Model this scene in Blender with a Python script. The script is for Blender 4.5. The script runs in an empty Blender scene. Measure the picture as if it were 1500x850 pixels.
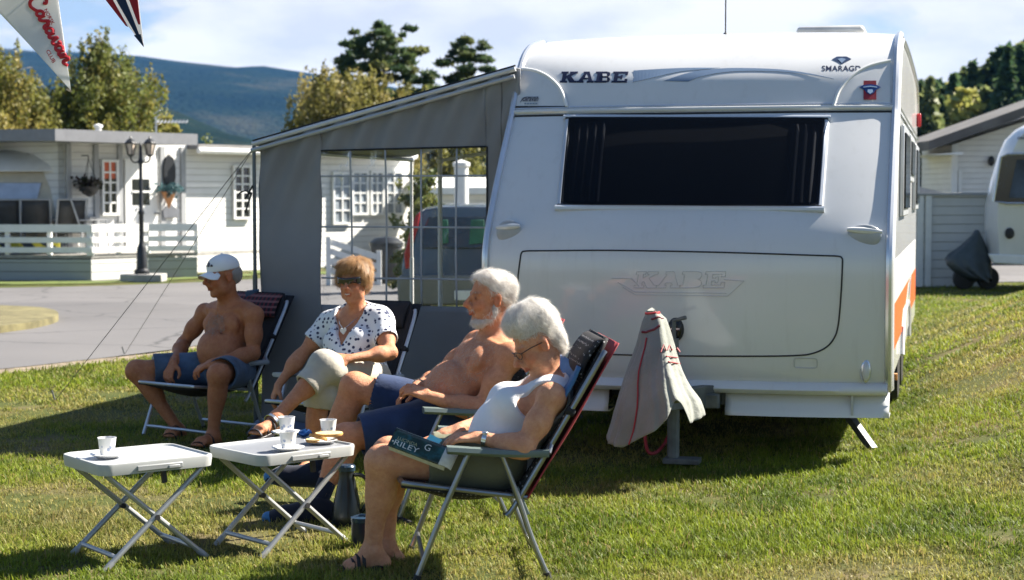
import bpy, bmesh, math, random
import numpy as np
from mathutils import Matrix, Vector, Euler
random.seed(7); RNG = np.random.default_rng(11)
SC = bpy.context.scene
COL = SC.collection
PI = math.pi
V = Vector
rad = math.radians

# ------------------------------------------------------------------ camera maths (photo is 1500 x 850)
FPX = 2500.0
CAMZ = 1.5
TH = math.atan(135.0 / FPX)
_F = V((0, math.cos(TH), -math.sin(TH))); _U = V((0, math.sin(TH), math.cos(TH))); _R = V((1, 0, 0))
CAM = V((0, 0, CAMZ))

def ray(px, py):
    return _F + _R * ((px - 750) / FPX) + _U * ((425 - py) / FPX)
def atY(px, py, Y):
    d = ray(px, py); return CAM + d * (Y / d.y)
def at(px, py, s, dy=0.0):
    return atY(px, py, FPX / s + dy)
def gnd(px, py, z=0.0):
    d = ray(px, py); return CAM + d * ((z - CAMZ) / d.z)
def proj(p):
    q = V(p) - CAM; c = q.dot(_F)
    return 750 + FPX * q.dot(_R) / c, 425 - FPX * q.dot(_U) / c

# ------------------------------------------------------------------ noise in numpy
_perm = np.random.default_rng(3).random((256, 256))
def vnoise(x, y, sc=1.0, ox=0.0):
    x = np.asarray(x, float) / sc + 100.3 + ox; y = np.asarray(y, float) / sc + 57.7 - ox
    xi = np.floor(x).astype(int); yi = np.floor(y).astype(int)
    fx = x - xi; fy = y - yi
    fx = fx * fx * (3 - 2 * fx); fy = fy * fy * (3 - 2 * fy)
    a = _perm[xi % 256, yi % 256]; b = _perm[(xi + 1) % 256, yi % 256]
    c = _perm[xi % 256, (yi + 1) % 256]; d = _perm[(xi + 1) % 256, (yi + 1) % 256]
    return (a * (1 - fx) + b * fx) * (1 - fy) + (c * (1 - fx) + d * fx) * fy
def fbm(x, y, sc=1.0, o=4, ox=0.0):
    t = 0; a = .5
    for i in range(o):
        t = t + a * vnoise(x, y, sc / 2 ** i, ox + 13.1 * i); a *= .5
    return t
def sstep(a, b, x):
    t = np.clip((x - a) / (b - a), 0, 1); return t * t * (3 - 2 * t)

# ------------------------------------------------------------------ materials
MATS = {}
def _mix(nt, fac, a, b, blend='MIX'):
    n = nt.nodes.new('ShaderNodeMix'); n.data_type = 'RGBA'; n.blend_type = blend
    for sock, val in ((n.inputs['Factor'], fac), (n.inputs['A'], a), (n.inputs['B'], b)):
        if hasattr(val, 'is_linked'): nt.links.new(val, sock)
        elif isinstance(val, (int, float)): sock.default_value = val
        else: sock.default_value = (*val[:3], 1)
    return n.outputs['Result']
def _noise(nt, scale, detail=4, rough=.55, coord='Object', dist=0):
    tc = nt.nodes.new('ShaderNodeTexCoord')
    n = nt.nodes.new('ShaderNodeTexNoise'); n.inputs['Scale'].default_value = scale
    n.inputs['Detail'].default_value = detail; n.inputs['Roughness'].default_value = rough
    n.inputs['Distortion'].default_value = dist
    nt.links.new(tc.outputs[coord], n.inputs['Vector'])
    return n.outputs['Fac']
def _ramp(nt, fac, stops):
    r = nt.nodes.new('ShaderNodeValToRGB')
    while len(r.color_ramp.elements) < len(stops): r.color_ramp.elements.new(.5)
    for e, (p, c) in zip(r.color_ramp.elements, stops):
        e.position = p; e.color = (*c[:3], 1) if hasattr(c, '__len__') else (c, c, c, 1)
    nt.links.new(fac, r.inputs['Fac']); return r.outputs['Color']
def _math(nt, op, a, b=0.0):
    n = nt.nodes.new('ShaderNodeMath'); n.operation = op
    for s, v in zip(n.inputs, (a, b)):
        if hasattr(v, 'is_linked'): nt.links.new(v, s)
        else: s.default_value = v
    return n.outputs[0]
def _bump(nt, h, strength, dist, bs):
    b = nt.nodes.new('ShaderNodeBump'); b.inputs['Strength'].default_value = strength
    b.inputs['Distance'].default_value = dist
    nt.links.new(h, b.inputs['Height']); nt.links.new(b.outputs['Normal'], bs.inputs['Normal'])
def newmat(name):
    m = bpy.data.materials.new(name); m.use_nodes = True; MATS[name] = m
    nt = m.node_tree; return m, nt, nt.nodes['Principled BSDF']
def mat(name, col, rough=.5, metal=0.0, var=.12, vs=6.0, bump=0.0, bs=60.0, bd=.002, spec=.5, dirt=0.0, sheen=0.0, coat=0.0):
    """plain material with real-world variation: a large and a fine noise over the base colour"""
    if name in MATS: return MATS[name]
    m, nt, b = newmat(name)
    c2 = tuple(max(0, c * (1 - var * 1.6)) for c in col); c1 = tuple(min(1, c * (1 + var * .7)) for c in col)
    n = _noise(nt, vs, 5)
    c = _ramp(nt, n, [(.3, c2), (.7, c1)])
    if dirt:
        d = _ramp(nt, _noise(nt, vs * .35, 8, .7), [(.52, 0.0), (.75, 1.0)])
        c = _mix(nt, _math(nt, 'MULTIPLY', d, dirt), c, tuple(x * .45 + .02 for x in col))
    nt.links.new(c, b.inputs['Base Color'])
    b.inputs['Roughness'].default_value = rough; b.inputs['Metallic'].default_value = metal
    b.inputs['Specular IOR Level'].default_value = spec
    if sheen: b.inputs['Sheen Weight'].default_value = sheen
    if coat: b.inputs['Coat Weight'].default_value = coat; b.inputs['Coat Roughness'].default_value = .06
    if bump: _bump(nt, _noise(nt, bs, 4), bump, bd, b)
    return m

# ------------------------------------------------------------------ mesh builder
def wm(o):
    m = o.matrix_basis.copy()
    if o.parent: m = wm(o.parent) @ o.matrix_parent_inverse @ m
    return m
def link(o, parent=None):
    COL.objects.link(o)
    if parent is not None:
        o.parent = parent; o.matrix_parent_inverse = wm(parent).inverted()
    return o
class MB:
    def __init__(s): s.v = []; s.f = []; s.m = []
    def add(s, vs, fs, mi=0):
        b = len(s.v); s.v += [tuple(v) for v in vs]
        s.f += [tuple(i + b for i in f) for f in fs]; s.m += [mi] * len(fs); return s
    def box(s, c, size, R=None, mi=0):
        x, y, z = (k / 2 for k in size); R = R or Matrix.Identity(3); c = V(c)
        vs = [c + R @ V((a * x, b * y, d * z)) for a in (-1, 1) for b in (-1, 1) for d in (-1, 1)]
        return s.add(vs, [(0, 1, 3, 2), (4, 6, 7, 5), (0, 4, 5, 1), (2, 3, 7, 6), (0, 2, 6, 4), (1, 5, 7, 3)], mi)
    def bar(s, a, b, w, h, up=(0, 0, 1), mi=0):
        a = V(a); b = V(b); d = b - a; y = d.normalized(); up = V(up)
        if abs(up.dot(y)) > .98: up = V((1, 0, 0))
        x = y.cross(up).normalized(); z = x.cross(y)
        return s.box((a + b) / 2, (w, d.length, h), Matrix((x, y, z)).transposed(), mi)
    def tube(s, pts, r, n=10, caps=True, closed=False, mi=0, flat=1.0):
        pts = [V(p) for p in pts]; N = len(pts); rs = r if hasattr(r, '__len__') else [r] * N
        tans = []
        for i in range(N):
            a = pts[(i - 1) % N] if (closed or i) else pts[0]; b = pts[(i + 1) % N] if (closed or i < N - 1) else pts[-1]
            t = (b - a); tans.append(t.normalized() if t.length > 1e-9 else V((0, 0, 1)))
        t0 = tans[0]; nrm = t0.cross(V((0, 0, 1)))
        if nrm.length < .05: nrm = t0.cross(V((1, 0, 0)))
        nrm.normalize(); vs = []
        for i in range(N):
            t = tans[i]; nrm = (nrm - t * nrm.dot(t)); nrm.normalize(); bi = t.cross(nrm)
            for k in range(n):
                a = 2 * PI * k / n; vs.append(pts[i] + (nrm * math.cos(a) * flat + bi * math.sin(a)) * rs[i])
        fs = []
        M = N if closed else N - 1
        for i in range(M):
            j = (i + 1) % N
            for k in range(n):
                l = (k + 1) % n; fs.append((i * n + k, i * n + l, j * n + l, j * n + k))
        if caps and not closed:
            fs.append(tuple(range(n - 1, -1, -1))); fs.append(tuple((N - 1) * n + k for k in range(n)))
        return s.add(vs, fs, mi)
    def lathe(s, prof, o=(0, 0, 0), n=24, M=None, mi=0):
        o = V(o); vs = []; fs = []
        for r, z in prof:
            for k in range(n):
                a = 2 * PI * k / n; p = V((r * math.cos(a), r * math.sin(a), z))
                vs.append(o + (M @ p if M else p))
        for i in range(len(prof) - 1):
            for k in range(n):
                l = (k + 1) % n; fs.append((i * n + k, i * n + l, (i + 1) * n + l, (i + 1) * n + k))
        if prof[0][0] > 1e-4: fs.append(tuple(range(n - 1, -1, -1)))
        if prof[-1][0] > 1e-4: fs.append(tuple((len(prof) - 1) * n + k for k in range(n)))
        return s.add(vs, fs, mi)
    def prism(s, poly, off, mi=0):
        off = V(off); n = len(poly); a = [V(p) for p in poly]; b = [p + off for p in a]
        fs = [tuple(range(n)), tuple(range(2 * n - 1, n - 1, -1))]
        fs += [(i, i + n, (i + 1) % n + n, (i + 1) % n) for i in range(n)]
        return s.add(a + b, fs, mi)
    def ell(s, c, r, R=None, nu=16, nv=10, mi=0):
        c = V(c); R = R or Matrix.Identity(3); vs = []; fs = []
        if not hasattr(r, '__len__'): r = (r, r, r)
        for j in range(nv + 1):
            p = PI * j / nv - PI / 2
            for k in range(nu):
                a = 2 * PI * k / nu
                vs.append(c + R @ V((r[0] * math.cos(p) * math.cos(a), r[1] * math.cos(p) * math.sin(a), r[2] * math.sin(p))))
        for j in range(nv):
            for k in range(nu):
                l = (k + 1) % nu; fs.append((j * nu + k, j * nu + l, (j + 1) * nu + l, (j + 1) * nu + k))
        return s.add(vs, fs, mi)
    def grid(s, rows, mi=0, flip=False):
        nr = len(rows); nc = len(rows[0]); vs = [p for r in rows for p in r]; fs = []
        for i in range(nr - 1):
            for j in range(nc - 1):
                q = (i * nc + j, i * nc + j + 1, (i + 1) * nc + j + 1, (i + 1) * nc + j)
                fs.append(q[::-1] if flip else q)
        return s.add(vs, fs, mi)
    def build(s, name, m, parent=None, smooth=35, bevel=0, solid=0, sub=0, off=0.0):
        me = bpy.data.meshes.new(name); me.from_pydata(s.v, [], s.f)
        ms = m if isinstance(m, (list, tuple)) else [m]
        for k in ms: me.materials.append(k)
        if len(ms) > 1: me.polygons.foreach_set('material_index', s.m)
        if smooth:
            me.polygons.foreach_set('use_smooth', [True] * len(me.polygons))
            me.set_sharp_from_angle(angle=rad(smooth))
        me.update()
        bm = bmesh.new(); bm.from_mesh(me); bmesh.ops.remove_doubles(bm, verts=bm.verts, dist=1e-6)
        if not solid: bmesh.ops.recalc_face_normals(bm, faces=bm.faces)
        bm.to_mesh(me); bm.free()
        o = bpy.data.objects.new(name, me); link(o, parent)
        if sub:
            md = o.modifiers.new('sub', 'SUBSURF'); md.levels = md.render_levels = sub
        if solid:
            md = o.modifiers.new('thick', 'SOLIDIFY'); md.thickness = solid; md.offset = off
        if bevel:
            md = o.modifiers.new('bevel', 'BEVEL'); md.width = bevel; md.segments = 2; md.limit_method = 'ANGLE'; md.angle_limit = rad(40)
            md.harden_normals = False
        return o
def npmesh(name, verts, faces, m, parent=None, smooth=True, cols=None):
    """fast mesh from numpy arrays; faces (n,3) or (n,4); cols (nverts,3) -> 'Col'"""
    me = bpy.data.meshes.new(name); nv = len(verts); nf, k = faces.shape
    me.vertices.add(nv); me.vertices.foreach_set('co', np.ascontiguousarray(verts, dtype=np.float32).ravel())
    me.loops.add(nf * k); me.loops.foreach_set('vertex_index', np.ascontiguousarray(faces, dtype=np.int32).ravel())
    me.polygons.add(nf); me.polygons.foreach_set('loop_start', np.arange(0, nf * k, k, dtype=np.int32))
    me.polygons.foreach_set('loop_total', np.full(nf, k, dtype=np.int32))
    if smooth: me.polygons.foreach_set('use_smooth', np.ones(nf, dtype=bool))
    me.update(calc_edges=True); me.validate()
    if cols is not None:
        a = me.color_attributes.new('Col', 'FLOAT_COLOR', 'POINT')
        c = np.ones((nv, 4), np.float32); c[:, :3] = cols; a.data.foreach_set('color', c.ravel())
    me.materials.append(m)
    o = bpy.data.objects.new(name, me); link(o, parent); return o
def tag(o, label=None, cat=None, group=None, kind=None):
    if label: o['label'] = label
    if cat: o['category'] = cat
    if group: o['group'] = group
    if kind: o['kind'] = kind
    return o
def empty(name, loc=(0, 0, 0), label=None, cat=None, group=None, rz=0.0):
    o = bpy.data.objects.new(name, None); COL.objects.link(o); o.location = loc; o.rotation_euler.z = rz
    o.empty_display_size = .1
    return tag(o, label, cat, group)
def copy_tree(o, parent=None):
    c = o.copy(); COL.objects.link(c)
    if parent is not None: c.parent = parent
    for ch in [x for x in bpy.data.objects if x.parent == o]: copy_tree(ch, c)
    return c
def catmull(pts, n=6, closed=False):
    pts = [V(p) for p in pts]; out = []; N = len(pts)
    rng = range(N) if closed else range(N - 1)
    for i in rng:
        g = (lambda k: pts[k % N]) if closed else (lambda k: pts[max(0, min(N - 1, k))])
        p0, p1, p2, p3 = g(i - 1), g(i), g(i + 1), g(i + 2)
        for j in range(n):
            t = j / n
            out.append(.5 * ((2 * p1) + (p2 - p0) * t + (2 * p0 - 5 * p1 + 4 * p2 - p3) * t * t + (3 * p1 - p0 - 3 * p2 + p3) * t ** 3))
    if not closed: out.append(pts[-1])
    return out
def rrect(w, h, r, n=6):
    """rounded rectangle outline centred on 0, as 2-D points, counter-clockwise"""
    out = []
    for cx, cy, a0 in ((w / 2 - r, h / 2 - r, 0), (-w / 2 + r, h / 2 - r, 90), (-w / 2 + r, -h / 2 + r, 180), (w / 2 - r, -h / 2 + r, 270)):
        for i in range(n + 1):
            a = rad(a0 + 90 * i / n); out.append((cx + r * math.cos(a), cy + r * math.sin(a)))
    return out
def text2d(txt, size=1.0, bold=0.0, shear=0.0, spacing=1.0):
    cu = bpy.data.curves.new('lettering', 'FONT'); cu.body = txt; cu.size = size; cu.offset = bold; cu.shear = shear
    cu.space_character = spacing; cu.align_x = 'CENTER'; cu.align_y = 'CENTER'; cu.resolution_u = 4
    o = bpy.data.objects.new('lettering', cu); COL.objects.link(o)
    bpy.context.view_layer.update()
    me = bpy.data.meshes.new_from_object(o.evaluated_get(bpy.context.evaluated_depsgraph_get()))
    vs = [(v.co.x, v.co.y) for v in me.vertices]; fs = [tuple(p.vertices) for p in me.polygons]
    bpy.data.objects.remove(o); bpy.data.curves.remove(cu); bpy.data.meshes.remove(me)
    return vs, fs
def fit2d(vs, x0, x1, y0, y1):
    ax = min(v[0] for v in vs); bx = max(v[0] for v in vs); ay = min(v[1] for v in vs); by = max(v[1] for v in vs)
    return [(x0 + (v[0] - ax) / (bx - ax) * (x1 - x0), y0 + (v[1] - ay) / (by - ay) * (y1 - y0)) for v in vs]
# ------------------------------------------------------------------ camera, sun, sky
cd = bpy.data.cameras.new('camera'); cam = bpy.data.objects.new('camera', cd); COL.objects.link(cam)
cam.location = CAM; cam.rotation_euler = (PI / 2 - TH, 0, 0)
cd.sensor_width = 36; cd.lens = 36 * FPX / 1500; cd.clip_start = .1; cd.clip_end = 20000
cd.dof.use_dof = True; cd.dof.focus_distance = 7.9; cd.dof.aperture_fstop = 4.0; cd.dof.aperture_blades = 9
SC.camera = cam
SUN_A, SUN_B = 1.03, .46                     # shadow of a 1 m post: 1.05 m to the left, .72 m towards us
sun_dir = V((SUN_A, SUN_B, 1)).normalized()
EL = math.asin(sun_dir.z); AZ = math.atan2(sun_dir.x, sun_dir.y)
sl = bpy.data.lights.new('sun', 'SUN'); sl.energy = 5.0; sl.angle = rad(.53); sl.color = (1, .93, .82)
so = bpy.data.objects.new('sun', sl); COL.objects.link(so); so.rotation_euler = sun_dir.to_track_quat('Z', 'Y').to_euler()
so.location = (20, 14, 20)
w = bpy.data.worlds.new('World'); SC.world = w; w.use_nodes = True; nt = w.node_tree
bg = nt.nodes['Background']
sky = nt.nodes.new('ShaderNodeTexSky'); sky.sky_type = 'NISHITA'; sky.sun_disc = False
sky.sun_elevation = EL; sky.sun_rotation = AZ; sky.air_density = 1.0; sky.dust_density = .8; sky.ozone_density = 2.0
tc = nt.nodes.new('ShaderNodeTexCoord'); mp = nt.nodes.new('ShaderNodeMapping')
mp.inputs['Scale'].default_value = (1, 1, 2.6); mp.inputs['Location'].default_value = (.43, .1, .37)
nt.links.new(tc.outputs['Generated'], mp.inputs['Vector'])
n1 = nt.nodes.new('ShaderNodeTexNoise'); n1.inputs['Scale'].default_value = 6.8; n1.inputs['Detail'].default_value = 9
n1.inputs['Roughness'].default_value = .56; n1.inputs['Distortion'].default_value = .25
nt.links.new(mp.outputs[0], n1.inputs['Vector'])
sx_ = nt.nodes.new('ShaderNodeSeparateXYZ'); nt.links.new(tc.outputs['Generated'], sx_.inputs[0])
bias = _ramp(nt, _math(nt, 'ADD', _math(nt, 'MULTIPLY', sx_.outputs['X'], 1.0), .5), [(.30, .04), (.42, .03), (.48, .12), (.55, .24)])   # the bank thickens to the right
cl = _ramp(nt, _math(nt, 'ADD', n1.outputs['Fac'], bias), [(.49, 0.0), (.58, 1.0)])
n2 = nt.nodes.new('ShaderNodeTexNoise'); n2.inputs['Scale'].default_value = 9; n2.inputs['Detail'].default_value = 6
nt.links.new(mp.outputs[0], n2.inputs['Vector'])
cc = _ramp(nt, n2.outputs['Fac'], [(.35, (5.0, 5.15, 5.35)), (.56, (6.9, 6.8, 6.6))])
# thin veil everywhere, so the open sky is pale
sz = nt.nodes.new('ShaderNodeSeparateXYZ'); nt.links.new(tc.outputs['Generated'], sz.inputs[0])
low = _ramp(nt, sz.outputs['Z'], [(.17, 1.0), (.34, .05)])          # the cloud bank stands low; overhead the sky is mostly clear
fwd = _ramp(nt, _math(nt, 'ADD', _math(nt, 'MULTIPLY', sz.outputs['Y'], .5), .5), [(.42, .0), (.62, 1.0)])   # clear sky behind us
low = _math(nt, 'MULTIPLY', low, fwd)
veil = _mix(nt, _math(nt, 'MULTIPLY', low, .55), _mix(nt, 1.0, sky.outputs['Color'], (.76, .79, .84), 'MULTIPLY'), (3.6, 4.5, 5.7))
c = _mix(nt, _math(nt, 'MULTIPLY', cl, low), veil, cc)
nt.links.new(c, bg.inputs['Color']); bg.inputs['Strength'].default_value = .05
SC.view_settings.view_transform = 'Standard'; SC.view_settings.look = 'None'
SC.view_settings.gamma = 1; SC.view_settings.exposure = 1.75; SC.view_settings.use_curve_mapping = False
SC.cycles.use_denoising = True
SC.cycles.max_bounces = 8; SC.cycles.transparent_max_bounces = 24
# ------------------------------------------------------------------ ground
def hgt(x, y):
    x = np.asarray(x, float); y = np.asarray(y, float)
    t = x - (1.98 + .252 * (y - 9.5)) + .12 * (vnoise(x, y, 1.1) - .5)
    b = np.minimum(.21 * (t + np.sqrt(t * t + .06)), 1.15 + .02 * t) * sstep(5.5, 13.5, y) * (1 - sstep(16.5, 25, y))
    b = b * sstep(-.5, .35, t)
    u = .03 * (fbm(x, y, 1.7, 3) - .45) + .015 * (fbm(x, y, .5, 2) - .4)
    near = (1 - sstep(16, 22, y)) * (1 - .9 * sstep(-9, -2.2, -x) * 0)
    return b + u * near * sstep(-3, 0, y)
def roadmask(x, y):
    return road_near(x) < y
def road_near(x):
    return np.interp(x, [-30, -4.8, -3.4, -2.5, -1.2, .2, 4, 12], [12.5, 14.3, 16.4, 19.4, 24.2, 26.4, 29, 31])
m, nt, b = newmat('lawn_soil')
n = _noise(nt, 1.3, 6); c = _ramp(nt, n, [(.35, (.055, .075, .018)), (.52, (.085, .095, .025)), (.68, (.17, .13, .07))])
c = _mix(nt, _ramp(nt, _noise(nt, 55, 5), [(.35, 0.0), (.7, 1.0)]), c, _mix(nt, .5, c, (.03, .035, .01)))
nt.links.new(c, b.inputs['Base Color']); b.inputs['Roughness'].default_value = .95; b.inputs['Specular IOR Level'].default_value = .15
_bump(nt, _noise(nt, 90, 4), .5, .02, b)
def axis(a, b, fine0, fine1, nf, ng):
    return np.unique(np.concatenate([np.linspace(fine0, fine1, nf), fine1 + (b - fine1) * np.linspace(0, 1, ng) ** 3, fine0 + (a - fine0) * np.linspace(0, 1, ng) ** 3]))
gx = axis(-4400, 4400, -6, 9, 150, 26); gy = axis(-60, 5400, 3, 26, 190, 26)
GX, GY = np.meshgrid(gx, gy); GZ = hgt(GX, GY)
vs = np.stack([GX.ravel(), GY.ravel(), GZ.ravel()], 1); nx = len(gx)
ii = (np.arange(len(gy) - 1)[:, None] * nx + np.arange(nx - 1)).ravel()
g = npmesh('ground', vs, np.stack([ii, ii + 1, ii + nx + 1, ii + nx], 1), MATS['lawn_soil']); tag(g, kind='structure')

# road: one asphalt sheet with a dusty verge, and a small dry traffic island
m, nt, b = newmat('asphalt')
c = _ramp(nt, _noise(nt, .35, 5), [(.35, (.095, .092, .096)), (.65, (.125, .12, .122))])
c = _mix(nt, _ramp(nt, _noise(nt, 160, 2), [(.4, 0.0), (.6, .5)]), c, (.17, .165, .16))
c = _mix(nt, _ramp(nt, _noise(nt, .12, 3, .5), [(.50, 0.0), (.53, .35)]), c, (.07, .068, .07))          # older, darker patches
vo_ = nt.nodes.new('ShaderNodeTexVoronoi'); vo_.feature = 'DISTANCE_TO_EDGE'; vo_.inputs['Scale'].default_value = .55; tcr = nt.nodes.new('ShaderNodeTexCoord'); nz = nt.nodes.new('ShaderNodeTexNoise'); nz.inputs['Scale'].default_value = 2.0; nt.links.new(tcr.outputs['Object'], nz.inputs['Vector'])
mxv = nt.nodes.new('ShaderNodeMix'); mxv.data_type = 'VECTOR'; mxv.inputs['Factor'].default_value = .25; nt.links.new(tcr.outputs['Object'], mxv.inputs['A']); nt.links.new(nz.outputs['Color'], mxv.inputs['B']); nt.links.new(mxv.outputs['Result'], vo_.inputs['Vector'])
c = _mix(nt, _ramp(nt, vo_.outputs['Distance'], [(.0, .8), (.012, 0.0)]), c, (.035, .035, .036))          # cracks
nt.links.new(c, b.inputs['Base Color']); b.inputs['Roughness'].default_value = .85; _bump(nt, _noise(nt, 220, 2), .4, .004, b)
xs = np.linspace(-30, 14, 90)
far = np.interp(xs, [-30, -9, -7, -5, -3.6, -2, 14], [27.6, 28.0, 28.8, 30.6, 34.5, 37, 40])
R = MB(); R.grid([[(x, road_near(x) + (f_ - road_near(x)) * t + (.25 * (vnoise(x, 0, .6) - .5) if t == 0 else 0), .012) for x, f_ in zip(xs, far)] for t in (0, .2, .4, .6, .8, 1)])
tag(R.build('road', MATS['asphalt'], smooth=0), kind='structure')
m = mat('verge_gravel', (.25, .2, .14), .95, var=.35, vs=9, bump=.6, bs=120, bd=.01)
R = MB(); R.grid([[(x, road_near(x) - .55 + .6 * t + (.5 * (fbm(x, 3 * t, .9, 3) - .5) if t == 0 else 0), .008 - .004 * (t == 0)) for x in np.linspace(-12, 3, 140)] for t in (0, 1)])
tag(R.build('gravel_verge', m, smooth=0), kind='structure')
isl = [gnd(x, y) for x, y in ((-120, 455), (20, 458), (70, 462), (86, 470), (70, 478), (20, 487), (-120, 500))]
cp = catmull(isl, 5, True); R = MB(); R.prism([(p.x, p.y, .09) for p in cp], (0, 0, -.09))
tag(R.build('traffic_island', mat('dry_turf', (.17, .15, .07), .95, var=.3, vs=5, bump=.6, bs=60, bd=.02)), kind='structure')

# ------------------------------------------------------------------ lawn blades
m, nt, b = newmat('grass_blade')
at_ = nt.nodes.new('ShaderNodeAttribute'); at_.attribute_name = 'Col'
nt.links.new(at_.outputs['Color'], b.inputs['Base Color']); b.inputs['Roughness'].default_value = .55
b.inputs['Specular IOR Level'].default_value = .25
tr = nt.nodes.new('ShaderNodeBsdfTranslucent'); nt.links.new(at_.outputs['Color'], tr.inputs['Color'])
mx = nt.nodes.new('ShaderNodeMixShader'); mx.inputs[0].default_value = .45
nt.links.new(b.outputs[0], mx.inputs[1]); nt.links.new(tr.outputs[0], mx.inputs[2])
nt.links.new(mx.outputs[0], nt.nodes['Material Output'].inputs['Surface'])
def blades(n, y0, y1, x_half, hmin, hmax, wid, power, seed):
    r = np.random.default_rng(seed)
    u = r.random(n); y = (y0 ** power + u * (y1 ** power - y0 ** power)) ** (1 / power)
    x = (r.random(n) * 2 - 1) * (x_half(y))
    # tufts
    tx = r.normal(0, 1, n) * .02; ty = r.normal(0, 1, n) * .02
    cell = .11; q = r.random(n) < .55
    cx = (np.floor(x / cell) + .5 + .8 * (_perm[np.floor(x / cell).astype(int) % 256, np.floor(y / cell).astype(int) % 256] - .5)) * cell
    cy = (np.floor(y / cell) + .5 + .8 * (_perm[(np.floor(x / cell).astype(int) + 77) % 256, np.floor(y / cell).astype(int) % 256] - .5)) * cell
    x = np.where(q, cx + tx * 1.3, x); y = np.where(q, cy + ty * 1.3, y)
    dry = fbm(x, y, .9, 4, 5.0); dens = fbm(x, y, .55, 3, 40.0)
    keep = (y < road_near(x) - .35 + .5 * (vnoise(x, y, .4) - .5)) & (r.random(n) < np.clip(1.45 - 2.2 * np.clip(dry - .46, 0, 1) * 2.2, .22, 1)) & (dens > .17 + .18 * r.random(n))
    x, y, dry, dens = x[keep], y[keep], dry[keep], dens[keep]; n = len(x)
    h = (hmin + (hmax - hmin) * r.random(n) ** 1.6) * (.55 + .9 * dens) * np.clip(1.25 - (dry - .4), .6, 1.3)
    a = r.random(n) * 2 * PI; lean = r.random(n) ** .7 * 1.05
    dx = np.cos(a); dy = np.sin(a); px = -np.sin(a); py = np.cos(a); w_ = wid * (.6 + .8 * r.random(n))
    z = hgt(x, y) - .004
    broad = r.random(n) < .05 + .25 * sstep(.55, .7, fbm(x, y, .28, 2, 70.)); w_ = np.where(broad, w_ * 3.0, w_); h = np.where(broad, h * .65, h)
    def P(t, ww, bend):
        ox = dx * h * bend; oy = dy * h * bend; oz = h * t
        return np.stack([x + ox + px * ww, y + oy + py * ww, z + oz], 1), np.stack([x + ox - px * ww, y + oy - py * ww, z + oz], 1)
    a0, a1 = P(0, w_ * .5, 0); b0, b1 = P(.55 * (1 - .25 * lean), w_ * .45, lean * .3); c0, c1 = P(1 - .4 * lean, w_ * .06, lean * .95)
    vs = np.stack([a0, a1, b1, b0, c1, c0], 1).reshape(-1, 3)
    k = np.arange(n) * 6
    f = np.concatenate([np.stack([k, k + 1, k + 2, k + 3], 1), np.stack([k + 3, k + 2, k + 4, k + 5], 1)])
    g1 = np.array([.135, .205, .016]); g2 = np.array([.27, .31, .032]); g3 = np.array([.075, .125, .014]); br = np.array([.38, .29, .12])
    t = r.random(n)[:, None]; col = g1 * (1 - t) + g2 * t
    k3 = np.clip((fbm(x, y, .35, 3, 9.) - .40) * 4.5, 0, 1)[:, None]; col = col * (1 - .75 * k3) + g3 * .75 * k3
    dd = np.clip((dry - .43) * 4 + (r.random(n) - .5) * .9, 0, 1)[:, None]; col = col * (1 - dd * .6) + br * dd * .6
    col = np.where((r.random(n) < .05)[:, None], br, col); col *= (.75 + .5 * r.random(n))[:, None]
    return vs, f, np.repeat(col, 6, 0)
parts = [blades(500000, 6.0, 12.5, lambda y: .36 * y + .5, .012, .048, .0042, -.2, 1),
         blades(340000, 12, 30, lambda y: .36 * y + .6, .02, .055, .008, -.2, 2)]
off = 0; A = []; B = []; Cc = []
for v_, f_, c_ in parts: A.append(v_); B.append(f_ + off); Cc.append(c_); off += len(v_)
gr = npmesh('lawn_grass', np.concatenate(A), np.concatenate(B), MATS['grass_blade'], smooth=False, cols=np.concatenate(Cc))
tag(gr, 'short sunlit green and yellowish grass covering the lawn', 'grass', kind='stuff')

# ------------------------------------------------------------------ mountains far away
m, nt, b = newmat('mountain_forest')
c = _ramp(nt, _noise(nt, .004, 9, .68), [(.34, (.006, .012, .008)), (.52, (.012, .021, .012)), (.70, (.05, .05, .03))])
nt.links.new(c, b.inputs['Base Color']); b.inputs['Roughness'].default_value = 1; b.inputs['Specular IOR Level'].default_value = 0
_bump(nt, _noise(nt, .08, 5), 1, 12, b)
def ridge(name, Y0, depth, prof, rough, n=220, m_=40, seed=0.):
    xs = np.linspace(prof[0][0], prof[-1][0], n); pz = np.interp(xs, [p[0] for p in prof], [p[1] for p in prof])
    rows = []
    for j in range(m_):
        t = j / (m_ - 1); prf = math.sin(min(1, t * 1.25) * PI / 2) if t < .8 else 1 - ((t - .8) / .2) ** 2 * .5
        yy = Y0 - depth + depth * 1.25 * t
        z = pz * prf * (1 + rough * (fbm(xs, np.full(n, yy), 420, 5, seed) - .48) * (1 - t * .55))
        rows.append(list(zip(xs, np.full(n, yy), z - 2)))
    mb = MB(); mb.grid(rows); o = mb.build(name, MATS['mountain_forest'], smooth=180); tag(o, kind='structure')
def mp_(px, py, Y): p = atY(px, py, Y); return (p.x, p.z)
ridge('mountain', 4200, 2300, [mp_(x, y, 4200) for x, y in ((-1200, 120), (-300, 70), (45, 84), (130, 92), (200, 93), (270, 97), (330, 105), (400, 112), (430, 110), (520, 124), (700, 150), (900, 190), (1300, 230), (2200, 260))], .16)
ridge('wooded_hill', 1500, 900, [mp_(x, y, 1500) for x, y in ((-900, 150), (0, 140), (100, 135), (200, 138), (260, 162), (330, 192), (420, 212), (560, 232), (700, 250), (1000, 262), (1600, 262))], .25, seed=7.)
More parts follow.
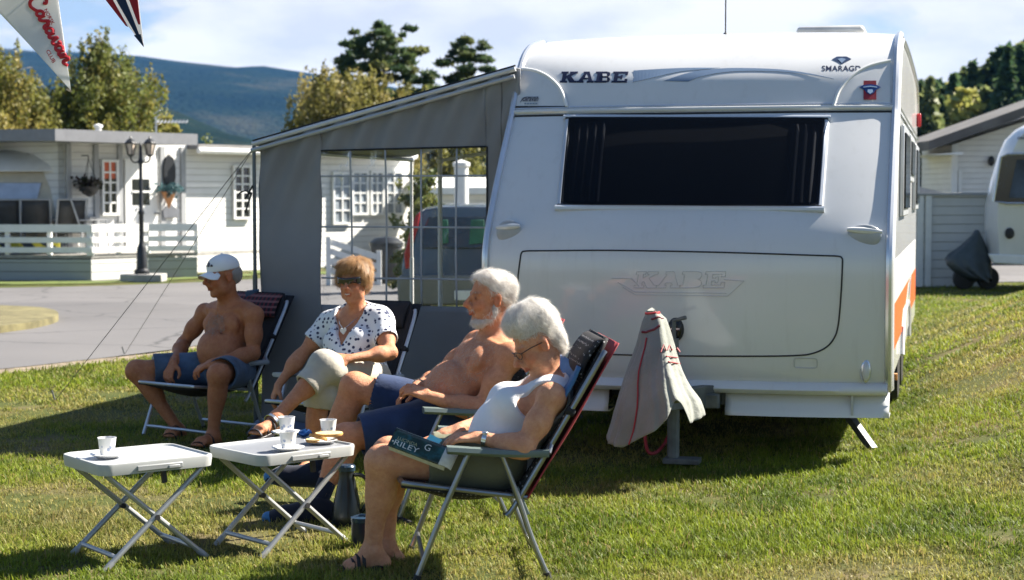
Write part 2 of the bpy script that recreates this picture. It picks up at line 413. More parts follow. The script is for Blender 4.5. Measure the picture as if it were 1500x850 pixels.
# hill on the right under the pine wood
HX = np.linspace(15, 160, 60); 
def hill_z(x, y):
    px = x / y * FPX + 750
    return np.clip(np.interp(px, [1150, 1345, 1500, 1700, 2200], [.5, 4.5, 10.5, 15, 20]), 0, 40) * sstep(70, 210, y)
mb = MB(); mb.grid([[(x / 150 * y, y, hill_z(x / 150 * y, y) - .3) for x in HX] for y in np.linspace(68, 240, 30)])
tag(mb.build('hillside', mat('hill_floor', (.05, .06, .025), .95, var=.4, vs=.4), smooth=180), kind='structure')
# ------------------------------------------------------------------ trees
m, nt, b = newmat('leaves')
at_ = nt.nodes.new('ShaderNodeAttribute'); at_.attribute_name = 'Col'
nt.links.new(at_.outputs['Color'], b.inputs['Base Color']); b.inputs['Roughness'].default_value = .55; b.inputs['Specular IOR Level'].default_value = .3
tr = nt.nodes.new('ShaderNodeBsdfTranslucent'); nt.links.new(at_.outputs['Color'], tr.inputs['Color'])
mx = nt.nodes.new('ShaderNodeMixShader'); mx.inputs[0].default_value = .4
nt.links.new(b.outputs[0], mx.inputs[1]); nt.links.new(tr.outputs[0], mx.inputs[2]); nt.links.new(mx.outputs[0], nt.nodes['Material Output'].inputs['Surface'])
BARK = mat('bark', (.12, .09, .065), .9, var=.4, vs=4, bump=.8, bs=20, bd=.02)
BIRCHBARK = mat('pale_bark', (.42, .38, .33), .85, var=.4, vs=3, bump=.5, bs=14, bd=.02)
def leafcards(P, size, r, droop=0.0, axis_=None, aspect=1.6):
    """one small bent quad per point; P (n,3)"""
    n = len(P); d = r.normal(size=(n, 3)); d[:, 2] -= droop
    if axis_ is not None: d = d * .6 + axis_
    d /= np.linalg.norm(d, axis=1)[:, None]
    u = np.cross(d, r.normal(size=(n, 3))); u /= np.linalg.norm(u, axis=1)[:, None] + 1e-9
    s = size * (.6 + .8 * r.random(n))[:, None]
    a = P - u * s * .5; b_ = P + d * s * aspect * .5 + u * s * .1; c_ = P + u * s * .5 + d * s * .2; e = P - d * s * aspect * .5
    return np.stack([a, e, c_, b_], 1).reshape(-1, 3), np.arange(n * 4).reshape(n, 4)
def leafcol(n, cols, r, rep=4, var=.35, gain=1.0):
    cols = np.array(cols) * gain; t = r.random(n) * (len(cols) - 1); i = np.minimum(t.astype(int), len(cols) - 2); f = (t - i)[:, None]
    c = cols[i] * (1 - f) + cols[i + 1] * f; c = c * (1 - var / 2 + var * r.random(n))[:, None]
    return np.repeat(c, rep, 0)
def tree(name, label, base, H, shape, cols, seed, leaf=.13, nleaf=9000, nlimb=46, kind='birch', group=None, bark=None, cat='tree', t0=.12):
    r = np.random.default_rng(seed); base = V(base); root = empty(name, base, label, cat, group)
    # shape: list of (relative height, radius)
    hs = [q[0] for q in shape]; rs = [q[1] for q in shape]
    mb = MB(); tp = []
    for i in range(9):
        t = i / 8; tp.append(base + V((.06 * H * .15 * math.sin(3 * t + seed), .05 * math.cos(2 * t + seed), H * .93 * t - .1)))
    mb.tube(tp, [.022 * H * (1 - .88 * i / 8) for i in range(9)], 9)
    cl = []
    for k in range(nlimb):
        t = t0 + (1 - t0) * ((k + r.random()) / nlimb); R_ = np.interp(t, hs, rs)
        a = k * 2.4 + r.random() * .8; ln = R_ * (.62 + .42 * r.random())
        s0 = base + V((0, 0, H * max(.05, t - (.10 if kind != 'pine' else .03))))
        up = {'birch': .10, 'round': .06, 'pine': .02}[kind] * H
        e = s0 + V((math.cos(a) * ln, math.sin(a) * ln, up * (.3 + r.random())))
        e.z = min(e.z, base.z + H * .985)
        mid = s0.lerp(e, .55) + V((0, 0, .04 * H * r.random()))
        mb.tube([s0, mid, e], [.006 * H * (1.2 - t), .004 * H * (1.15 - t), .0015 * H], 5)
        for q in range(5 if kind == 'pine' else 6):
            f = .35 + .7 * r.random(); p = s0.lerp(e, f); sp = .16 * R_ + .10
            cl.append((p.x + r.normal() * sp, p.y + r.normal() * sp, p.z + r.normal() * sp * .6, (.14 + .16 * r.random()) * (R_ * .55 + .3)))
    cl.append((base.x, base.y, base.z + H * .97, .12 * H * .3)); cl = np.array(cl)
    mb.build('trunk', bark or BARK, root)
    wgt = cl[:, 3] ** 1.5; idx = r.choice(len(cl), nleaf, p=wgt / wgt.sum()); C_ = cl[idx]
    d = r.normal(size=(nleaf, 3)); d /= np.linalg.norm(d, axis=1)[:, None]; rad_ = (r.random(nleaf) ** .45)[:, None] * C_[:, 3:4]
    if kind == 'pine': sc = np.array([1.35, 1.35, .42])
    elif kind == 'birch': sc = np.array([.85, .85, 1.5])
    else: sc = np.array([1, 1, .95])
    P = C_[:, :3] + d * rad_ * sc
    if kind == 'birch': P[:, 2] -= r.random(nleaf) ** 1.6 * .15 * H * (rad_[:, 0] / C_[:, 3])
    P[:, 2] = np.maximum(P[:, 2], base.z + .15)
    vs, fs = leafcards(P, leaf, r, droop=1.2 if kind == 'birch' else (-.5 if kind == 'pine' else .3), aspect=2.6 if kind == 'pine' else 1.6)
    cc_ = np.repeat(leafcol(len(cl), cols, r, 1, .3, 1.5)[idx], 4, 0) * np.repeat(.8 + .4 * r.random(nleaf), 4)[:, None]
    npmesh('crown', vs, fs, MATS['leaves'], root, smooth=False, cols=cc_); return root
def base_at(px, Y): return V(((px - 750) / FPX * Y, Y, -.05))
BIR = [(.085, .10, .022), (.14, .135, .032), (.20, .165, .045)]
tree('birch_tree', 'loose olive green birch at the left edge, behind the cream caravan', base_at(-2, 58), 6.7, [(0, 1.8), (.2, 2.9), (.5, 2.9), (.8, 2.1), (1, .8)], BIR, 3, bark=BIRCHBARK, group='trees behind the camp', nleaf=52000, nlimb=110, leaf=.09)
tree('birch_tree', 'tall birch with a thin pointed top, behind the house with the lamp post', base_at(150, 60), 7.5, [(0, 1.8), (.2, 2.6), (.45, 2.7), (.65, 2.3), (.8, 1.55), (.9, .8), (1, .12)], [(.07, .09, .025), (.11, .125, .03), (.17, .15, .042)], 5, bark=BIRCHBARK, group='trees behind the camp', nleaf=56000, nlimb=120, leaf=.09)
tree('birch_tree', 'broad yellowish weeping birch rising behind the low end of the awning', base_at(512, 55), 5.65, [(0, 1.6), (.25, 2.3), (.6, 2.35), (.85, 1.9), (1, .9)], [(.10, .10, .027), (.155, .14, .042), (.21, .175, .06)], 8, nleaf=60000, nlimb=120, bark=BIRCHBARK, group='trees behind the camp', leaf=.085)
tree('birch_tree', 'smaller green birch between the weeping birch and the pines', base_at(650, 58), 5.2, [(0, 1.0), (.3, 1.6), (.7, 1.3), (1, .4)], [(.10, .11, .03), (.16, .15, .04)], 9, nleaf=30000, nlimb=80, leaf=.09, bark=BIRCHBARK, group='trees behind the camp')
PIN = [(.03, .055, .024), (.055, .085, .032), (.10, .11, .038)]
tree('pine_tree', 'tall open pine with gaps of sky, highest of the trees left of the caravan', base_at(560, 80), 9.75, [(0, .6), (.45, .9), (.6, 2.0), (.75, 2.1), (.87, 1.9), (.95, 1.5), (1, .3)], PIN, 12, kind='pine', nleaf=17000, nlimb=34, leaf=.12, group='pines behind the awning', t0=.4)
tree('pine_tree', 'dark round topped pine just left of the caravan roof', base_at(682, 80), 9.1, [(0, .6), (.3, 1.3), (.6, 1.9), (.8, 1.75), (.93, 1.1), (1, .4)], PIN, 14, kind='pine', nleaf=19000, nlimb=42, leaf=.12, group='pines behind the awning', t0=.25)
tree('pine_tree', 'small spiky pine low between the two big pines', base_at(629, 78), 7.4, [(0, .8), (.5, 1.0), (.8, .6), (1, .08)], PIN, 15, kind='pine', nleaf=4500, nlimb=30, leaf=.16, group='pines behind the awning', t0=.2)
tree('shrub', 'small yellow green shrub showing over the house roof beside the antenna', base_at(246, 46), 3.75, [(0, .5), (.5, .6), (.8, .5), (1, .2)], [(.16, .16, .04), (.24, .21, .06)], 16, kind='round', nleaf=2500, nlimb=20, cat='shrub')
tree('shrub', 'dark low tree seen between the cream caravan and the birches', base_at(75, 50), 2.9, [(0, .9), (.5, 1.1), (1, .3)], [(.04, .06, .02), (.06, .08, .03)], 17, kind='round', nleaf=3000, nlimb=22, cat='shrub')
tree('cypress', 'narrow green conifer bush seen through the awning window beside the car', base_at(618, 27), 1.95, [(0, .22), (.3, .3), (.7, .24), (1, .05)], [(.05, .07, .02), (.10, .12, .03), (.16, .15, .05)], 18, kind='round', nleaf=4500, nlimb=40, leaf=.06, cat='bush', t0=.02)
# the pine wood on the hill reads as one mass
r = np.random.default_rng(21); VS = []; FS = []; CS = []; off = 0; tr_ = MB()
n_t = 0
while n_t < 430:
    y = 150 + 85 * r.random(); px = 1240 + 420 * r.random(); x = (px - 750) / FPX * y; z0 = float(hill_z(x, y)) - .3
    H = 5.5 + 4.0 * r.random(); W = 1.1 + .7 * r.random(); decid = r.random() < .16; nl = 240
    if px < 1345 and r.random() < .6: continue
    t = r.random(nl) ** .8
    prof = np.where(t < .25, t / .25, ((1 - t) / .75) ** (.6 if r.random() < .6 else 1.0)) if not decid else np.sqrt(np.clip(1 - (2 * t - 1) ** 2, 0, 1))
    a = r.random(nl) * 2 * PI; lay = (np.floor(t * 7) % 2) * .25 + .8
    rr = W * prof * lay * (.45 + .6 * r.random(nl)) * (1.25 if decid else 1)
    P = np.stack([x + rr * np.cos(a), y + rr * np.sin(a), z0 + H * (.12 + .88 * t)], 1)
    ax = np.stack([np.cos(a), np.sin(a), np.full(nl, -.35 if not decid else 0)], 1)
    vs, fs = leafcards(P, .68, r, axis_=ax, aspect=1.5)
    cols = [(.10, .115, .03), (.17, .16, .045)] if decid else ([(.018, .038, .017), (.04, .06, .024)] if r.random() < .6 else [(.045, .06, .022), (.075, .085, .032)])
    VS.append(vs); FS.append(fs + off); off += len(vs); CS.append(leafcol(nl, cols, r, 4, .5, 2.7))
    n_t += 1
o = npmesh('pine_wood', np.concatenate(VS), np.concatenate(FS), MATS['leaves'], smooth=False, cols=np.concatenate(CS))
tag(o, 'wood of dark pines covering the hill at the right', 'wood', kind='stuff')
# ------------------------------------------------------------------ materials of the camp
def siding(name, col, pitch=.13):
    m, nt, b = newmat(name)
    n = _ramp(nt, _noise(nt, 2.5, 5), [(.3, tuple(c * .9 for c in col)), (.7, col)])
    tc = nt.nodes.new('ShaderNodeTexCoord'); sx = nt.nodes.new('ShaderNodeSeparateXYZ'); nt.links.new(tc.outputs['Object'], sx.inputs[0])
    f = _math(nt, 'FRACT', _math(nt, 'DIVIDE', sx.outputs['Z'], pitch))
    g = _ramp(nt, f, [(0, 0.0), (.06, 0.0), (.10, 1.0), (1, .55)])
    nt.links.new(_mix(nt, _ramp(nt, f, [(0, 1.0), (.05, .8), (.08, 0.0)]), n, tuple(c * .55 for c in col)), b.inputs['Base Color'])
    b.inputs['Roughness'].default_value = .6; _bump(nt, g, .8, .015, b); return m
W_SID = siding('white_siding', (.80, .79, .76)); G_SID = siding('pale_siding', (.66, .66, .64), .15)
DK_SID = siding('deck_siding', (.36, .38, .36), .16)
WHITE = mat('white_paint', (.80, .80, .78), .45, var=.05); GREYP = mat('grey_paint', (.36, .37, .38), .5, var=.08)
ROOFG = mat('grey_roofing', (.22, .215, .21), .7, var=.15, vs=3); GLASSD = mat('dark_glass', (.02, .025, .03), .04, var=.3, vs=2, spec=.8)
BLACKM = mat('black_iron', (.015, .017, .02), .4, var=.2); DARKW = mat('dark_wood', (.05, .05, .05), .6, var=.2)
LAMPG = mat('lamp_glass', (.62, .52, .42), .2, var=.2, spec=.6); ORANGE = mat('orange_fabric', (.55, .13, .06), .8); TERRA = mat('terracotta', (.45, .22, .10), .8)
CONCR = mat('concrete', (.38, .37, .35), .9, var=.15, vs=8, bump=.4, bs=60)
ALU = mat('aluminium', (.62, .63, .65), .32, .9, var=.06); PLANT = mat('plant_green', (.05, .085, .03), .7, var=.4, vs=25)

# ------------------------------------------------------------------ white house with porch, seen obliquely
wd = V((.64, .77, 0)); wn = V((.77, -.64, 0)); HA = V(((282 - 750) / FPX * 34.0, 34.0, 0))
def hw(px, z, out=0.0):
    o = HA + wn * out; k = (px - 750) / FPX
    t = (k * o.y - o.x) / (wd.x - k * wd.y); p = o + wd * t; return V((p.x, p.y, z))
def hy(px, py, out=0.0):
    p = hw(px, 0, out); return hw(px, atY(px, py, p.y).z, out)
def wallquad(mb, px0, px1, z0, z1, out, depth=.05, mi=0):
    a, b_ = hw(px0, z0, out), hw(px1, z0, out); mb.prism([a, b_, V((b_.x, b_.y, z1)), V((a.x, a.y, z1))], -wn * depth, mi)
H = empty('white_house', hw(200, 0), 'white boarded holiday house with a porch, double door and low grey roof', 'house')
mb = MB(); wallquad(mb, 96, 606, 0, 2.55, 0, .2)
a = hw(96, 0); mb.prism([a, a - wn * 5, a - wn * 5 + V((0, 0, 2.6)), a + V((0, 0, 2.55))], wd * .15)
b_ = hw(606, 0); mb.prism([b_, b_ - wn * 5, b_ - wn * 5 + V((0, 0, 2.6)), b_ + V((0, 0, 2.55))], -wd * .15)
mb.build('wall', W_SID, H, smooth=0)
mb = MB()
p0, p1 = hy(83, 205, 1.1), hw(290, 2.62, 1.1); z0 = 2.62
def slab(px0, px1, zf, out, thick, rise, name, mt):
    a, b_ = hw(px0, zf, out), hw(px1, zf, out); mb = MB()
    mb.prism([a, b_, b_ - wn * 6 + V((0, 0, rise)), a - wn * 6 + V((0, 0, rise))], (0, 0, thick)); return mb.build(name, mt, H, smooth=0)
slab(83, 291, 2.50, 1.25, .21, .12, 'roof', mat('fascia_grey', (.20, .205, .22), .5, var=.08))
slab(292, 610, 2.46, .35, .10, .12, 'roof', ROOFG)
mb = MB(); a, b_ = hw(292, 2.43, .40), hw(610, 2.43, .40); mb.tube([a, b_], .06, 8); mb.build('gutter', WHITE, H)
for px in (103, 143, 178, 240, 270):
    mb = MB(); wallquad(mb, px - 3.2, px + 3.2, .3, 2.5, .045, .04); mb.build('corner_board', GREYP, H, smooth=0)
def win(px0, px1, py0, py1, cols, rows, name='window', out=.05, tint=GLASSD):
    a, b_ = hy(px0, py1, out), hy(px1, py0, out); zl, zh = a.z, b_.z; mb = MB(); L = (b_ - a); L.z = 0; ln = L.length; L.normalize()
    def bar(u0, u1, z0, z1, o=.03):
        p, q = a + L * u0 + wn * o, a + L * u1 + wn * o; p.z = q.z = z0; mb.prism([p, q, V((q.x, q.y, z1)), V((p.x, p.y, z1))], -wn * .05)
    w_ = .05
    bar(-w_, ln + w_, zl - w_, zl); bar(-w_, ln + w_, zh, zh + w_); bar(-w_, 0, zl, zh); bar(ln, ln + w_, zl, zh)
    for k in range(1, cols): bar(ln * k / cols - .018, ln * k / cols + .018, zl, zh, .022)
    for k in range(1, rows): bar(0, ln, zl + (zh - zl) * k / rows - .016, zl + (zh - zl) * k / rows + .016, .018)
    f = mb.build(name, WHITE, H, smooth=0); g = MB(); p, q = a - wn * .012, a + L * ln - wn * .012
    g.add([V((p.x, p.y, zl)), V((q.x, q.y, zl)), V((q.x, q.y, zh)), V((p.x, p.y, zh))], [(0, 1, 2, 3)]); g.build('pane', tint, f, smooth=0); return f
win(345, 366, 246, 318, 2, 6); win(153, 171, 238, 312, 2, 5)
cur = MB(); a, b_ = hy(154, 262, .055), hy(170, 238, .055); cur.prism([a, V((b_.x, b_.y, a.z)), b_, V((a.x, a.y, b_.z))], -wn * .01); cur.build('curtain', ORANGE, H, smooth=0)
d = MB(); wallquad(d, 185, 231, .36, 2.25, .06, .05); dr = d.build('door', WHITE, H, smooth=0)
a = MB(); wallquad(a, 195, 220, 1.36, 1.86, .066, .01); a.build('pane', GLASSD, dr, smooth=0)
a = MB(); wallquad(a, 206.5, 208.5, 1.36, 1.86, .08, .02); wallquad(a, 195, 220, 1.60, 1.64, .08, .02); a.build('glazing_bar', WHITE, dr, smooth=0)
h = hw(227, 1.2, .1); a = MB(); a.bar(h, h + wd * .12, .03, .02); a.build('handle', BLACKM, dr)
# hanging things on the porch wall
p = hy(132, 276, .22); t = empty('hanging_basket', p - V((0, 0, .12)), 'dark hanging flower basket on the porch wall beside the door window', 'flower basket')
a = MB(); a.lathe([(.02, -.16), (.13, -.1), (.19, 0), (.2, .03), (.17, .03), (.1, .0)], p, 16); a.build('basket', DARKW, t)
r = np.random.default_rng(5); P = r.normal(size=(260, 3)) * np.array([.11, .11, .06]) + np.array([p.x, p.y, p.z + .08]); vs, fs = leafcards(P, .06, r)
npmesh('leaves', vs, fs, MATS['leaves'], t, smooth=False, cols=leafcol(260, [(.03, .05, .02), (.09, .06, .06)], r))
a = MB(); top = p + V((0, 0, .55)) - wn * .02
for k in range(3): a.tube([p + V((.18 * math.cos(2.1 * k), .18 * math.sin(2.1 * k), .02)), top], .006, 5)
a.tube([top, top + V((0, 0, .06)), top - wn * .2 + V((0, 0, .06))], .012, 6); a.build('hanger', BLACKM, t)
p = hy(250, 252, .08); a = MB(); a.prism([p + wd * x + V((0, 0, y)) for x, y in [(.0, .34), (.1, .27), (.15, .1), (.15, -.12), (.09, -.28), (0, -.34), (-.09, -.28), (-.15, -.12), (-.15, .1), (-.1, .27)]], -wn * .06)
t = a.build('wall_plaque', BLACKM, bevel=.01); tag(t, 'black oval iron ornament on the porch wall, right of the door', 'ornament')
p = hy(248, 281, .2); t = empty('wall_planter', p - V((0, 0, .35)), 'cone shaped terracotta wall planter with bluish plants below the black ornament', 'planter')
a = MB(); a.lathe([(.01, -.32), (.14, -.02), (.16, 0), (.13, 0)], p, 14); a.build('cone', TERRA, t)
P = r.normal(size=(200, 3)) * np.array([.12, .12, .05]) + np.array([p.x, p.y, p.z + .05]); vs, fs = leafcards(P, .06, r)
npmesh('leaves', vs, fs, MATS['leaves'], t, smooth=False, cols=leafcol(200, [(.04, .09, .10), (.08, .16, .18)], r))
p = hy(251, 312, .08); a = MB(); a.prism([p + wd * x + V((0, 0, y)) for x, y in [(-.18, -.1), (.18, -.1), (.2, .05), (.08, .12), (0, .2), (-.1, .12), (-.2, .05)]], -wn * .05)
tag(a.build('wall_sign', mat('slate', (.13, .14, .16), .7), bevel=.01), 'small slate coloured sign low on the porch wall under the planter', 'sign')
# antenna on the roof
p = atY(229, 212, 38); t = empty('tv_antenna', p, 'thin television antenna with a long boom above the house roof', 'antenna')
a = MB(); a.tube([p - V((0, 0, .3)), p + V((0, 0, .62))], .02, 6); a.build('mast', ALU, t)
a = MB(); q = p + V((-.02, 0, .50)); a.tube([q, q + V((.72, 0, 0))], .014, 6)
for k in range(9): a.tube([q + V((.06 + .08 * k, -.12, -.03)), q + V((.06 + .08 * k, .12, .05))], .008, 5)
for k in range(4): a.tube([q + V((-.03, 0, .18 - .1 * k)), q + V((.12, -.06, .26 - .1 * k))], .008, 5)
a.build('boom', ALU, t)
a = MB(); p = atY(144, 195, 37); a.lathe([(.07, -.3), (.07, .12), (.1, .12), (.1, .17), (.01, .2)], p, 10); tag(a.build('roof_vent', WHITE), 'short white vent pipe on the roof of the white house', 'vent pipe')

# ------------------------------------------------------------------ deck in front
K = gnd(134, 412); K.z = 0; D1 = K + wd * 1.28; D0 = V((-13.0, K.y + .35, 0)); D2 = V((-5.92, D1.y + .35, 0))
path = [D0, K, D1, D2]; FZ = .47
dk = empty('deck', K, 'raised deck with grey boarded skirt in front of the white house', 'deck')
back = [V((-5.0, 33.8, 0)), V((-14, 33.2, 0))]
mb = MB(); mb.prism([p + V((0, 0, FZ - .06)) for p in path + back], (0, 0, .06)); mb.build('floor', mat('deck_boards', (.30, .29, .27), .8, var=.2, vs=7), dk, smooth=0)
for a, b_ in zip(path[:-1], path[1:]):
    mb = MB(); n_ = (b_ - a).cross(V((0, 0, 1))).normalized(); mb.prism([a, b_, b_ + V((0, 0, FZ - .08)), a + V((0, 0, FZ - .08))], -n_ * .05)
    mb.build('skirt', DK_SID if a != K else G_SID, dk, smooth=0)  # sunlit face takes the paler siding, its light put into the colour
rl = empty('deck_railing', K + V((0, 0, FZ)), 'white three board railing around the deck by the lamp post', 'railing')
for a, b_ in zip(path[:-1], path[1:]):
    for zc, hh in ((FZ + .48, .14), (FZ + .27, .10), (FZ + .09, .10)):
        mb = MB(); n_ = (b_ - a).cross(V((0, 0, 1))).normalized(); e = -.06 if hh > .12 else 0
        mb.prism([a + V((0, 0, zc - hh / 2)), b_ + V((0, 0, zc - hh / 2)), b_ + V((0, 0, zc + hh / 2)), a + V((0, 0, zc + hh / 2))], n_ * .03 + V((0, 0, 0)))
        mb.build('rail', WHITE, rl, smooth=0)
    L = (b_ - a).length; k = max(1, round(L / .75))
    for i in range(k + 1):
        q = a.lerp(b_, i / k) - (b_ - a).cross(V((0, 0, 1))).normalized() * .05; mb = MB(); mb.box(q + V((0, 0, FZ + .27)), (.08, .08, .56)); mb.build('post', WHITE, rl, smooth=0)
# things on the deck
def deck_chair(px, py, hd, label):
    p = atY(px, py, K.y + 1.0); p.z = FZ; t = empty('deck_chair', p, label, 'chair', 'chairs on the deck')
    c, s = math.cos(hd), math.sin(hd); ex = V((c, s, 0)); ey = V((-s, c, 0)); G = lambda x, y, z: p + ex * x + ey * y + V((0, 0, z))
    a = MB(); a.grid([[G(x, -.26 - (z - .4) * .3, z) for x in (-.24, 0, .24)] for z in np.linspace(.38, .98, 5)]); a.build('backrest', DARKW, t, solid=.02)
    a = MB(); a.grid([[G(x, y, .40) for x in (-.24, 0, .24)] for y in (-.25, 0, .25)]); a.build('seat', DARKW, t, solid=.02)
    a = MB()
    for sx in (-.27, .27):
        a.tube([G(sx, .25, 0), G(sx, .2, .62), G(sx, -.3, .62)], .018, 6); a.tube([G(sx, -.3, 0), G(sx, -.26, .4), G(sx, -.46, 1.0)], .018, 6)
    a.tube([G(-.27, -.46, 1.0), G(.27, -.46, 1.0)], .018, 6); a.build('frame', GREYP, t)
deck_chair(18, 325, .1, 'dark mesh chair on the deck nearest the cream caravan'); deck_chair(53, 325, .25, 'second dark mesh chair on the deck from the cream caravan')
deck_chair(98, 325, .5, 'dark deck chair in front of the white corner of the porch, partly behind its neighbour'); deck_chair(133, 325, -1.0, 'dark deck chair under the hanging basket, seat turned to the door')
p = atY(95, 330, K.y + 1.25); t = empty('deck_table', V((p.x, p.y, FZ)), 'pale table between the chairs on the deck', 'table')
a = MB(); a.box((p.x, p.y, FZ + .66), (1.1, .6, .04)); a.build('tabletop', GREYP, t, bevel=.01)
for sx in (-.5, .5):
    for sy in (-.25, .25): a = MB(); a.tube([(p.x + sx, p.y + sy, FZ), (p.x + sx * .9, p.y + sy, FZ + .65)], .02, 6); a.build('leg', GREYP, t)
a = MB(); p = atY(40, 358, K.y + .45); rows = [[V((p.x + x, p.y, FZ + .02 + z)) for x in np.linspace(-.6, .6, 30)] for z in (0, .26)]
m, nt, b = newmat('striped_yellow'); tc = nt.nodes.new('ShaderNodeTexCoord'); wv = nt.nodes.new('ShaderNodeTexWave'); wv.inputs['Scale'].default_value = 1.6; wv.bands_direction = 'DIAGONAL'; wv.inputs['Distortion'].default_value = 1.5
nt.links.new(tc.outputs['Object'], wv.inputs['Vector']); nt.links.new(_ramp(nt, wv.outputs['Fac'], [(.45, (.55, .5, .05)), (.55, (.04, .05, .07))]), b.inputs['Base Color'])
for row in rows:
    for i, q in enumerate(row): q.y += .02 * math.sin(i)
a.grid(rows); tag(a.build('windbreak', m, solid=.01), 'yellow and black striped cloth behind the deck railing', 'cloth')

# ------------------------------------------------------------------ lamp post
p = gnd(208, 413); p.z = 0; t = empty('lamp_post', p, 'black cast iron lamp post with two lanterns on a concrete base', 'lamp post'); s = FPX / p.y
a = MB(); a.box(p + V((.02, .05, .07)), (.74, .5, .14)); a.build('concrete_base', CONCR, t, bevel=.015)
a = MB(); a.lathe([(.14, .14), (.14, .2), (.10, .24), (.085, .60), (.06, .66), (.045, .72), (.042, 1.2), (.055, 1.22), (.055, 1.26), (.036, 1.30), (.03, 2.1), (.05, 2.12), (.05, 2.16), (.03, 2.2), (.025, 2.44), (.0, 2.5)], p, 14); a.build('post', BLACKM, t)
for sx in (-1, 1):
    e = p + V((sx * .17, -.02, 2.26)); a = MB(); a.tube(catmull([p + V((0, 0, 2.16)), p + V((sx * .1, 0, 2.13)), p + V((sx * .165, -.01, 2.18)), e], 5), .016, 6); a.build('arm', BLACKM, t)
    L_ = MB(); L_.lathe([(.03, -.03), (.055, 0), (.0551, .01)], e, 6); L_.lathe([(.105, .20), (.11, .215), (.06, .275), (.026, .29), (.013, .33), (0, .34)], e, 6)
    for k in range(6): q = 2 * PI * k / 6; L_.tube([e + V((.055 * math.cos(q), .055 * math.sin(q), 0)), e + V((.10 * math.cos(q), .10 * math.sin(q), .205))], .008, 4)
    lo = L_.build('lantern', BLACKM, t); a = MB(); a.lathe([(.05, .01), (.094, .20)], e, 6); a.build('glass', LAMPG, lo, smooth=0)

# ------------------------------------------------------------------ old cream caravan at the left edge
p = gnd(60, 398); Y = 31.9; CRM = mat('cream_gelcoat', (.62, .56, .44), .35, var=.08); t = empty('old_caravan', V((-9.4, Y, 0)), 'old cream caravan with a silver window behind the deck chairs', 'caravan')
prof = [(0, .5), (-.06, .8), (-.04, 1.2), (.08, 1.7), (.22, 2.0), (.42, 2.2), (.75, 2.32), (1.2, 2.36), (3, 2.36), (3, .5)]
def oc(x, v, z): return V((-8.32 - .05 + x, Y + v, z)) + V((.25 * v, 0, 0))
mb = MB(); mb.prism([oc(-2.2, v, z) for v, z in prof], (2.2, 0, 0)); mb.build('body', CRM, t, bevel=.05)
mb = MB(); mb.prism([oc(-2.24, v, z + .01) for v, z in [(.0, 1.98), (.1, 2.12), (.4, 2.3), (.8, 2.4), (3, 2.42), (3, 2.3), (.8, 2.32), (.45, 2.18), (.22, 1.98)]], (2.3, 0, 0)); mb.build('roof', WHITE, t, bevel=.03)
mb = MB(); q = [oc(-1.9, -.02, 1.22), oc(-.55, -.02, 1.22), oc(-.45, .1, 1.78), oc(-1.9, .1, 1.78)]; mb.prism(q, (0, -.03, .004)); mb.build('window', mat('silver_blind', (.55, .57, .62), .3, .5, var=.2, vs=2), t, bevel=.01)
mb = MB(); q = [oc(.02, .55, 1.45), oc(.02, 1.0, 1.45), oc(.02, 1.0, 1.85), oc(.02, .55, 1.85)]; mb.prism(q, (.02, 0, 0)); mb.build('window', GLASSD, t, bevel=.01)
mb = MB(); mb.prism([oc(.03, .5, .5), oc(.03, 2.8, .5), oc(.03, 2.8, 2.3), oc(.03, .5, 2.2)], (.02, 0, 0)); mb.build('side_panel', CRM, t, smooth=0)

# ------------------------------------------------------------------ what stands behind the awning window
def box_house(name, label, cat, px0, px1, ybase, ytop, s0, ang, depth, wallm, roofm, wins, eave=.3):
    o = at(px0, ybase, s0); o.z = 0; d_ = V((math.cos(ang), math.sin(ang), 0)); n_ = V((math.sin(ang), -math.cos(ang), 0))
    k = (px1 - 750) / FPX; L = (k * o.y - o.x) / (d_.x - k * d_.y); Hh = CAMZ + (290 - ytop) / s0
    t = empty(name, o, label, cat); mb = MB(); mb.prism([o, o + d_ * L, o + d_ * L + V((0, 0, Hh)), o + V((0, 0, Hh))], -n_ * depth); mb.build('wall', wallm, t, smooth=0)
    mb = MB(); q = o + V((0, 0, Hh + .002)) + n_ * eave - d_ * .2; mb.prism([q, q + d_ * (L + .4), q + d_ * (L + .4) - n_ * (depth + 2 * eave) + V((0, 0, .25)), q - n_ * (depth + 2 * eave) + V((0, 0, .25))], (0, 0, .14)); mb.build('roof', roofm, t, smooth=0)
    for (a0, a1, y0, y1) in wins:
        def pt(px, py, out): k = (px - 750) / FPX; oo = o + n_ * out; u = (k * oo.y - oo.x) / (d_.x - k * d_.y); g = oo + d_ * u; g.z = atY(px, py, g.y).z; return g
        A_, B_ = pt(a0, y1, .04), pt(a1, y0, .04); mb = MB(); mb.prism([V((A_.x, A_.y, A_.z)), V((B_.x, B_.y, A_.z)), B_, V((A_.x, A_.y, B_.z))], -n_ * .05); f = mb.build('window', WHITE, t, smooth=0)
        i0 = A_ + d_ * .05 + n_ * .012 + V((0, 0, .05)); i1 = B_ - d_ * .05 + n_ * .012 - V((0, 0, .05)); mb = MB()
        mb.prism([i0, V((i1.x, i1.y, i0.z)), i1, V((i0.x, i0.y, i1.z))], -n_ * .01); g = mb.build('pane', mat('pale_glass', (.30, .34, .38), .08, var=.3, vs=3), f, smooth=0)
        mb = MB(); m_ = (i0 + i1) / 2 + n_ * .012; mb.bar((m_.x, m_.y, i0.z), (m_.x, m_.y, i1.z), .04, .02); 
        for q in (.33, .66): zz = i0.z + (i1.z - i0.z) * q; mb.bar(V((i0.x, i0.y, zz)) + n_ * .012, V((i1.x, i1.y, zz)) + n_ * .012, .02, .03)
        mb.build('glazing_bar', WHITE, f, smooth=0)
    return t, o, d_, n_
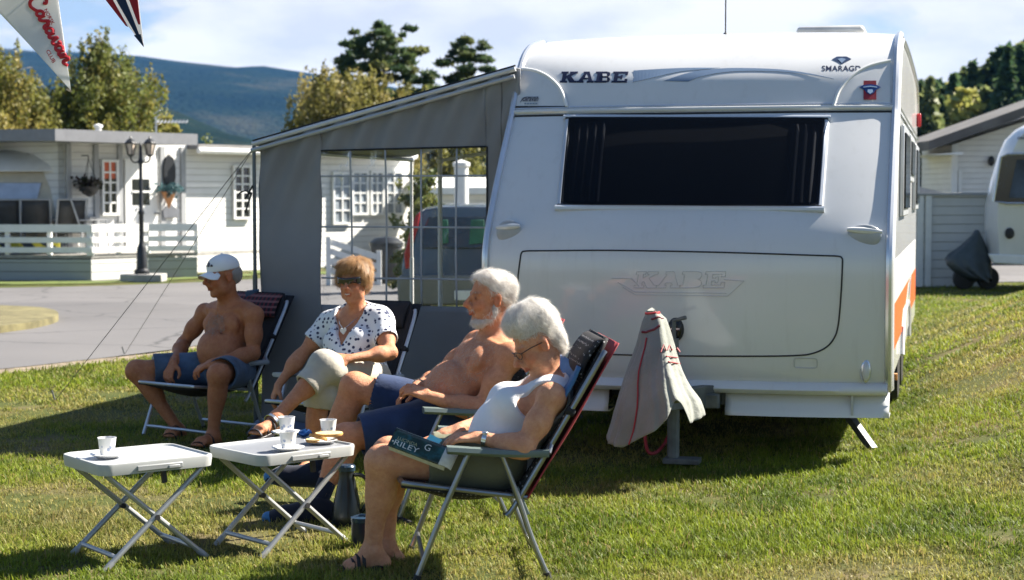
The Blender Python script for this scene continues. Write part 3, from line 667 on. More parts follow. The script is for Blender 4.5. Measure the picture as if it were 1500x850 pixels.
for a_ in ((490, 513, 256, 326), (518, 537, 254, 312), (545, 560, 254, 312), (567, 588, 254, 312)): win(a_[0], a_[1], a_[2], a_[3], 2, 4, tint=mat('pale_glass', (.30, .34, .38), .08, var=.3, vs=3))
box_house('white_shed', 'low white shed with a pale sloped roof behind the parked car', 'shed', 628, 800, 385, 285, 70, .1, 3, W_SID, WHITE, [])
# stair railing and bin in front of the cabin
o = at(490, 400, 86); o.z = 0; t = empty('stair_railing', o, 'white sloping stair railing in front of the house, seen through the awning window', 'railing'); mb = MB()
for k in range(4): mb.bar(o + V((-.1, 0, .28 + .16 * k)), o + V((.75, .1, .0 + .16 * k)), .03, .10)
mb.build('rail', WHITE, t, smooth=0); mb = MB(); mb.box(o + V((-.1, 0, .42)), (.08, .08, .84)); mb.build('post', WHITE, t); mb = MB(); mb.box(o + V((.75, .1, .3)), (.08, .08, .6)); mb.build('post', WHITE, t)
p = at(566, 394, 84); p.z = 0; t = empty('waste_bin', p, 'dark grey waste bin standing on the grass beside the white house', 'bin'); mb = MB(); mb.lathe([(.2, 0), (.24, .06), (.28, .66)], p, 14); mb.build('body', DARKW, t)
mb = MB(); mb.lathe([(.3, .66), (.3, .72), (.2, .8), (0, .83)], p, 14); mb.build('lid', BLACKM, t)
p = at(597, 388, 83); p.z = 0; a = MB(); a.lathe([(.05, 0), (.05, 1.0), (.06, 1.02), (0, 1.05)], p, 10); tag(a.build('white_post', WHITE), 'short white post beside the grey bin', 'post')
p = at(676, 384, 80); p.z = 0; a = MB(); a.lathe([(.13, 0), (.13, 2.05), (.16, 2.08), (.16, 2.14), (0, 2.2)], p, 12); tag(a.build('white_chimney', WHITE), 'thick round white pipe behind the parked car', 'chimney pipe')
mb = MB(); mb.prism([V((-5.2, 33.6, .015)), V((1.5, 31.5, .015)), V((1.5, 32.8, .015)), V((-5.2, 34.6, .015))], (0, 0, .01)); tag(mb.build('grass_strip', mat('strip_grass', (.12, .16, .03), .95, var=.3, vs=5), smooth=0), kind='structure')
mb = MB(); mb.grid([[(x, y0, .016), (x, y0 + 1.0, .016)] for x, y0 in ((-14, 28.9), (-9, 29.2), (-7.3, 29.6), (-6.2, 30.9), (-5, 32.6))]); tag(mb.build('grass_edge', MATS['strip_grass'], smooth=0), kind='structure')
# ------------------------------------------------------------------ the big caravan (local: x right, y backwards, z up)
PHI = math.atan(650 / FPX); C0 = V((2.10, 9.50, 0)); HWD = 1.15
CU = V((math.cos(PHI), -math.sin(PHI), 0)); CO = C0 - CU * HWD
CARM = Matrix.Translation(CO) @ Matrix.Rotation(-PHI, 4, 'Z'); CARI = CARM.inverted()
PROF = [(.035, .425), (-.01, .47), (-.045, .56), (-.075, .75), (-.095, .95), (-.10, 1.10), (-.08, 1.22), (.01, 1.38), (.25, 1.69), (.48, 1.96), (.53, 2.02), (.585, 2.11), (.66, 2.23), (.76, 2.345), (.90, 2.43), (1.12, 2.49), (1.6, 2.54), (3.2, 2.57), (5.4, 2.54), (6.1, 2.47), (6.38, 2.25), (6.46, 1.9), (6.5, 1.2), (6.48, .42)]
PC = [(p.y, p.z) for p in catmull([(0, a, b) for a, b in PROF], 5)]
NFR = next(i for i, p in enumerate(PC) if p[0] > 1.1)
def bulge(x, f): return -.10 * (1 - min(1, abs(x) / HWD) ** 3.2) * f
def prof_v(z):
    for a, b in zip(PC[:NFR], PC[1:NFR + 1]):
        if a[1] <= z <= b[1]: t = (z - a[1]) / (b[1] - a[1] + 1e-9); return a[0] + (b[0] - a[0]) * t
    return PC[NFR][0]
def surf(x, z, out=0.0):
    f = 1 - float(sstep(2.2, 2.5, z)); P = V((x, prof_v(z) + bulge(x, f), z + .03 * float(sstep(2.3, 2.55, z)) * (1 - (x / HWD) ** 4)))
    if out:
        d = .01; a = surf(x, z + d) - surf(x, z - d); b = surf(min(x + d, HWD), z) - surf(x - d, z); n = b.cross(a).normalized(); P = P + n * out
    return P
def car_at(px, py, out=0.0):
    """point of the front panel that the photo shows at a pixel"""
    x = (px - 1020) / 250; z = 1.5 + (290 - py) / 245
    for _ in range(14):
        def e(x_, z_): q = proj(CARM @ surf(max(-HWD, min(HWD, x_)), z_)); return q[0] - px, q[1] - py
        r0 = e(x, z); rx = e(x + .004, z); rz = e(x, z + .004)
        a, b, c, d = (rx[0] - r0[0]) / .004, (rz[0] - r0[0]) / .004, (rx[1] - r0[1]) / .004, (rz[1] - r0[1]) / .004; D = a * d - b * c
        x -= .8 * (d * r0[0] - b * r0[1]) / D; z -= .8 * (-c * r0[0] + a * r0[1]) / D
        x = max(-HWD, min(HWD, x)); z = max(.43, min(2.47, z))
    return (x, z)
def cs(px, py, out=0.0): x, z = car_at(px, py); return surf(x, z, out)
def decal(name, m, px_pts, parent, out=.003, thick=.002):
    """a flat sticker with an outline given in photo pixels, wrapped on the panel"""
    P = [car_at(*p) for p in px_pts]; a = [surf(x, z, out) for x, z in P]; b = [surf(x, z, out - thick) for x, z in P]; n = len(a); mb = MB()
    mb.add(a + b, [tuple(range(n)), tuple(range(2 * n - 1, n - 1, -1))] + [(i, i + n, (i + 1) % n + n, (i + 1) % n) for i in range(n)]); return mb.build(name, m, parent, smooth=0)
m, nt, b = newmat('caravan_gelcoat')
c = _ramp(nt, _noise(nt, 1.2, 6), [(.3, (.61, .62, .625)), (.7, (.67, .675, .675))])
tcs = nt.nodes.new('ShaderNodeTexCoord'); mps = nt.nodes.new('ShaderNodeMapping'); mps.inputs['Scale'].default_value = (7, 7, .5); nt.links.new(tcs.outputs['Object'], mps.inputs[0])
ns = nt.nodes.new('ShaderNodeTexNoise'); ns.inputs['Scale'].default_value = 2.2; ns.inputs['Detail'].default_value = 7; ns.inputs['Roughness'].default_value = .65; nt.links.new(mps.outputs[0], ns.inputs['Vector'])
c = _mix(nt, _ramp(nt, ns.outputs['Fac'], [(.55, 0.0), (.78, .22)]), c, (.40, .38, .34))          # faint rain streaks
nt.links.new(c, b.inputs['Base Color']); b.inputs['Roughness'].default_value = .2; b.inputs['Coat Weight'].default_value = .5; b.inputs['Coat Roughness'].default_value = .04
_bump(nt, _noise(nt, 3.0, 2), .03, .02, b)
GEL = MATS['caravan_gelcoat']; TRIM = mat('trim_grey', (.46, .48, .51), .35, .3, var=.06); SILV = mat('silver_trim', (.66, .68, .70), .25, .7, var=.05)
RUB = mat('black_rubber', (.02, .02, .022), .6, var=.2); NAVY = mat('navy_lettering', (.012, .016, .05), .4); SWOO = mat('swoosh_blue', (.16, .23, .34), .4, var=.05)
CGL = mat('caravan_window', (.006, .008, .011), .05, var=.2, vs=1, spec=.35)
CUR = mat('curtain_dark', (.022, .025, .036), .8)
KR = empty('caravan', (0, 0, 0), 'large white touring caravan with a dark front window, parked on the lawn', 'caravan')
xs = [HWD * math.sin(PI / 2 * t) for t in np.linspace(-1, 1, 33)]
mb = MB(); rows = []
for i, (v_, z_) in enumerate(PC):
    f = 1 - float(sstep(2.2, 2.5, z_)) if i < NFR else 0.0; crown = .03 * float(sstep(2.3, 2.55, z_)) if i > 20 else 0
    rows.append([V((x, v_ + bulge(x, f), z_ + crown * (1 - (x / HWD) ** 4))) for x in xs])
mb.grid(rows)
mb.f.append(tuple(i * len(xs) for i in range(len(PC)))); mb.f.append(tuple(i * len(xs) + len(xs) - 1 for i in range(len(PC) - 1, -1, -1))); mb.m += [0, 0]
mb.build('body', GEL, KR, smooth=50)
def front_tube(name, pts, r, m, out=.0, n=8, closed=False, parent=KR): mb = MB(); mb.tube([surf(x, z, out) for x, z in pts], r, n, closed=closed); return mb.build(name, m, parent)
# corner rails, the trim under the bonnet, ledge and skirts
for sx in (-1, 1):
    mb = MB(); pts = [V((sx * (HWD + .004), v_ - .004, z_)) for v_, z_ in PC[:NFR + 4]]; mb.tube(pts, .022, 8); mb.build('corner_rail', SILV, KR)
    mb = MB(); pts = [V((sx * (HWD + .018), v_ + .045, z_ - .03 * (z_ > 2.3))) for v_, z_ in PC[:NFR + 4]]; mb.tube(pts, .016, 6); mb.build('corner_rail', GEL, KR)
    mb = MB(); pts = [V((sx * HWD, v_, z_ - .01)) for v_, z_ in PC[NFR + 4:-14]]; mb.tube(pts, .02, 6); mb.build('roof_rail', SILV, KR)
front_tube('bonnet_trim', [(x, 2.025) for x in np.linspace(-HWD, HWD, 24)], .016, GEL, .004)
front_tube('trim_gap', [(x, 2.002) for x in np.linspace(-HWD, HWD, 24)], .008, RUB, -.001)
front_tube('bonnet_trim', [(x, 2.045) for x in np.linspace(-HWD, HWD, 24)], .008, SILV, .006)
mb = MB()
rows = [[V((x, bulge(x, 1) + dv, z)) for x in np.linspace(-HWD, HWD, 40)] for dv, z in ((.05, .395), (-.035, .40), (-.05, .425), (-.03, .46), (.02, .475))]
mb.grid(rows); mb.build('ledge', GEL, KR, smooth=60)
for xa, xb in ((-HWD, -.42), (.255, HWD + .01)):
    mb = MB(); mb.grid([[V((x, bulge(x, 1) + dv, z)) for x in np.linspace(xa, xb, 24)] for dv, z in ((.03, .41), (.015, .335), (-.005, .31), (-.01, .275), (.06, .268), (.2, .27))])
    mb.build('skirt', GEL, KR, smooth=50, solid=.012)
mb = MB(); mb.box((.96, bulge(.96, 1) - .004, .345), (.012, .03, .12)); mb.build('skirt_seam', TRIM, KR)
# front window
def winring(px):  # rounded outline through pixel corners
    return px
Wc = [car_at(*p) for p in ((836, 176), (1206, 177), (1197, 304), (824, 302))]
def wpt(u, v_, out): # bilinear in (x,z)
    a, b_, c_, d_ = Wc; x = (a[0] * (1 - u) + b_[0] * u) * (1 - v_) + (d_[0] * (1 - u) + c_[0] * u) * v_; z = (a[1] * (1 - u) + b_[1] * u) * (1 - v_) + (d_[1] * (1 - u) + c_[1] * u) * v_
    return surf(x, z, out)
def wgrid(name, m, u0, u1, v0, v1, out, nu=20, nv=10, parent=KR, wave=0): 
    mb = MB(); mb.grid([[wpt(u, v_, out + wave * math.sin(u * 190)) for u in np.linspace(u0, u1, nu)] for v_ in np.linspace(v0, v1, nv)]); return mb.build(name, m, parent, smooth=60)
rr = rrect(1.0, 1.0, .05, 5)
def wring(name, grow, r, m, out, rr_=.05):
    pts = [wpt(.5 + x * (1 + grow), .5 - y * (1 + grow * 2.2), out) for x, y in [q for q in rrect(1, 1, rr_, 5)]]
    dense = catmull(pts, 4, True); mb = MB(); mb.tube(pts and dense, r, 8, closed=True); return mb
wf = wring('window_frame', .022, .019, TRIM, .004).build('front_window', mat('window_frame_grey', (.50, .54, .60), .3, .2, var=.05), KR)
wring('window_seal', .004, .010, RUB, .010).build('seal', RUB, wf)
wgrid('window_backing', mat('interior_dark_paint', (.004, .005, .006), .9), -.01, 1.01, -.01, 1.01, .006).name = 'blind'  # black sheet behind the pane; the unlit inside is painted as its colour
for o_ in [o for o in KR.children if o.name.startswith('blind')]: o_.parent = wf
m, nt, b = newmat('tinted_pane')
tp_ = nt.nodes.new('ShaderNodeBsdfTransparent'); tp_.inputs[0].default_value = (.42, .45, .5, 1); mx = nt.nodes.new('ShaderNodeMixShader'); mx.inputs[0].default_value = .55
b.inputs['Base Color'].default_value = (.004, .005, .007, 1); b.inputs['Roughness'].default_value = .04; b.inputs['Specular IOR Level'].default_value = .28
nt.links.new(tp_.outputs[0], mx.inputs[1]); nt.links.new(b.outputs[0], mx.inputs[2]); nt.links.new(mx.outputs[0], nt.nodes['Material Output'].inputs['Surface'])
wgrid('curtain', CUR, .02, .15, .06, .96, .011, 60, 8, wf, .004); wgrid('curtain', CUR, .88, .985, .06, .96, .011, 50, 8, wf, .004)
wgrid('pane', m, -.004, 1.004, -.006, 1.006, .024, parent=wf)
# storage hatch: gap line and embossed letters
hp = [(764, 368), (900, 367), (1060, 370), (1233, 376), (1231, 430), (1226, 480), (1214, 505), (1180, 521), (1100, 522), (960, 521), (850, 516), (790, 500), (762, 475), (755, 440)]
hp = [(762, 380), (764, 371), (770, 368), (800, 367.5), (900, 367), (1060, 370), (1200, 374.5), (1226, 375.5), (1233, 378), (1234, 388), (1232, 430), (1228, 475), (1222, 495), (1210, 509), (1190, 518), (1165, 521), (1100, 522), (960, 521), (870, 518), (825, 512), (795, 502), (772, 486), (760, 468), (756, 448), (758, 415)]
hx = [car_at(*p) for p in hp]; hc = [(p.x, p.z) for p in catmull([(x, 0, z) for x, z in hx], 5, True)]
hatch = front_tube('storage_hatch', hc, .0048, RUB, .0005, closed=True)
def letter_map(vs, x0, x1, y0, y1, out, slant=0):
    f = fit2d(vs, x0, x1, y1, y0); return [cs(x + slant * 0, y, out) for x, y in f]
def KABE(x0, x1, y0, y1, slab=.16):
    """slab serif capitals drawn as polygons, in photo pixels"""
    G = {
     'K': [[(0, 0), (.44, 0), (.44, .17), (.34, .17), (.34, .40), (.60, .17), (.52, .17), (.52, 0), (1, 0), (1, .17), (.88, .17), (.62, .40), (.90, .83), (1.02, .83), (1.02, 1), (.60, 1), (.40, .60), (.34, .65), (.34, .83), (.44, .83), (.44, 1), (0, 1), (0, .83), (.10, .83), (.10, .17), (0, .17)]],
     'A': [[(.30, 0), (.66, 0), (.92, .83), (1.02, .83), (1.02, 1), (.60, 1), (.60, .83), (.68, .83), (.64, .70), (.36, .70), (.32, .83), (.40, .83), (.40, 1), (-.02, 1), (-.02, .83), (.08, .83), (.36, .17), (.30, .17)]],
     'B': [[(0, 0), (.66, 0), (.86, .08), (.90, .25), (.84, .42), (.74, .48), (.90, .56), (.95, .75), (.88, .92), (.68, 1), (0, 1), (0, .83), (.10, .83), (.10, .17), (0, .17)]],
     'E': [[(0, 0), (.92, 0), (.92, .32), (.76, .32), (.76, .17), (.34, .17), (.34, .41), (.5, .41), (.5, .32), (.62, .32), (.62, .68), (.5, .68), (.5, .58), (.34, .58), (.34, .83), (.78, .83), (.78, .66), (.95, .66), (.95, 1), (0, 1), (0, .83), (.10, .83), (.10, .17), (0, .17)]]}
    out = []; w_ = (x1 - x0) / 4.18
    for i, ch in enumerate('KABE'):
        ox = x0 + i * w_ * 1.055
        for poly in G[ch]: out.append([(ox + (x + .13 * (1 - y) - .05) * w_, y0 + y * (y1 - y0)) for x, y in poly])
    return out
tt = empty('x', (0, 0, 0)); bpy.data.objects.remove(tt)
for i, poly in enumerate(KABE(821, 921, 105.5, 121.5)): decal('letter', NAVY, poly, KR, .003)
for q in ([(863.5, 111), (868.5, 111), (871, 115.5), (861.5, 115.5)], ): pass
bx = 821 + 2 * 25.2
for y_ in ((109, 112.2), (115.2, 118.6)): decal('letter_opening', GEL, [(bx + 11.5, y_[0]), (bx + 17.5, y_[0]), (bx + 17.5, y_[1]), (bx + 11.5, y_[1])], KR, .0045)
ax = 821 + 25.2
decal('letter_opening', GEL, [(ax + 13.2, 109.5), (ax + 15.6, 114.6), (ax + 10.8, 114.6)], KR, .0045)
def band(name, m, top, bot, out=.0025): # swoosh between two pixel curves, as a strip
    a = catmull([(x, y, 0) for x, y in top], 8); b_ = catmull([(x, y, 0) for x, y in bot], 8); mb = MB()
    mb.grid([[cs(p.x, p.y, out) for p in a], [cs(p.x, p.y, out) for p in b_]]); return mb.build(name, m, KR, smooth=0, solid=.001)
band('swoosh', SWOO, [(928, 104), (970, 101.5), (1010, 100), (1055, 100)], [(927, 121), (962, 113), (1000, 105), (1050, 100.8)])
band('swoosh', SWOO, [(972, 119), (1010, 107), (1055, 101), (1100, 100.5), (1150, 103), (1190, 109), (1221, 116)], [(1008, 120), (1030, 112), (1065, 106), (1105, 104.5), (1150, 106), (1190, 111), (1222, 116.6)])
vs, fs = text2d('SMARAGD', 1, .012, 0, 1.05); mb = MB(); mb.add(letter_map(vs, 1204, 1261, 96.5, 104.5, .0012), fs); mb.build('lettering', NAVY, KR, smooth=0)
decal('gem', mat('gem_blue', (.03, .05, .11), .3), [(1219, 87.5), (1226, 83.5), (1240, 83.5), (1247, 87), (1233, 94.5)], KR)
decal('gem_facet', SWOO, [(1227, 87.5), (1233, 86), (1239, 87.5), (1233, 93)], KR, .0045)
bd = decal('badge', mat('badge_red', (.28, .02, .03), .4), [(1264.5, 120.5), (1283, 120.5), (1283, 148), (1264.5, 148)], KR, .016)
decal('badge_wing', mat('badge_blue', (.02, .06, .22), .35), [(1258.5, 130.5), (1264, 127.5), (1274, 126), (1284, 127.5), (1289.5, 130.5), (1282, 134.5), (1279, 139), (1274, 141.5), (1269, 139), (1266, 134.5)], bd, .019)
decal('badge_emblem', mat('badge_pale', (.45, .6, .78), .35), [(1270.5, 134), (1277.5, 134), (1278, 137.5), (1274, 140.5), (1270, 137.5)], bd, .021)
decal('badge_line', MATS['badge_pale'], [(1264, 130.2), (1274, 128.6), (1284, 130.2), (1284, 131.2), (1274, 130), (1264, 131.2)], bd, .021)
# embossed name on the hatch
EMB = mat('hatch_relief', (.56, .57, .585), .25, var=.03, coat=.4)
def emb(polys, r=.0022):
    for poly in polys:
        mb = MB(); mb.tube([cs(x, y, .002) for x, y in poly], r, 6, closed=True); mb.build('embossed_letter', EMB, hatch)
emb(KABE(930, 1064, 398, 422))
for q in ([(896, 408), (925, 408), (936, 420)], [(912, 421), (930, 432), (1066, 434), (1090, 412), (1060, 410)], [(905, 414), (930, 428), (1064, 430)]): 
    mb = MB(); mb.tube([cs(x, y, .002) for x, y in q], .0022, 6); mb.build('embossed_wing', EMB, hatch)
# hatch lock (dark round opening, right of the hitch cover)
lx, lz = car_at(990, 482); mb = MB(); M_ = Matrix.Rotation(-PI / 2, 3, 'X') @ Matrix.Identity(3)
mb.ell(surf(lx, lz, .0), (.047, .018, .072), None, 20, 10); lk = mb.build('hatch_lock', RUB, KR); mb = MB(); mb.ell(surf(lx, lz, .012), (.035, .012, .055), None, 16, 8); mb.build('lock_cup', mat('lock_black', (.006, .006, .008), .25), lk)
mb = MB(); mb.box(surf(lx, lz + .005, .026), (.05, .008, .010)); mb.build('latch', SILV, lk)
# quarter-round corner covers
for side, c0, pts in ((-1, (757, 158), [(757, 158), (765, 103), (785, 106), (803, 114), (818, 127), (826, 141), (831, 158)]), (1, (1304, 157), [(1221, 157), (1230, 133), (1248, 113), (1272, 99), (1304, 91), (1303, 157)])):
    P = [car_at(*p) for p in pts]
    cu_ = catmull([(p[0], 0, p[1]) for p in (P[1:] if side < 0 else P[:-1])], 6); ed = [(p.x, p.z) for p in cu_]; b0 = P[0] if side < 0 else P[-1]
    full = ed + [b0]; mb = MB(); cen = (sum(p[0] for p in full) / len(full), sum(p[1] for p in full) / len(full)); n = len(full)
    ring = [surf(x, z, .012) for x, z in full]; low = [surf(cen[0] + (x - cen[0]) * 1.02, cen[1] + (z - cen[1]) * 1.02, -.004) for x, z in full]; mb.add(ring + low + [surf(*cen, .013)], [(i, (i + 1) % n, 2 * n) for i in range(n)] + [(i, i + n, (i + 1) % n + n, (i + 1) % n) for i in range(n)])
    cc_ = mb.build('corner_cover', GEL, KR, smooth=30); mb = MB(); mb.tube([surf(x, z, .012) for x, z in ed], .010, 8); mb.build('cover_edge', WHITE, cc_)
    mb = MB(); mb.tube([surf(b0[0], b0[1], .012), surf(*(ed[-1] if side < 0 else ed[0]), .012)], .005, 6); mb.build('cover_gap', RUB, cc_)
vs, fs = text2d('caravan', 1, .01, .3); mb = MB(); mb.add(letter_map(vs, 767, 790, 145, 150.5, .0155), fs); mb.build('sticker', NAVY, KR, smooth=0)
mb = MB(); mb.tube([cs(x, y, .0155) for x, y in ((764, 152), (767, 146), (772, 144.2), (790, 144.2))], .002, 5); mb.build('sticker_line', NAVY, KR)
for k in range(5): mb = MB(); mb.box(cs(771 + 4 * k, 154, .016), (.012, .002, .008)); mb.build('sticker_mark', SWOO, KR)
# grab handles, marker lamp
for c_, w_, tl in (((746, 341), (.078, .02, .075), .05), ((1265, 347), (.098, .02, .068), -.12)):
    x, z = car_at(*c_); mb = MB(); R_ = Matrix.Rotation(tl, 3, 'Y'); mb.ell(surf(x, z, .0), w_, R_, 24, 10); gh = mb.build('grab_handle', mat('handle_recess', (.36, .38, .40), .3, var=.1), KR)
    mb = MB(); P = [surf(x + dx, z + .02 - .09 * dx * (1 if c_[0] > 1000 else -1) * .8 , .028) for dx in np.linspace(-w_[0] * .95, w_[0] * .95, 7)]; mb.tube(P, [.010, .015, .018, .019, .018, .015, .010], 8); mb.build('handle_bar', GEL, gh)
x, z = car_at(1268, 543); mb = MB(); mb.ell(surf(x, z, .0), (.032, .022, .072), None, 20, 10); ml = mb.build('marker_lamp', SILV, KR); mb = MB(); mb.ell(surf(x, z, .012), (.021, .016, .055), None, 16, 8); mb.build('lens', mat('clear_lens', (.55, .56, .56), .08, spec=.8), ml)
a = car_at(1180, 532); mb = MB(); q = [surf(a[0] + dx, a[1] + dz, .003) for dx, dz in rrect(.125, .055, .012, 3)]; mb.tube(q, .002, 5, closed=True); mb.build('hatch_label', TRIM, KR)
# roof things
def roofz(v_): return next((a[1] + (b[1] - a[1]) * (v_ - a[0]) / (b[0] - a[0]) for a, b in zip(PC[NFR - 10:], PC[NFR - 9:]) if a[0] <= v_ <= b[0]), 2.57) + .03
mb = MB(); mb.box((.66, 2.4, roofz(2.4) + .045), (.46, .5, .07)); mb.build('roof_vent', mat('vent_plastic', (.55, .55, .53), .4), KR, bevel=.03)
mb = MB(); mb.box((.66, 2.4, roofz(2.4) + .005), (.42, .46, .05)); mb.build('vent_base', WHITE, KR, bevel=.01)
for k in range(3): mb = MB(); mb.ell((-.33 + .07 * k, 2.0, roofz(2.0) + .012), (.025, .03, .018)); mb.build('roof_stud', TRIM, KR)
mb = MB(); mb.tube([(-.02, 1.9, roofz(1.9)), (-.02, 1.9, roofz(1.9) + .9)], .005, 6); mb.ell((-.02, 1.9, roofz(1.9) + .01), (.02, .02, .03)); mb.build('whip_antenna', RUB, KR)
# right side wall
def side(v0, v1, z0, z1, name, m, out=.004, bev=.0, parent=KR): mb = MB(); mb.box((HWD + out / 2, (v0 + v1) / 2, (z0 + z1) / 2), (out, v1 - v0, z1 - z0)); return mb.build(name, m, parent, bevel=bev)
for v0, v1, z0, z1 in ((1.55, 2.75, 1.38, 1.97), (3.2, 4.3, 1.62, 1.97), (4.9, 6.0, 1.40, 1.95)):
    f = side(v0, v1, z0, z1, 'side_window', TRIM, .03, .008); side(v0 + .05, v1 - .05, z0 + .05, z1 - .05, 'pane', CGL, .042, .004, f)
mb = MB(); mb.tube([(HWD + .012, v_, z_) for v_, z_ in ((1.0, 2.05), (6.3, 2.03))], .012, 6); mb.build('awning_rail', SILV, KR)
STR = mat('orange_stripe', (.62, .10, .015), .4, var=.05); side(.2, 5.0, .58, .86, 'orange_stripe', STR, .006)
side(.2, 6.3, .86, 1.12, 'grey_stripe', mat('pale_grey_stripe', (.48, .48, .48), .4), .004)
mb = MB(); sw = [(HWD + .010, y, z) for y, z in ((3.0, .5), (3.3, .72), (3.9, .84), (4.6, .86), (4.3, .7), (4.1, .5))]; mb.prism(sw, (-.004, 0, 0)); mb.build('white_swoosh', GEL, KR, smooth=0)
side(5.02, 6.3, .58, .86, 'orange_stripe', STR, .006)
mb = MB(); mb.box((HWD + .02, 6.2, 2.2), (.04, .08, .12)); mb.build('side_lamp', mat('red_lens', (.55, .02, .03), .2), KR, bevel=.01)
mb = MB(); mb.box((HWD + .006, .45, 1.55), (.012, .05, .05)); mb.build('side_catch', RUB, KR)
mb = MB(); mb.box((HWD + .006, 1.0, .40), (.03, .05, .04)); mb.build('side_reflector', mat('amber_lens', (.6, .22, .02), .2), KR)
mb = MB(); mb.box((0, 3.4, .36), (2.2, 6.0, .10)); mb.build('floor_pan', RUB, KR)
for y in (2.75, 3.6):
    for x in (-1.03, 1.03):
        M_ = Matrix.Rotation(PI / 2, 3, 'Y'); mb = MB(); mb.lathe([(.18, -.09), (.28, -.095), (.31, -.06), (.315, 0), (.31, .06), (.28, .095), (.18, .09)], (x, y, .32), 28, M_); wl = mb.build('wheel', RUB, KR)
        mb = MB(); mb.lathe([(.0, -.085), (.19, -.08), (.19, .08), (0, .085)], (x, y, .32), 20, M_); mb.build('rim', SILV, wl)
mb = MB(); mb.tube([(HWD + .008, 2.3, .42), (HWD + .008, 2.36, .6), (HWD + .008, 2.6, .7), (HWD + .008, 3.75, .7), (HWD + .008, 4.0, .6), (HWD + .008, 4.05, .42)], .02, 6); mb.build('wheel_arch', GEL, KR)
# steadies, drawbar, jockey wheel
for sx in (-1, 1): mb = MB(); mb.bar((sx * .80, .62, .34), (sx * 1.06, .38, .03), .05, .04); mb.box((sx * 1.08, .36, .015), (.09, .08, .02)); mb.build('corner_steady', mat('galvanised_dark', (.10, .105, .11), .5, .5, var=.3, vs=12), KR, bevel=.004)
GALV = mat('galvanised', (.16, .17, .165), .6, .4, var=.3, vs=9)
mb = MB(); mb.bar((-.5, .5, .37), (-.06, -.62, .40), .07, .11); mb.bar((.4, .5, .37), (-.02, -.62, .40), .07, .11); mb.box((-.04, -.2, .36), (.55, .06, .08)); mb.bar((.3, -.02, .38), (-.1, -.06, .38), .05, .12); mb.build('drawbar', GALV, KR, bevel=.006)
mb = MB(); mb.bar((-.04, -.55, .41), (-.04, -.78, .44), .09, .08); mb.tube([(-.04, -.6, .48), (-.04, -.70, .58), (-.04, -.74, .60)], .016, 8); mb.build('hitch_head', mat('hitch_black', (.03, .03, .033), .4, .3), KR, bevel=.004)
mb = MB(); mb.tube([(.0, -.35, .1), (.0, -.35, .72)], .028, 10); mb.tube([(.0, -.35, .06), (.0, -.35, .5)], .035, 10); jw = mb.build('jockey_wheel', GALV, KR)
mb = MB(); mb.tube([(.0, -.35, .72), (.0, -.35, .82), (.07, -.38, .84)], .012, 8); mb.build('handle', GALV, jw)
mb = MB(); mb.box((.05, -.35, .04), (.20, .12, .03)); mb.tube([(0, -.35, .02), (0, -.35, .14)], .03, 10); mb.build('foot_plate', GALV, jw, bevel=.004)
mb = MB(); mb.tube(catmull([(-.12, -.3, .36), (-.16, -.34, .2), (-.13, -.38, .08), (-.06, -.3, .12), (-.03, .1, .3)], 6), .010, 6); mb.build('tow_cable', mat('red_cable', (.35, .02, .03), .5), KR)
KR.location = CO; KR.rotation_euler.z = -PHI

# ------------------------------------------------------------------ weather cover over the hitch
m, nt, b = newmat('cover_fabric'); nt.links.new(_ramp(nt, _noise(nt, 5, 5), [(.3, (.215, .225, .195)), (.7, (.285, .295, .262))]), b.inputs['Base Color']); b.inputs['Roughness'].default_value = .92; b.inputs['Sheen Weight'].default_value = .2
_bump(nt, _noise(nt, 16, 7, .65), .5, .02, b)
CV = empty('hitch_cover', CARM @ V((-.03, -.75, .2)), 'light grey fabric cover with red piping draped over the caravan hitch', 'cover')
# photo outline at heights: (py, left px, right px)
outl = [(455, 948, 962), (461, 943, 973), (475, 940, 979), (490, 936, 983), (505, 932, 988), (525, 925, 993), (545, 917, 1000), (565, 911, 1010), (585, 905, 1026), (605, 899, 1033), (625, 894, 1031), (645, 887, 1020)]
NA = 144; rows = []
hem_a = [0, .35, .8, 1.0, 1.12, 1.24, 1.36, 1.46, 1.56, 1.62, 1.66, 1.70, 1.80, 1.92, 2.0]; hem_y = [588, 600, 628, 640, 646, 648, 632, 618, 588, 577, 583, 612, 611, 604, 588]
for i, (py, l, r_) in enumerate(outl):
    t = i / (len(outl) - 1); row = []
    for k in range(NA):
        an = 2.0 * k / NA; a = an * PI; hy_ = float(np.interp(an, hem_a, hem_y)); yy = 455 + (hy_ - 455) * t
        lx_ = np.interp(yy, [o[0] for o in outl], [o[1] for o in outl]); rx_ = np.interp(yy, [o[0] for o in outl], [o[2] for o in outl]); Yc = 9.02 - .10 * min(1, t * 1.4)
        A_ = atY(lx_, yy, Yc); B_ = atY(rx_, yy, Yc); c_ = (A_ + B_) / 2; hx_ = (B_ - A_).length / 2; hyy = .035 + .27 * t
        cr = lambda n, ph: 1 - 2 * abs(math.sin(.5 * (n * a + ph))) ** .7                        # sharp-crested folds
        fold = 1 + t * (.07 * cr(5, .6 + .8 * t) + .06 * cr(8, 2.1 - .6 * t) + .025 * math.sin(19 * a + 5 * t)) + .10 * (1 - t) ** 2 * math.sin(4 * a + 9 * t) + .05 * math.sin(14 * t + 2 * a) * (1 - t)
        ca, sa = math.cos(a), math.sin(a); row.append(c_ + V((ca * hx_ * (1 if abs(ca) > .94 else fold), sa * hyy * fold, 0)))
    rows.append(row)
rows2 = []
for i in range(len(rows) - 1):
    for f in (0, .25, .5, .75): rows2.append([p.lerp(q, f) for p, q in zip(rows[i], rows[i + 1])])
rows2.append(rows[-1]); mb = MB()
mb.grid([r_ + [r_[0]] for r_ in rows2]); top = len(mb.v); c_ = sum(rows2[0], V()) / NA; mb.add([c_ + V((0, 0, .015))] + rows2[0], [(0, 1 + k, 1 + (k + 1) % NA) for k in range(NA)])
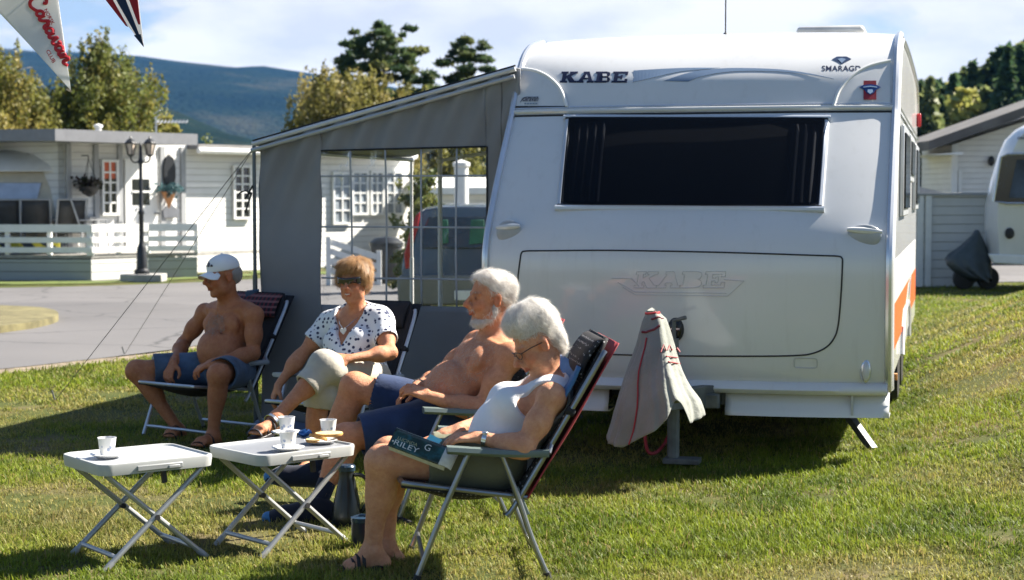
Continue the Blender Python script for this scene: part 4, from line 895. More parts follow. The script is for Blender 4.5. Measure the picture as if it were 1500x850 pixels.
mb.build('drape', m, CV, smooth=180, solid=.003)
RED = mat('red_piping', (.36, .03, .035), .6)
k0 = int(NA * .64)
mb = MB(); mb.tube([r_[k0] + V((0, -.008, 0)) for r_ in rows2[9:]], .0045, 6); mb.build('piping', RED, CV)
mb = MB(); mb.tube([rows2[1][k] + V((0, 0, .0)) for k in range(NA)], .007, 6, closed=True); mb.build('piping', RED, CV)
mb = MB(); q = rows2[7]; mb.tube([q[k] + V((0, -.004, .0)) for k in range(int(NA * .58), int(NA * .8))], .007, 6); mb.tube([rows2[3][k] + V((0, -.004, .0)) for k in range(int(NA * .7), int(NA * .95))], .006, 6); mb.build('piping', mat('dark_piping', (.16, .02, .03), .6), CV)
def on_cover(px, py):
    # nearest drape point in the photo plane, pushed out a little
    best = min((abs(proj(p)[0] - px) + abs(proj(p)[1] - py) + (40 if p.y > 9.0 else 0), tuple(p)) for r_ in rows2 for p in r_); return V(best[1]) + V((0, -.012, 0))
mb = MB()
for q in ([(968, 516), (972, 505), (976, 514)], [(978, 513), (981, 506), (984, 513), (988, 509)], [(990, 515), (992, 510), (996, 516)], [(976, 522), (992, 524)], [(979, 530), (996, 533)]):
    z_ = [atY(x, y, on_cover(x, y).y) for x, y in q]; mb.tube(z_, .004, 5)
mb.build('lettering', RED, CV)
# ------------------------------------------------------------------ awning: side wall towards us, roof, poles, clear window
m, nt, b = newmat('awning_cloth'); nt.links.new(_ramp(nt, _noise(nt, 2.2, 5), [(.3, (.25, .25, .262)), (.7, (.305, .305, .315))]), b.inputs['Base Color']); b.inputs['Roughness'].default_value = .8
trn = nt.nodes.new('ShaderNodeBsdfTranslucent'); trn.inputs[0].default_value = (.26, .26, .27, 1); mx = nt.nodes.new('ShaderNodeMixShader'); mx.inputs[0].default_value = .12
nt.links.new(b.outputs[0], mx.inputs[1]); nt.links.new(trn.outputs[0], mx.inputs[2]); nt.links.new(mx.outputs[0], nt.nodes['Material Output'].inputs['Surface'])
_bump(nt, _noise(nt, 300, 2), .15, .001, b); CLOTH = m
AW0 = CARM @ V((-HWD, .60, 0))
def aw(px, py):  # point of the side wall's plane at a pixel
    n_ = V((math.sin(PHI), math.cos(PHI), 0)); d = ray(px, py); return CAM + d * ((AW0 - CAM).dot(n_) / d.dot(n_))
def loc(p): q = CARI @ p; return q.x, q.z
XL = loc(aw(376, 300))[0]; ZL = loc(aw(380, 214))[1]; ZR = loc(aw(757, 104))[1]; XR = loc(aw(757, 104))[0]
W0 = loc(aw(470, 218)); W1 = loc(aw(712, 447)); WZT0 = loc(aw(470, 221))[1]; WZT1 = loc(aw(712, 215))[1]; WZB = .5 * (loc(aw(470, 447))[1] + loc(aw(712, 449))[1])
AWN = empty('awning', CARM @ V((XL, .6, 0)), 'grey fabric awning with a clear gridded window, attached to the left side of the caravan', 'awning')
def top(x): return ZL + (ZR - ZL) * (x - XL) / (XR - XL)
def edge_r(z): return -HWD + .02 - (.05 if z < 1.5 else 0)
def fold(x, z):
    d = top(x) - z; t = math.exp(-(d / .42) ** 2)
    f = t * .021 * math.sin(34 * (x * .9 + .42 * d)) * (.6 + .6 * float(vnoise(x, z, .3))) + .016 * math.sin(5 * (x + .8 * z) + 2 * float(vnoise(x, z, .6))) * (1 - t) + .022 * (float(fbm(x + 9, z, .5, 3)) - .5)
    return f
def cw(x, z): return CARM @ V((x, .60 + fold(x, z), z))
wx0, wx1 = W0[0], W1[0]
def strip(name, x0, x1, za, zb, nx, nz, m=CLOTH, parent=AWN):
    mb = MB(); mb.grid([[cw(x, za(x) + (zb(x) - za(x)) * t) for x in np.linspace(x0, x1, nx)] for t in np.linspace(0, 1, nz)]); return mb.build(name, m, parent, smooth=180, solid=.003)
wt = lambda x: WZT0 + (WZT1 - WZT0) * (x - wx0) / (wx1 - wx0)
g0 = lambda x: .02
wall = strip('side_wall', XL + .02, wx0, g0, top, 26, 60)
strip('side_wall', wx0, wx1, lambda x: wt(x), top, 70, 34); strip('side_wall', wx0, wx1, g0, lambda x: WZB, 40, 20); strip('side_wall', wx1, -HWD + .03, g0, top, 14, 60)
# clear window with stitched bands
m, nt, b = newmat('clear_vinyl'); tp_ = nt.nodes.new('ShaderNodeBsdfTransparent'); tp_.inputs[0].default_value = (.93, .94, .94, 1)
gl = nt.nodes.new('ShaderNodeBsdfGlossy'); gl.inputs['Roughness'].default_value = .12; gl.inputs[0].default_value = (.9, .9, .9, 1)
fr = nt.nodes.new('ShaderNodeFresnel'); fr.inputs[0].default_value = 1.35; mx = nt.nodes.new('ShaderNodeMixShader')
n_ = _noise(nt, 11, 6, .6, dist=1.2); bmp = nt.nodes.new('ShaderNodeBump'); bmp.inputs['Strength'].default_value = .5; bmp.inputs['Distance'].default_value = .03; nt.links.new(n_, bmp.inputs['Height'])
nt.links.new(bmp.outputs[0], gl.inputs['Normal']); nt.links.new(bmp.outputs[0], fr.inputs['Normal']); nt.links.new(fr.outputs[0], mx.inputs[0])
nt.links.new(tp_.outputs[0], mx.inputs[1]); nt.links.new(gl.outputs[0], mx.inputs[2]); nt.links.new(mx.outputs[0], nt.nodes['Material Output'].inputs['Surface'])
def wc(x, z): return CARM @ V((x, .603 + .5 * fold(x, z) + .006 * math.sin(22 * x + 6 * z), z))
mb = MB(); mb.grid([[wc(x, WZB + (wt(x) - WZB) * t) for x in np.linspace(wx0, wx1, 60)] for t in np.linspace(0, 1, 40)]); cw_ = mb.build('clear_window', m, AWN, smooth=180)
BAND = mat('window_band', (.42, .43, .46), .6)
for px in (514.5, 565.5, 617, 668.5):
    x = loc(aw(px, 330))[0]; mb = MB(); P = [wc(x, WZB + (wt(x) - WZB) * t) + V((0, -.006, 0)) for t in np.linspace(0, 1, 14)]; mb.grid([[p - CU * .006 for p in P], [p + CU * .006 for p in P]]); mb.build('band', BAND, cw_, solid=.003)
for py in (258, 333, 408.5):
    z = loc(aw(590, py))[1]; mb = MB(); P = [wc(x, z) + V((0, -.005, 0)) for x in np.linspace(wx0, wx1, 30)]; mb.grid([[p - V((0, 0, .006)) for p in P], [p + V((0, 0, .006)) for p in P]]); mb.build('band', BAND, cw_, solid=.003)
mb = MB(); P = [cw(wx1 + .004, z) + V((0, -.006, 0)) for z in np.linspace(WZB, WZT1, 12)]; mb.tube(P, .006, 5); P = [cw(x, wt(x)) + V((0, -.006, 0)) for x in np.linspace(wx0, wx1, 20)]; mb.tube(P, .006, 5); mb.build('zip', RUB, cw_)
x = -HWD - .02; mb = MB(); mb.tube([cw(wx1 + .10, z) + V((0, -.003, 0)) for z in np.linspace(.1, top(wx1 + .1), 20)], .004, 5); mb.build('seam', mat('dark_seam', (.15, .15, .16), .8), AWN)
# roof sheet, rails and poles
DEP = 3.3
mb = MB(); mb.grid([[CARM @ V((x, .60 + DEP * t, top(x) + .015 - .05 * math.sin(PI * t) * (1 - (x - XL) / (XR - XL)) * .6)) for x in np.linspace(XL - .03, -HWD + .01, 14)] for t in np.linspace(0, 1, 14)]); mb.build('roof', mat('awning_roof', (.42, .42, .43), .7, var=.06), AWN, smooth=180, solid=.006)
mb = MB(); mb.tube([CARM @ V((XL - .02, .585, top(XL) + .012)), CARM @ V((-HWD - .0, .585, top(-HWD) + .012))], .016, 8); mb.build('roof_edge', mat('edge_white', (.66, .67, .69), .35, .2), AWN)
mb = MB(); mb.tube([CARM @ V((XL - .02, .560, top(XL) - .032)), CARM @ V((-HWD, .560, top(-HWD) - .036))], .014, 8); mb.build('roof_pole', TRIM, AWN)
mb = MB(); mb.tube([CARM @ V((XL - .02, .59, top(XL) + .034)), CARM @ V((-HWD, .59, top(-HWD) + .034))], .006, 6); mb.build('roof_piping', RUB, AWN)
mb = MB(); mb.tube([CARM @ V((XL, .6, top(XL) - .02)), CARM @ V((XL, .6 + DEP, top(XL) - .02))], .016, 8); mb.build('front_rail', TRIM, AWN)
POLE = mat('pole_dark', (.10, .12, .14), .35, .6)
for dv, mt in ((0.0, POLE), (DEP, WHITE)):
    mb = MB(); mb.tube([CARM @ V((XL - .005, .575 + dv, 0)), CARM @ V((XL - .005, .575 + dv, 1.0))], .016, 8); mb.tube([CARM @ V((XL - .005, .575 + dv, .98)), CARM @ V((XL - .005, .575 + dv, top(XL)))], .012, 8); mb.build('pole', mt, AWN)
q = aw(645, 300); xx, _ = loc(q); P0 = atY(645, 447, 12.9); mb = MB(); k = CARI @ P0; mb.tube([CARM @ V((k.x, k.y, 0)), CARM @ V((k.x, k.y, 2.0))], .017, 8); mb.ell(CARM @ V((k.x, k.y, 1.78)), .03); mb.tube([CARM @ V((k.x, k.y, 1.78)), CARM @ V((-HWD, k.y, 1.95))], .012, 8); mb.build('pole', WHITE, AWN)
c_ = aw(374, 432); mb = MB(); mb.box(c_ + V((-.02, -.03, 0)), (.07, .05, .05)); mb.tube([c_ + V((-.05, -.04, .02)), c_ + V((.03, -.04, .03))], .012, 6); mb.build('clamp', mat('clamp_blue', (.05, .10, .16), .4), AWN)
# strap and hook at the pole, guy lines to the grass
a = aw(352, 262); mb = MB(); pts = [aw(*q) + V((0, -.05, 0)) for q in ((372, 272), (366, 283), (361, 292), (365, 285), (370, 283), (366, 296), (361, 312))]; mb.tube(catmull(pts, 4), .006, 6); mb.tube(catmull([aw(*q) + V((0, -.05, 0)) for q in ((349, 289), (353, 283), (362, 280), (370, 286))], 4), .005, 6); mb.build('strap', RUB, AWN)
tp = CARM @ V((XL, .58, ZL))
for (e, nm) in (((80, 588), 'guy_line'), ((182, 520), 'guy_line')):
    g_ = gnd(*e); mb = MB(); mb.tube([tp, g_], .0026, 5); gl_ = mb.build(nm, mat('cord_grey', (.14, .135, .12), .8), AWN)
    mb = MB(); mb.tube([g_ + V((.02, 0, -.05)), g_ + V((-.02, 0, .08))], .007, 6); mb.build('peg', GALV, AWN)
# pale ground flap of the awning between the chairs
mb = MB(); rows = [[CARM @ V((x, .58 - d - .03 * math.sin(7 * x), .012 + .05 * math.exp(-((d - .1) / .1) ** 2) + .02 * math.sin(9 * x + 12 * d))) for x in np.linspace(XL + .05, -HWD, 40)] for d in (0, .08, .16, .26, .32)]; mb.grid(rows); mb.build('ground_flap', mat('flap_blue', (.16, .20, .30), .6, var=.1), AWN, smooth=180, solid=.003)

# ------------------------------------------------------------------ car behind the awning
CB = mat('car_paint', (.085, .11, .145), .25, .55, var=.08, coat=.6); CPL = mat('car_plastic', (.14, .14, .12), .6, var=.15)
CR = empty('parked_car', at(690, 500, 128), 'dark grey blue estate car seen from behind through the awning window', 'car'); Yc = FPX / 128; s_ = 128
CX = 698.0
def cp(px, py, d=0.0, Y=None): p = atY(px, py, Yc); return V((p.x, p.y + d, p.z))
mir = lambda px: 2 * CX - px
def both(pts): return pts + [(mir(x), y) for x, y in reversed(pts)]
sec = [([(590, 425), (588, 395), (592, 372), (601, 340), (611, 316), (622, 307), (650, 303)], 0.0), ([(588, 430), (585, 395), (589, 370), (598, 338), (609, 312), (622, 304), (650, 300)], .5), ([(588, 432), (585, 395), (589, 368), (600, 337), (611, 311), (624, 303), (650, 299)], 2.2), ([(588, 432), (585, 395), (589, 372), (594, 362), (600, 358), (620, 356), (650, 355)], 3.3), ([(590, 430), (588, 400), (592, 380), (598, 372), (606, 369), (622, 368), (650, 367)], 4.3)]
rows = []
for pts, d in sec: rows.append([cp(x, y, d + (.10 * ((y - 300) / 100 - 1) * -1 if d == 0 and y < 370 else 0)) for x, y in both(pts)])
mb = MB(); mb.grid(rows); mb.f.append(tuple(range(len(rows[0])))); mb.m.append(0); mb.f.append(tuple(range(len(mb.v) - 1, len(mb.v) - 1 - len(rows[0]), -1))); mb.m.append(0); mb.build('body', CB, CR, bevel=.02, smooth=40)
mb = MB(); mb.prism([cp(x, y, -.02 + .0012 * (366 - y)) for x, y in both([(617, 364), (621, 335), (628, 318)])], (0, .03, 0)); mb.build('rear_window', GLASSD, CR, bevel=.01)
mb = MB(); mb.prism([cp(x, y, -.10) for x, y in both([(584, 447), (582, 412), (585, 404), (640, 403)])], (0, .5, 0)); mb.build('bumper', mat('bumper_tan', (.21, .205, .175), .5, var=.1), CR, bevel=.03)
RL = mat('tail_red', (.45, .02, .025), .2, spec=.7)
for f in (lambda x: x, mir):
    pts = [(f(x), y) for x, y in ((594, 394), (592, 372), (600, 342), (609, 316), (616, 310), (612, 335), (603, 365), (601, 393))]; mb = MB(); mb.prism([cp(x, y, -.03) for x, y in pts], (0, .08, 0)); mb.build('tail_light', RL, CR, bevel=.01)
GRS = mat('green_sunshade', (.025, .16, .10), .6, var=.2)
for x0, x1 in ((642, 657), (687, 710)): mb = MB(); mb.prism([cp(x, y, -.045) for x, y in ((x0, 358), (x1, 356), (x1 - 1, 322), (x0 + 3, 322))], (0, .01, 0)); mb.build('headrest_cover', GRS, CR, bevel=.01)
for sx in (600, mir(600)):
    for d in (.75, 3.4): p = cp(sx, 470, d); mb = MB(); mb.lathe([(.2, -.1), (.31, -.09), (.33, 0), (.31, .09), (.2, .1)], (p.x, p.y, .33), 22, Matrix.Rotation(PI / 2, 3, 'Y')); mb.build('wheel', RUB, CR)
mb = MB(); mb.box(cp(CX, 432, -.115), (.5, .02, .11)); mb.build('number_plate', WHITE, CR, bevel=.004)
# ------------------------------------------------------------------ right background
sF = 87.0; YF = FPX / sF
def fp(px, py, d=0.0): return atY(px, py, YF + d)
t = empty('board_fence', fp(1390, 421), 'pale boarded screen wall between the two caravans at the right', 'screen wall')
mb = MB(); a, b_ = fp(1310, 421), fp(1444, 421); mb.prism([V((a.x, a.y, 0)), V((b_.x, b_.y, 0)), V((b_.x, b_.y, 1.54)), V((a.x, a.y, 1.54))], (0, .08, 0)); mb.build('boards', G_SID, t, smooth=0)
mb = MB(); mb.box(((a.x + b_.x) / 2, a.y + .03, 1.565), (b_.x - a.x + .1, .2, .045)); mb.build('cap', GREYP, t, bevel=.006)
for px in (1346, 1358): p = fp(px, 421); mb = MB(); mb.box((p.x, p.y - .02, .77), (.10, .06, 1.53)); mb.build('post', WHITE, t, smooth=0)
# house behind
sH = 62.0; YH = FPX / sH
def hp_(px, py, d=0.0): return atY(px, py, YH + d)
t = empty('white_house', hp_(1450, 425), 'white house with a low dark grey gable roof below the pine wood', 'house')
ridge_, eave = hp_(1640, 118), hp_(1347, 222); Hw = []
mb = MB(); x0, x1 = hp_(1394, 300).x, hp_(1890, 300).x; zt0 = hp_(1394, 212).z; xm = ridge_.x; zr = ridge_.z - .25
mb.prism([(x0, YH, 0), (x1, YH, 0), (x1, YH, zt0), (xm, YH, zr), (x0, YH, zt0)], (0, 3.0, 0)); mb.build('wall', W_SID, t, smooth=0)
mb = MB(); E = eave; Rr = ridge_; E2 = V((2 * Rr.x - E.x, E.y, E.z)); th = V((0, 0, .22))
mb.prism([E, Rr, Rr + th, E + th], (0, 3.4, 0)); mb.prism([Rr, E2, E2 + th, Rr + th], (0, 3.4, 0)); ro = mb.build('roof', mat('roof_felt', (.13, .125, .12), .8, var=.2, vs=2), t, smooth=0); ro.location.y = -.9
mb = MB(); a, b_ = hp_(1347, 228, .1), hp_(1396, 228, .1); mb.prism([(a.x, YH - .8, a.z), (b_.x, YH - .8, a.z), (b_.x, YH - .8, a.z + .06)], (0, 3.2, 0)); mb.build('soffit', WHITE, t, smooth=0)
mb = MB(); mb.box((x0 + .04, YH - .03, zt0 / 2), (.14, .1, zt0)); mb.box((hp_(1405, 300).x, YH - .03, 1.2), (.08, .06, 1.9)); mb.build('corner_board', WHITE, t, smooth=0)
p = hp_(1452, 236, -.1); mb = MB(); mb.ell(p, (.08, .08, .12)); mb.build('wall_lamp', BLACKM, t)
mb = MB(); mb.prism([hp_(1340, 272, -2), hp_(1395, 285, -2), hp_(1395, 300, -2), hp_(1340, 300, -2)], (0, 1.0, 0)); tag(mb.build('low_shed_roof', mat('pale_felt', (.42, .42, .42), .8), smooth=0), 'pale sloping shed roof showing above the boarded screen wall', 'shed roof')
# caravan at the right edge
t = empty('caravan', fp(1475, 425, -1.5), 'white caravan cut off by the right edge of the photo, dark tinted window', 'caravan')
def rc(px, py, d): return atY(px, py, YF - 1.5 + d)
prof = [(1452, 388, .30), (1444, 372, .05), (1441, 330, 0), (1442, 300, .02), (1451, 262, .12), (1462, 225, .3), (1472, 203, .45), (1487, 188, .7), (1500, 181, 1.0)]
# side-on: the front end is at the left, body runs to the right
L = [rc(x, y, 0) for x, y, d in prof]; L += [rc(1800, 172, 0), rc(1800, 390, 0)]
mb = MB()
n = len(L); rows = []
for k in range(9):
    u = k / 8; inset = .22 * abs(2 * u - 1) ** 3
    rows.append([V((p.x + (inset if i < 9 else 0) + .62 * u, p.y + 2.2 * u, p.z)) for i, p in enumerate(L)] )
mb.grid([r_ + [r_[0]] for r_ in rows]); mb.f.append(tuple(range(n))); mb.m.append(0); mb.f.append(tuple(range(len(mb.v) - 2, len(mb.v) - 2 - n, -1))); mb.m.append(0); mb.build('body', GEL, t, smooth=40)
w_ = [rc(x, y, -.035) + V((.2, 0, 0)) * 0 for x, y in ((1455, 295), (1466, 230), (1476, 226), (1560, 224), (1560, 298), (1475, 298))]; mb = MB(); mb.prism(w_, (0, .03, 0)); f = mb.build('window', GLASSD, t, bevel=.02)
mb = MB(); mb.tube([p + V((0, -.005, 0)) for p in w_], .018, 6, closed=True); mb.build('frame', SILV, f)
c2 = [rc(x, y, -.042) for x, y in ((1478, 290), (1490, 234), (1530, 234), (1530, 290))]; mb = MB(); mb.prism(c2, (0, .006, 0)); mb.build('curtain', mat('curtain_blue', (.06, .09, .15), .5, var=.5, vs=2), f, smooth=0)
mb = MB(); p = rc(1479, 342, -.02); mb.ell(p, (.075, .03, .09)); mb.build('lock', RUB, t)
mb = MB(); mb.prism([rc(x, y, -.02) for x, y in ((1449, 372), (1560, 377), (1560, 392), (1456, 386))], (0, .1, 0)); mb.build('bumper', WHITE, t, bevel=.02)
mb = MB(); p = rc(1545, 415, .3); mb.lathe([(.2, -.1), (.3, -.09), (.32, 0), (.3, .09), (.2, .1)], (p.x, p.y, .32), 20, Matrix.Rotation(PI / 2, 3, 'X')); mb.build('wheel', RUB, t)
vs, fs = text2d('cabby', 1, .01, .3); mb = MB(); q = fit2d(vs, 1490, 1512, 206, 199); mb.add([rc(x, y, -.03) for x, y in q], fs); mb.build('lettering', NAVY, t, smooth=0)
# covered moped in front of the screen
t = empty('covered_moped', fp(1420, 420, -.9), 'moped under a dark grey green tarpaulin in front of the boarded screen', 'moped')
m = mat('tarp', (.06, .075, .08), .45, var=.25, vs=4, bump=.5, bs=7, bd=.05)
outl = [(337, 1429, 1433), (345, 1424, 1437), (355, 1414, 1442), (365, 1402, 1446), (373, 1390, 1449), (380, 1385, 1451), (388, 1387, 1452), (396, 1395, 1452), (404, 1410, 1450), (410, 1425, 1449)]
rows = []
for i, (py, l, r_) in enumerate(outl):
    a, b_ = fp(l, py, -.9), fp(r_, py, -.9); c_ = (a + b_) / 2; hx_ = (b_ - a).length / 2; k_ = i / 9
    rows.append([c_ + V((hx_ * math.cos(q), (.06 + .32 * k_) * math.sin(q) * (1 + .18 * k_ * math.sin(7 * q)), .03 * k_ * math.sin(5 * q))) for q in np.linspace(0, 2 * PI, 40)])
mb = MB(); mb.grid(rows); mb.build('tarpaulin', m, t, smooth=180, solid=.01)
for px in (1447, 1412):
    p = fp(px, 408, -.9); mb = MB(); mb.lathe([(.1, -.06), (.17, -.05), (.19, 0), (.17, .05), (.1, .06)], (p.x, p.y, .19), 18, Matrix.Rotation(PI / 2, 3, 'X')); mb.build('wheel', RUB, t)

# ------------------------------------------------------------------ pennants on a cord above the frame
CORD = mat('cord_white', (.6, .6, .58), .8)
m, nt, b = newmat('pennant_white'); b.inputs['Base Color'].default_value = (.78, .78, .77, 1); b.inputs['Roughness'].default_value = .7
trn = nt.nodes.new('ShaderNodeBsdfTranslucent'); trn.inputs[0].default_value = (.78, .78, .78, 1); mx = nt.nodes.new('ShaderNodeMixShader'); mx.inputs[0].default_value = .45
nt.links.new(b.outputs[0], mx.inputs[1]); nt.links.new(trn.outputs[0], mx.inputs[2]); nt.links.new(mx.outputs[0], nt.nodes['Material Output'].inputs['Surface']); PWH = m
def flagmat(name, col):
    m, nt, b = newmat(name); b.inputs['Base Color'].default_value = (*col, 1); b.inputs['Roughness'].default_value = .7
    trn = nt.nodes.new('ShaderNodeBsdfTranslucent'); trn.inputs[0].default_value = (*col, 1); mx = nt.nodes.new('ShaderNodeMixShader'); mx.inputs[0].default_value = .4
    nt.links.new(b.outputs[0], mx.inputs[1]); nt.links.new(trn.outputs[0], mx.inputs[2]); nt.links.new(mx.outputs[0], nt.nodes['Material Output'].inputs['Surface']); return m
FRED = flagmat('flag_red', (.42, .02, .03)); FNAVY = flagmat('flag_navy', (.012, .035, .09)); TEXTRED = mat('print_red', (.50, .015, .03), .6)
sP = 330.0; YP = FPX / sP
def pp(px, py, o=0.0): # cloth plane with a slight billow
    p = atY(px, py, YP); p.y += .05 * math.sin((px - 20) / 45.0) + .03 * math.sin((py + px * .4) / 30.0) + o; q = atY(px, py, p.y); return q
def tri(name, A, B, C, m, parent=None, o=0.0, nu=24, nv=24, solid=.0012):
    mb = MB(); rows = []
    for i in range(nv + 1):
        v_ = i / nv * .995; l = (A[0] + (C[0] - A[0]) * v_, A[1] + (C[1] - A[1]) * v_); r_ = (B[0] + (C[0] - B[0]) * v_, B[1] + (C[1] - B[1]) * v_)
        sag = 4 * math.sin(PI * v_)
        rows.append([pp(l[0] + (r_[0] - l[0]) * u + sag * (1 - u) * .5, l[1] + (r_[1] - l[1]) * u, o) for u in np.linspace(0, 1, nu)])
    mb.grid(rows); return mb.build(name, m, parent, smooth=180, solid=solid)
pn = tri('pennant', (-58, -40), (80, -40), (104, 133), PWH); tag(pn, 'white pennant with red caravan club lettering hanging at the top left', 'pennant', 'pennants on the cord')
def strokes(name, lines, r, parent, m=TEXTRED):
    mb = MB()
    for l in lines:
        c_ = catmull([(x, y, 0) for x, y in l], 6); P = [pp(p.x, p.y, -.004) for p in c_]; k = [r * (.75 + .5 * abs(math.sin(i * .9))) for i in range(len(P))]; mb.tube(P, r, 6, flat=1.0)
    return mb.build(name, m, parent)
# cursive word drawn in a frame that runs down the cloth: u along the word, w across it
O_ = (46, 4); ux, uy = (.485, .874); vx, vy = (.874, -.485)  # along, up
def T(u, w): return (O_[0] + ux * u + vx * w, O_[1] + uy * u + vy * w)
CUL = [
 [(7, 16), (10, 20), (5, 23), (-2, 20), (-7, 10), (-5, 0), (2, -4), (10, -1), (15, 3)],                                  # C
 [(25, 6), (21, 9), (16, 6), (15, 1), (19, -2), (24, 2), (26, 8), (25, 1), (28, -2), (32, 2)],                           # a
 [(32, 2), (35, 8), (37, 10), (37, 7), (41, 7), (40, 1), (43, -2), (47, 2)],                                              # r
 [(56, 6), (52, 9), (47, 6), (46, 1), (50, -2), (55, 2), (57, 8), (56, 1), (59, -2), (63, 2)],                           # a
 [(63, 4), (66, 9), (67, 2), (70, -2), (75, 2), (76, 9), (73, 8), (79, 6)],                                               # v
 [(87, 6), (83, 9), (78, 6), (77, 1), (81, -2), (86, 2), (88, 8), (87, 1), (90, -2), (93, 1)],                           # a
 [(93, 1), (95, 8), (95, -2), (98, 5), (102, 9), (104, 6), (103, 0), (106, -2), (112, 2)]]                                # n
LET = [[T(u * .93 + 2, w * .92) for u, w in l] for l in CUL]
strokes('lettering', LET, .0078, pn)
def flat_text(txt, a, b_, h, m, parent, o=-.004):  # text along a pixel line a->b with cap height h
    vs, fs = text2d(txt, 1, .02, 0, 1.0); L = math.hypot(b_[0] - a[0], b_[1] - a[1]); q = fit2d(vs, 0, L, 0, h); dx, dy = (b_[0] - a[0]) / L, (b_[1] - a[1]) / L
    mb = MB(); mb.add([pp(a[0] + dx * x + dy * y, a[1] + dy * x - dx * y, o) for x, y in q], fs); return mb.build('lettering', m, parent, smooth=0)
flat_text('NORSK', (64.0, 15.0), (75.5, 37.0), 5.6, TEXTRED, pn); flat_text('CLUB', (67, 75), (77, 93), 5.8, TEXTRED, pn)
fl = tri('pennant', (112, -55), (196, -55), (211, 69), PWH, o=.25); tag(fl, 'red, white and blue striped pennant tip to the right of the white one', 'pennant', 'pennants on the cord')
def stripe(name, q, m, o):
    mb = MB(); a, b_, c_, d_ = q; rows = []
    for v_ in np.linspace(0, 1, 22): rows.append([pp(a[0] + (d_[0] - a[0]) * v_ + ((b_[0] - a[0]) * (1 - v_) + (c_[0] - d_[0]) * v_) * u, a[1] + (d_[1] - a[1]) * v_ + ((b_[1] - a[1]) * (1 - v_) + (c_[1] - d_[1]) * v_) * u, .25 + o) for u in np.linspace(0, 1, 6)])
    mb.grid(rows); return mb.build(name, m, fl, smooth=180, solid=.001)
stripe('blue_stripe', ((139, -55), (163, -55), (210.6, 68), (204.0, 60)), FNAVY, -.003); stripe('blue_tip', ((196, 52), (206, 50), (210.8, 69), (209.5, 68)), FNAVY, -.0035)
stripe('red_stripe', ((112, -55), (134, -55), (188, 40), (184, 38)), FRED, -.003); stripe('red_stripe', ((169, -55), (196, -55), (205.5, 36), (202.5, 36)), FRED, -.003)
mb = MB(); mb.tube(catmull([atY(-500, -150, YP + .1), atY(-58, -43, YP), atY(80, -43, YP + .05), atY(112, -58, YP + .25), atY(196, -58, YP + .25), atY(600, -170, YP + .5)], 5), .004, 6); tag(mb.build('string', CORD), 'thin white cord that carries the two pennants', 'string')
# ------------------------------------------------------------------ folding camp chairs (local: x forward, y left, z up; origin under the seat's rear pivot)
m, nt, b = newmat('chair_fabric_dots')
tc = nt.nodes.new('ShaderNodeTexCoord'); vo = nt.nodes.new('ShaderNodeTexVoronoi'); vo.inputs['Scale'].default_value = 55; vo.inputs['Randomness'].default_value = .25
nt.links.new(tc.outputs['Object'], vo.inputs['Vector']); d = _ramp(nt, vo.outputs['Distance'], [(.20, 1.0), (.25, 0.0)])
wv = nt.nodes.new('ShaderNodeTexWave'); wv.inputs['Scale'].default_value = 1.1; wv.inputs['Distortion'].default_value = 1.5; nt.links.new(tc.outputs['Object'], wv.inputs['Vector'])
nt.links.new(_mix(nt, d, (.012, .011, .013), (.42, .40, .40)), b.inputs['Base Color']); b.inputs['Roughness'].default_value = .85; CHD = m
m, nt, b = newmat('chair_fabric_plaid'); tc = nt.nodes.new('ShaderNodeTexCoord'); S_ = []
for ax in ('X', 'Z'):
    wv = nt.nodes.new('ShaderNodeTexWave'); wv.bands_direction = ax if ax == 'Z' else 'Y'; wv.inputs['Scale'].default_value = 9; nt.links.new(tc.outputs['Object'], wv.inputs['Vector']); S_.append(_ramp(nt, wv.outputs['Fac'], [(.55, 0.0), (.75, 1.0)]))
c = _mix(nt, S_[0], (.02, .012, .016), (.16, .02, .03)); c = _mix(nt, _math(nt, 'MULTIPLY', S_[1], .6), c, (.34, .16, .16)); nt.links.new(c, b.inputs['Base Color']); b.inputs['Roughness'].default_value = .85; CHP = m
CHK = mat('chair_fabric_black', (.014, .013, .016), .85, var=.3); CHR = mat('chair_fabric_red', (.34, .035, .045), .75, var=.12)
CHF = mat('chair_frame', (.30, .31, .32), .3, .85, var=.1); CHL = mat('chair_frame_light', (.55, .57, .60), .3, .6, var=.08); ARM = mat('armrest_plastic', (.13, .17, .16), .42, var=.1); ARML = mat('armrest_light', (.36, .40, .44), .4, var=.08)
BT = V((-.325, 0, .865)); BB = V((0, 0, .315)); W2 = .265
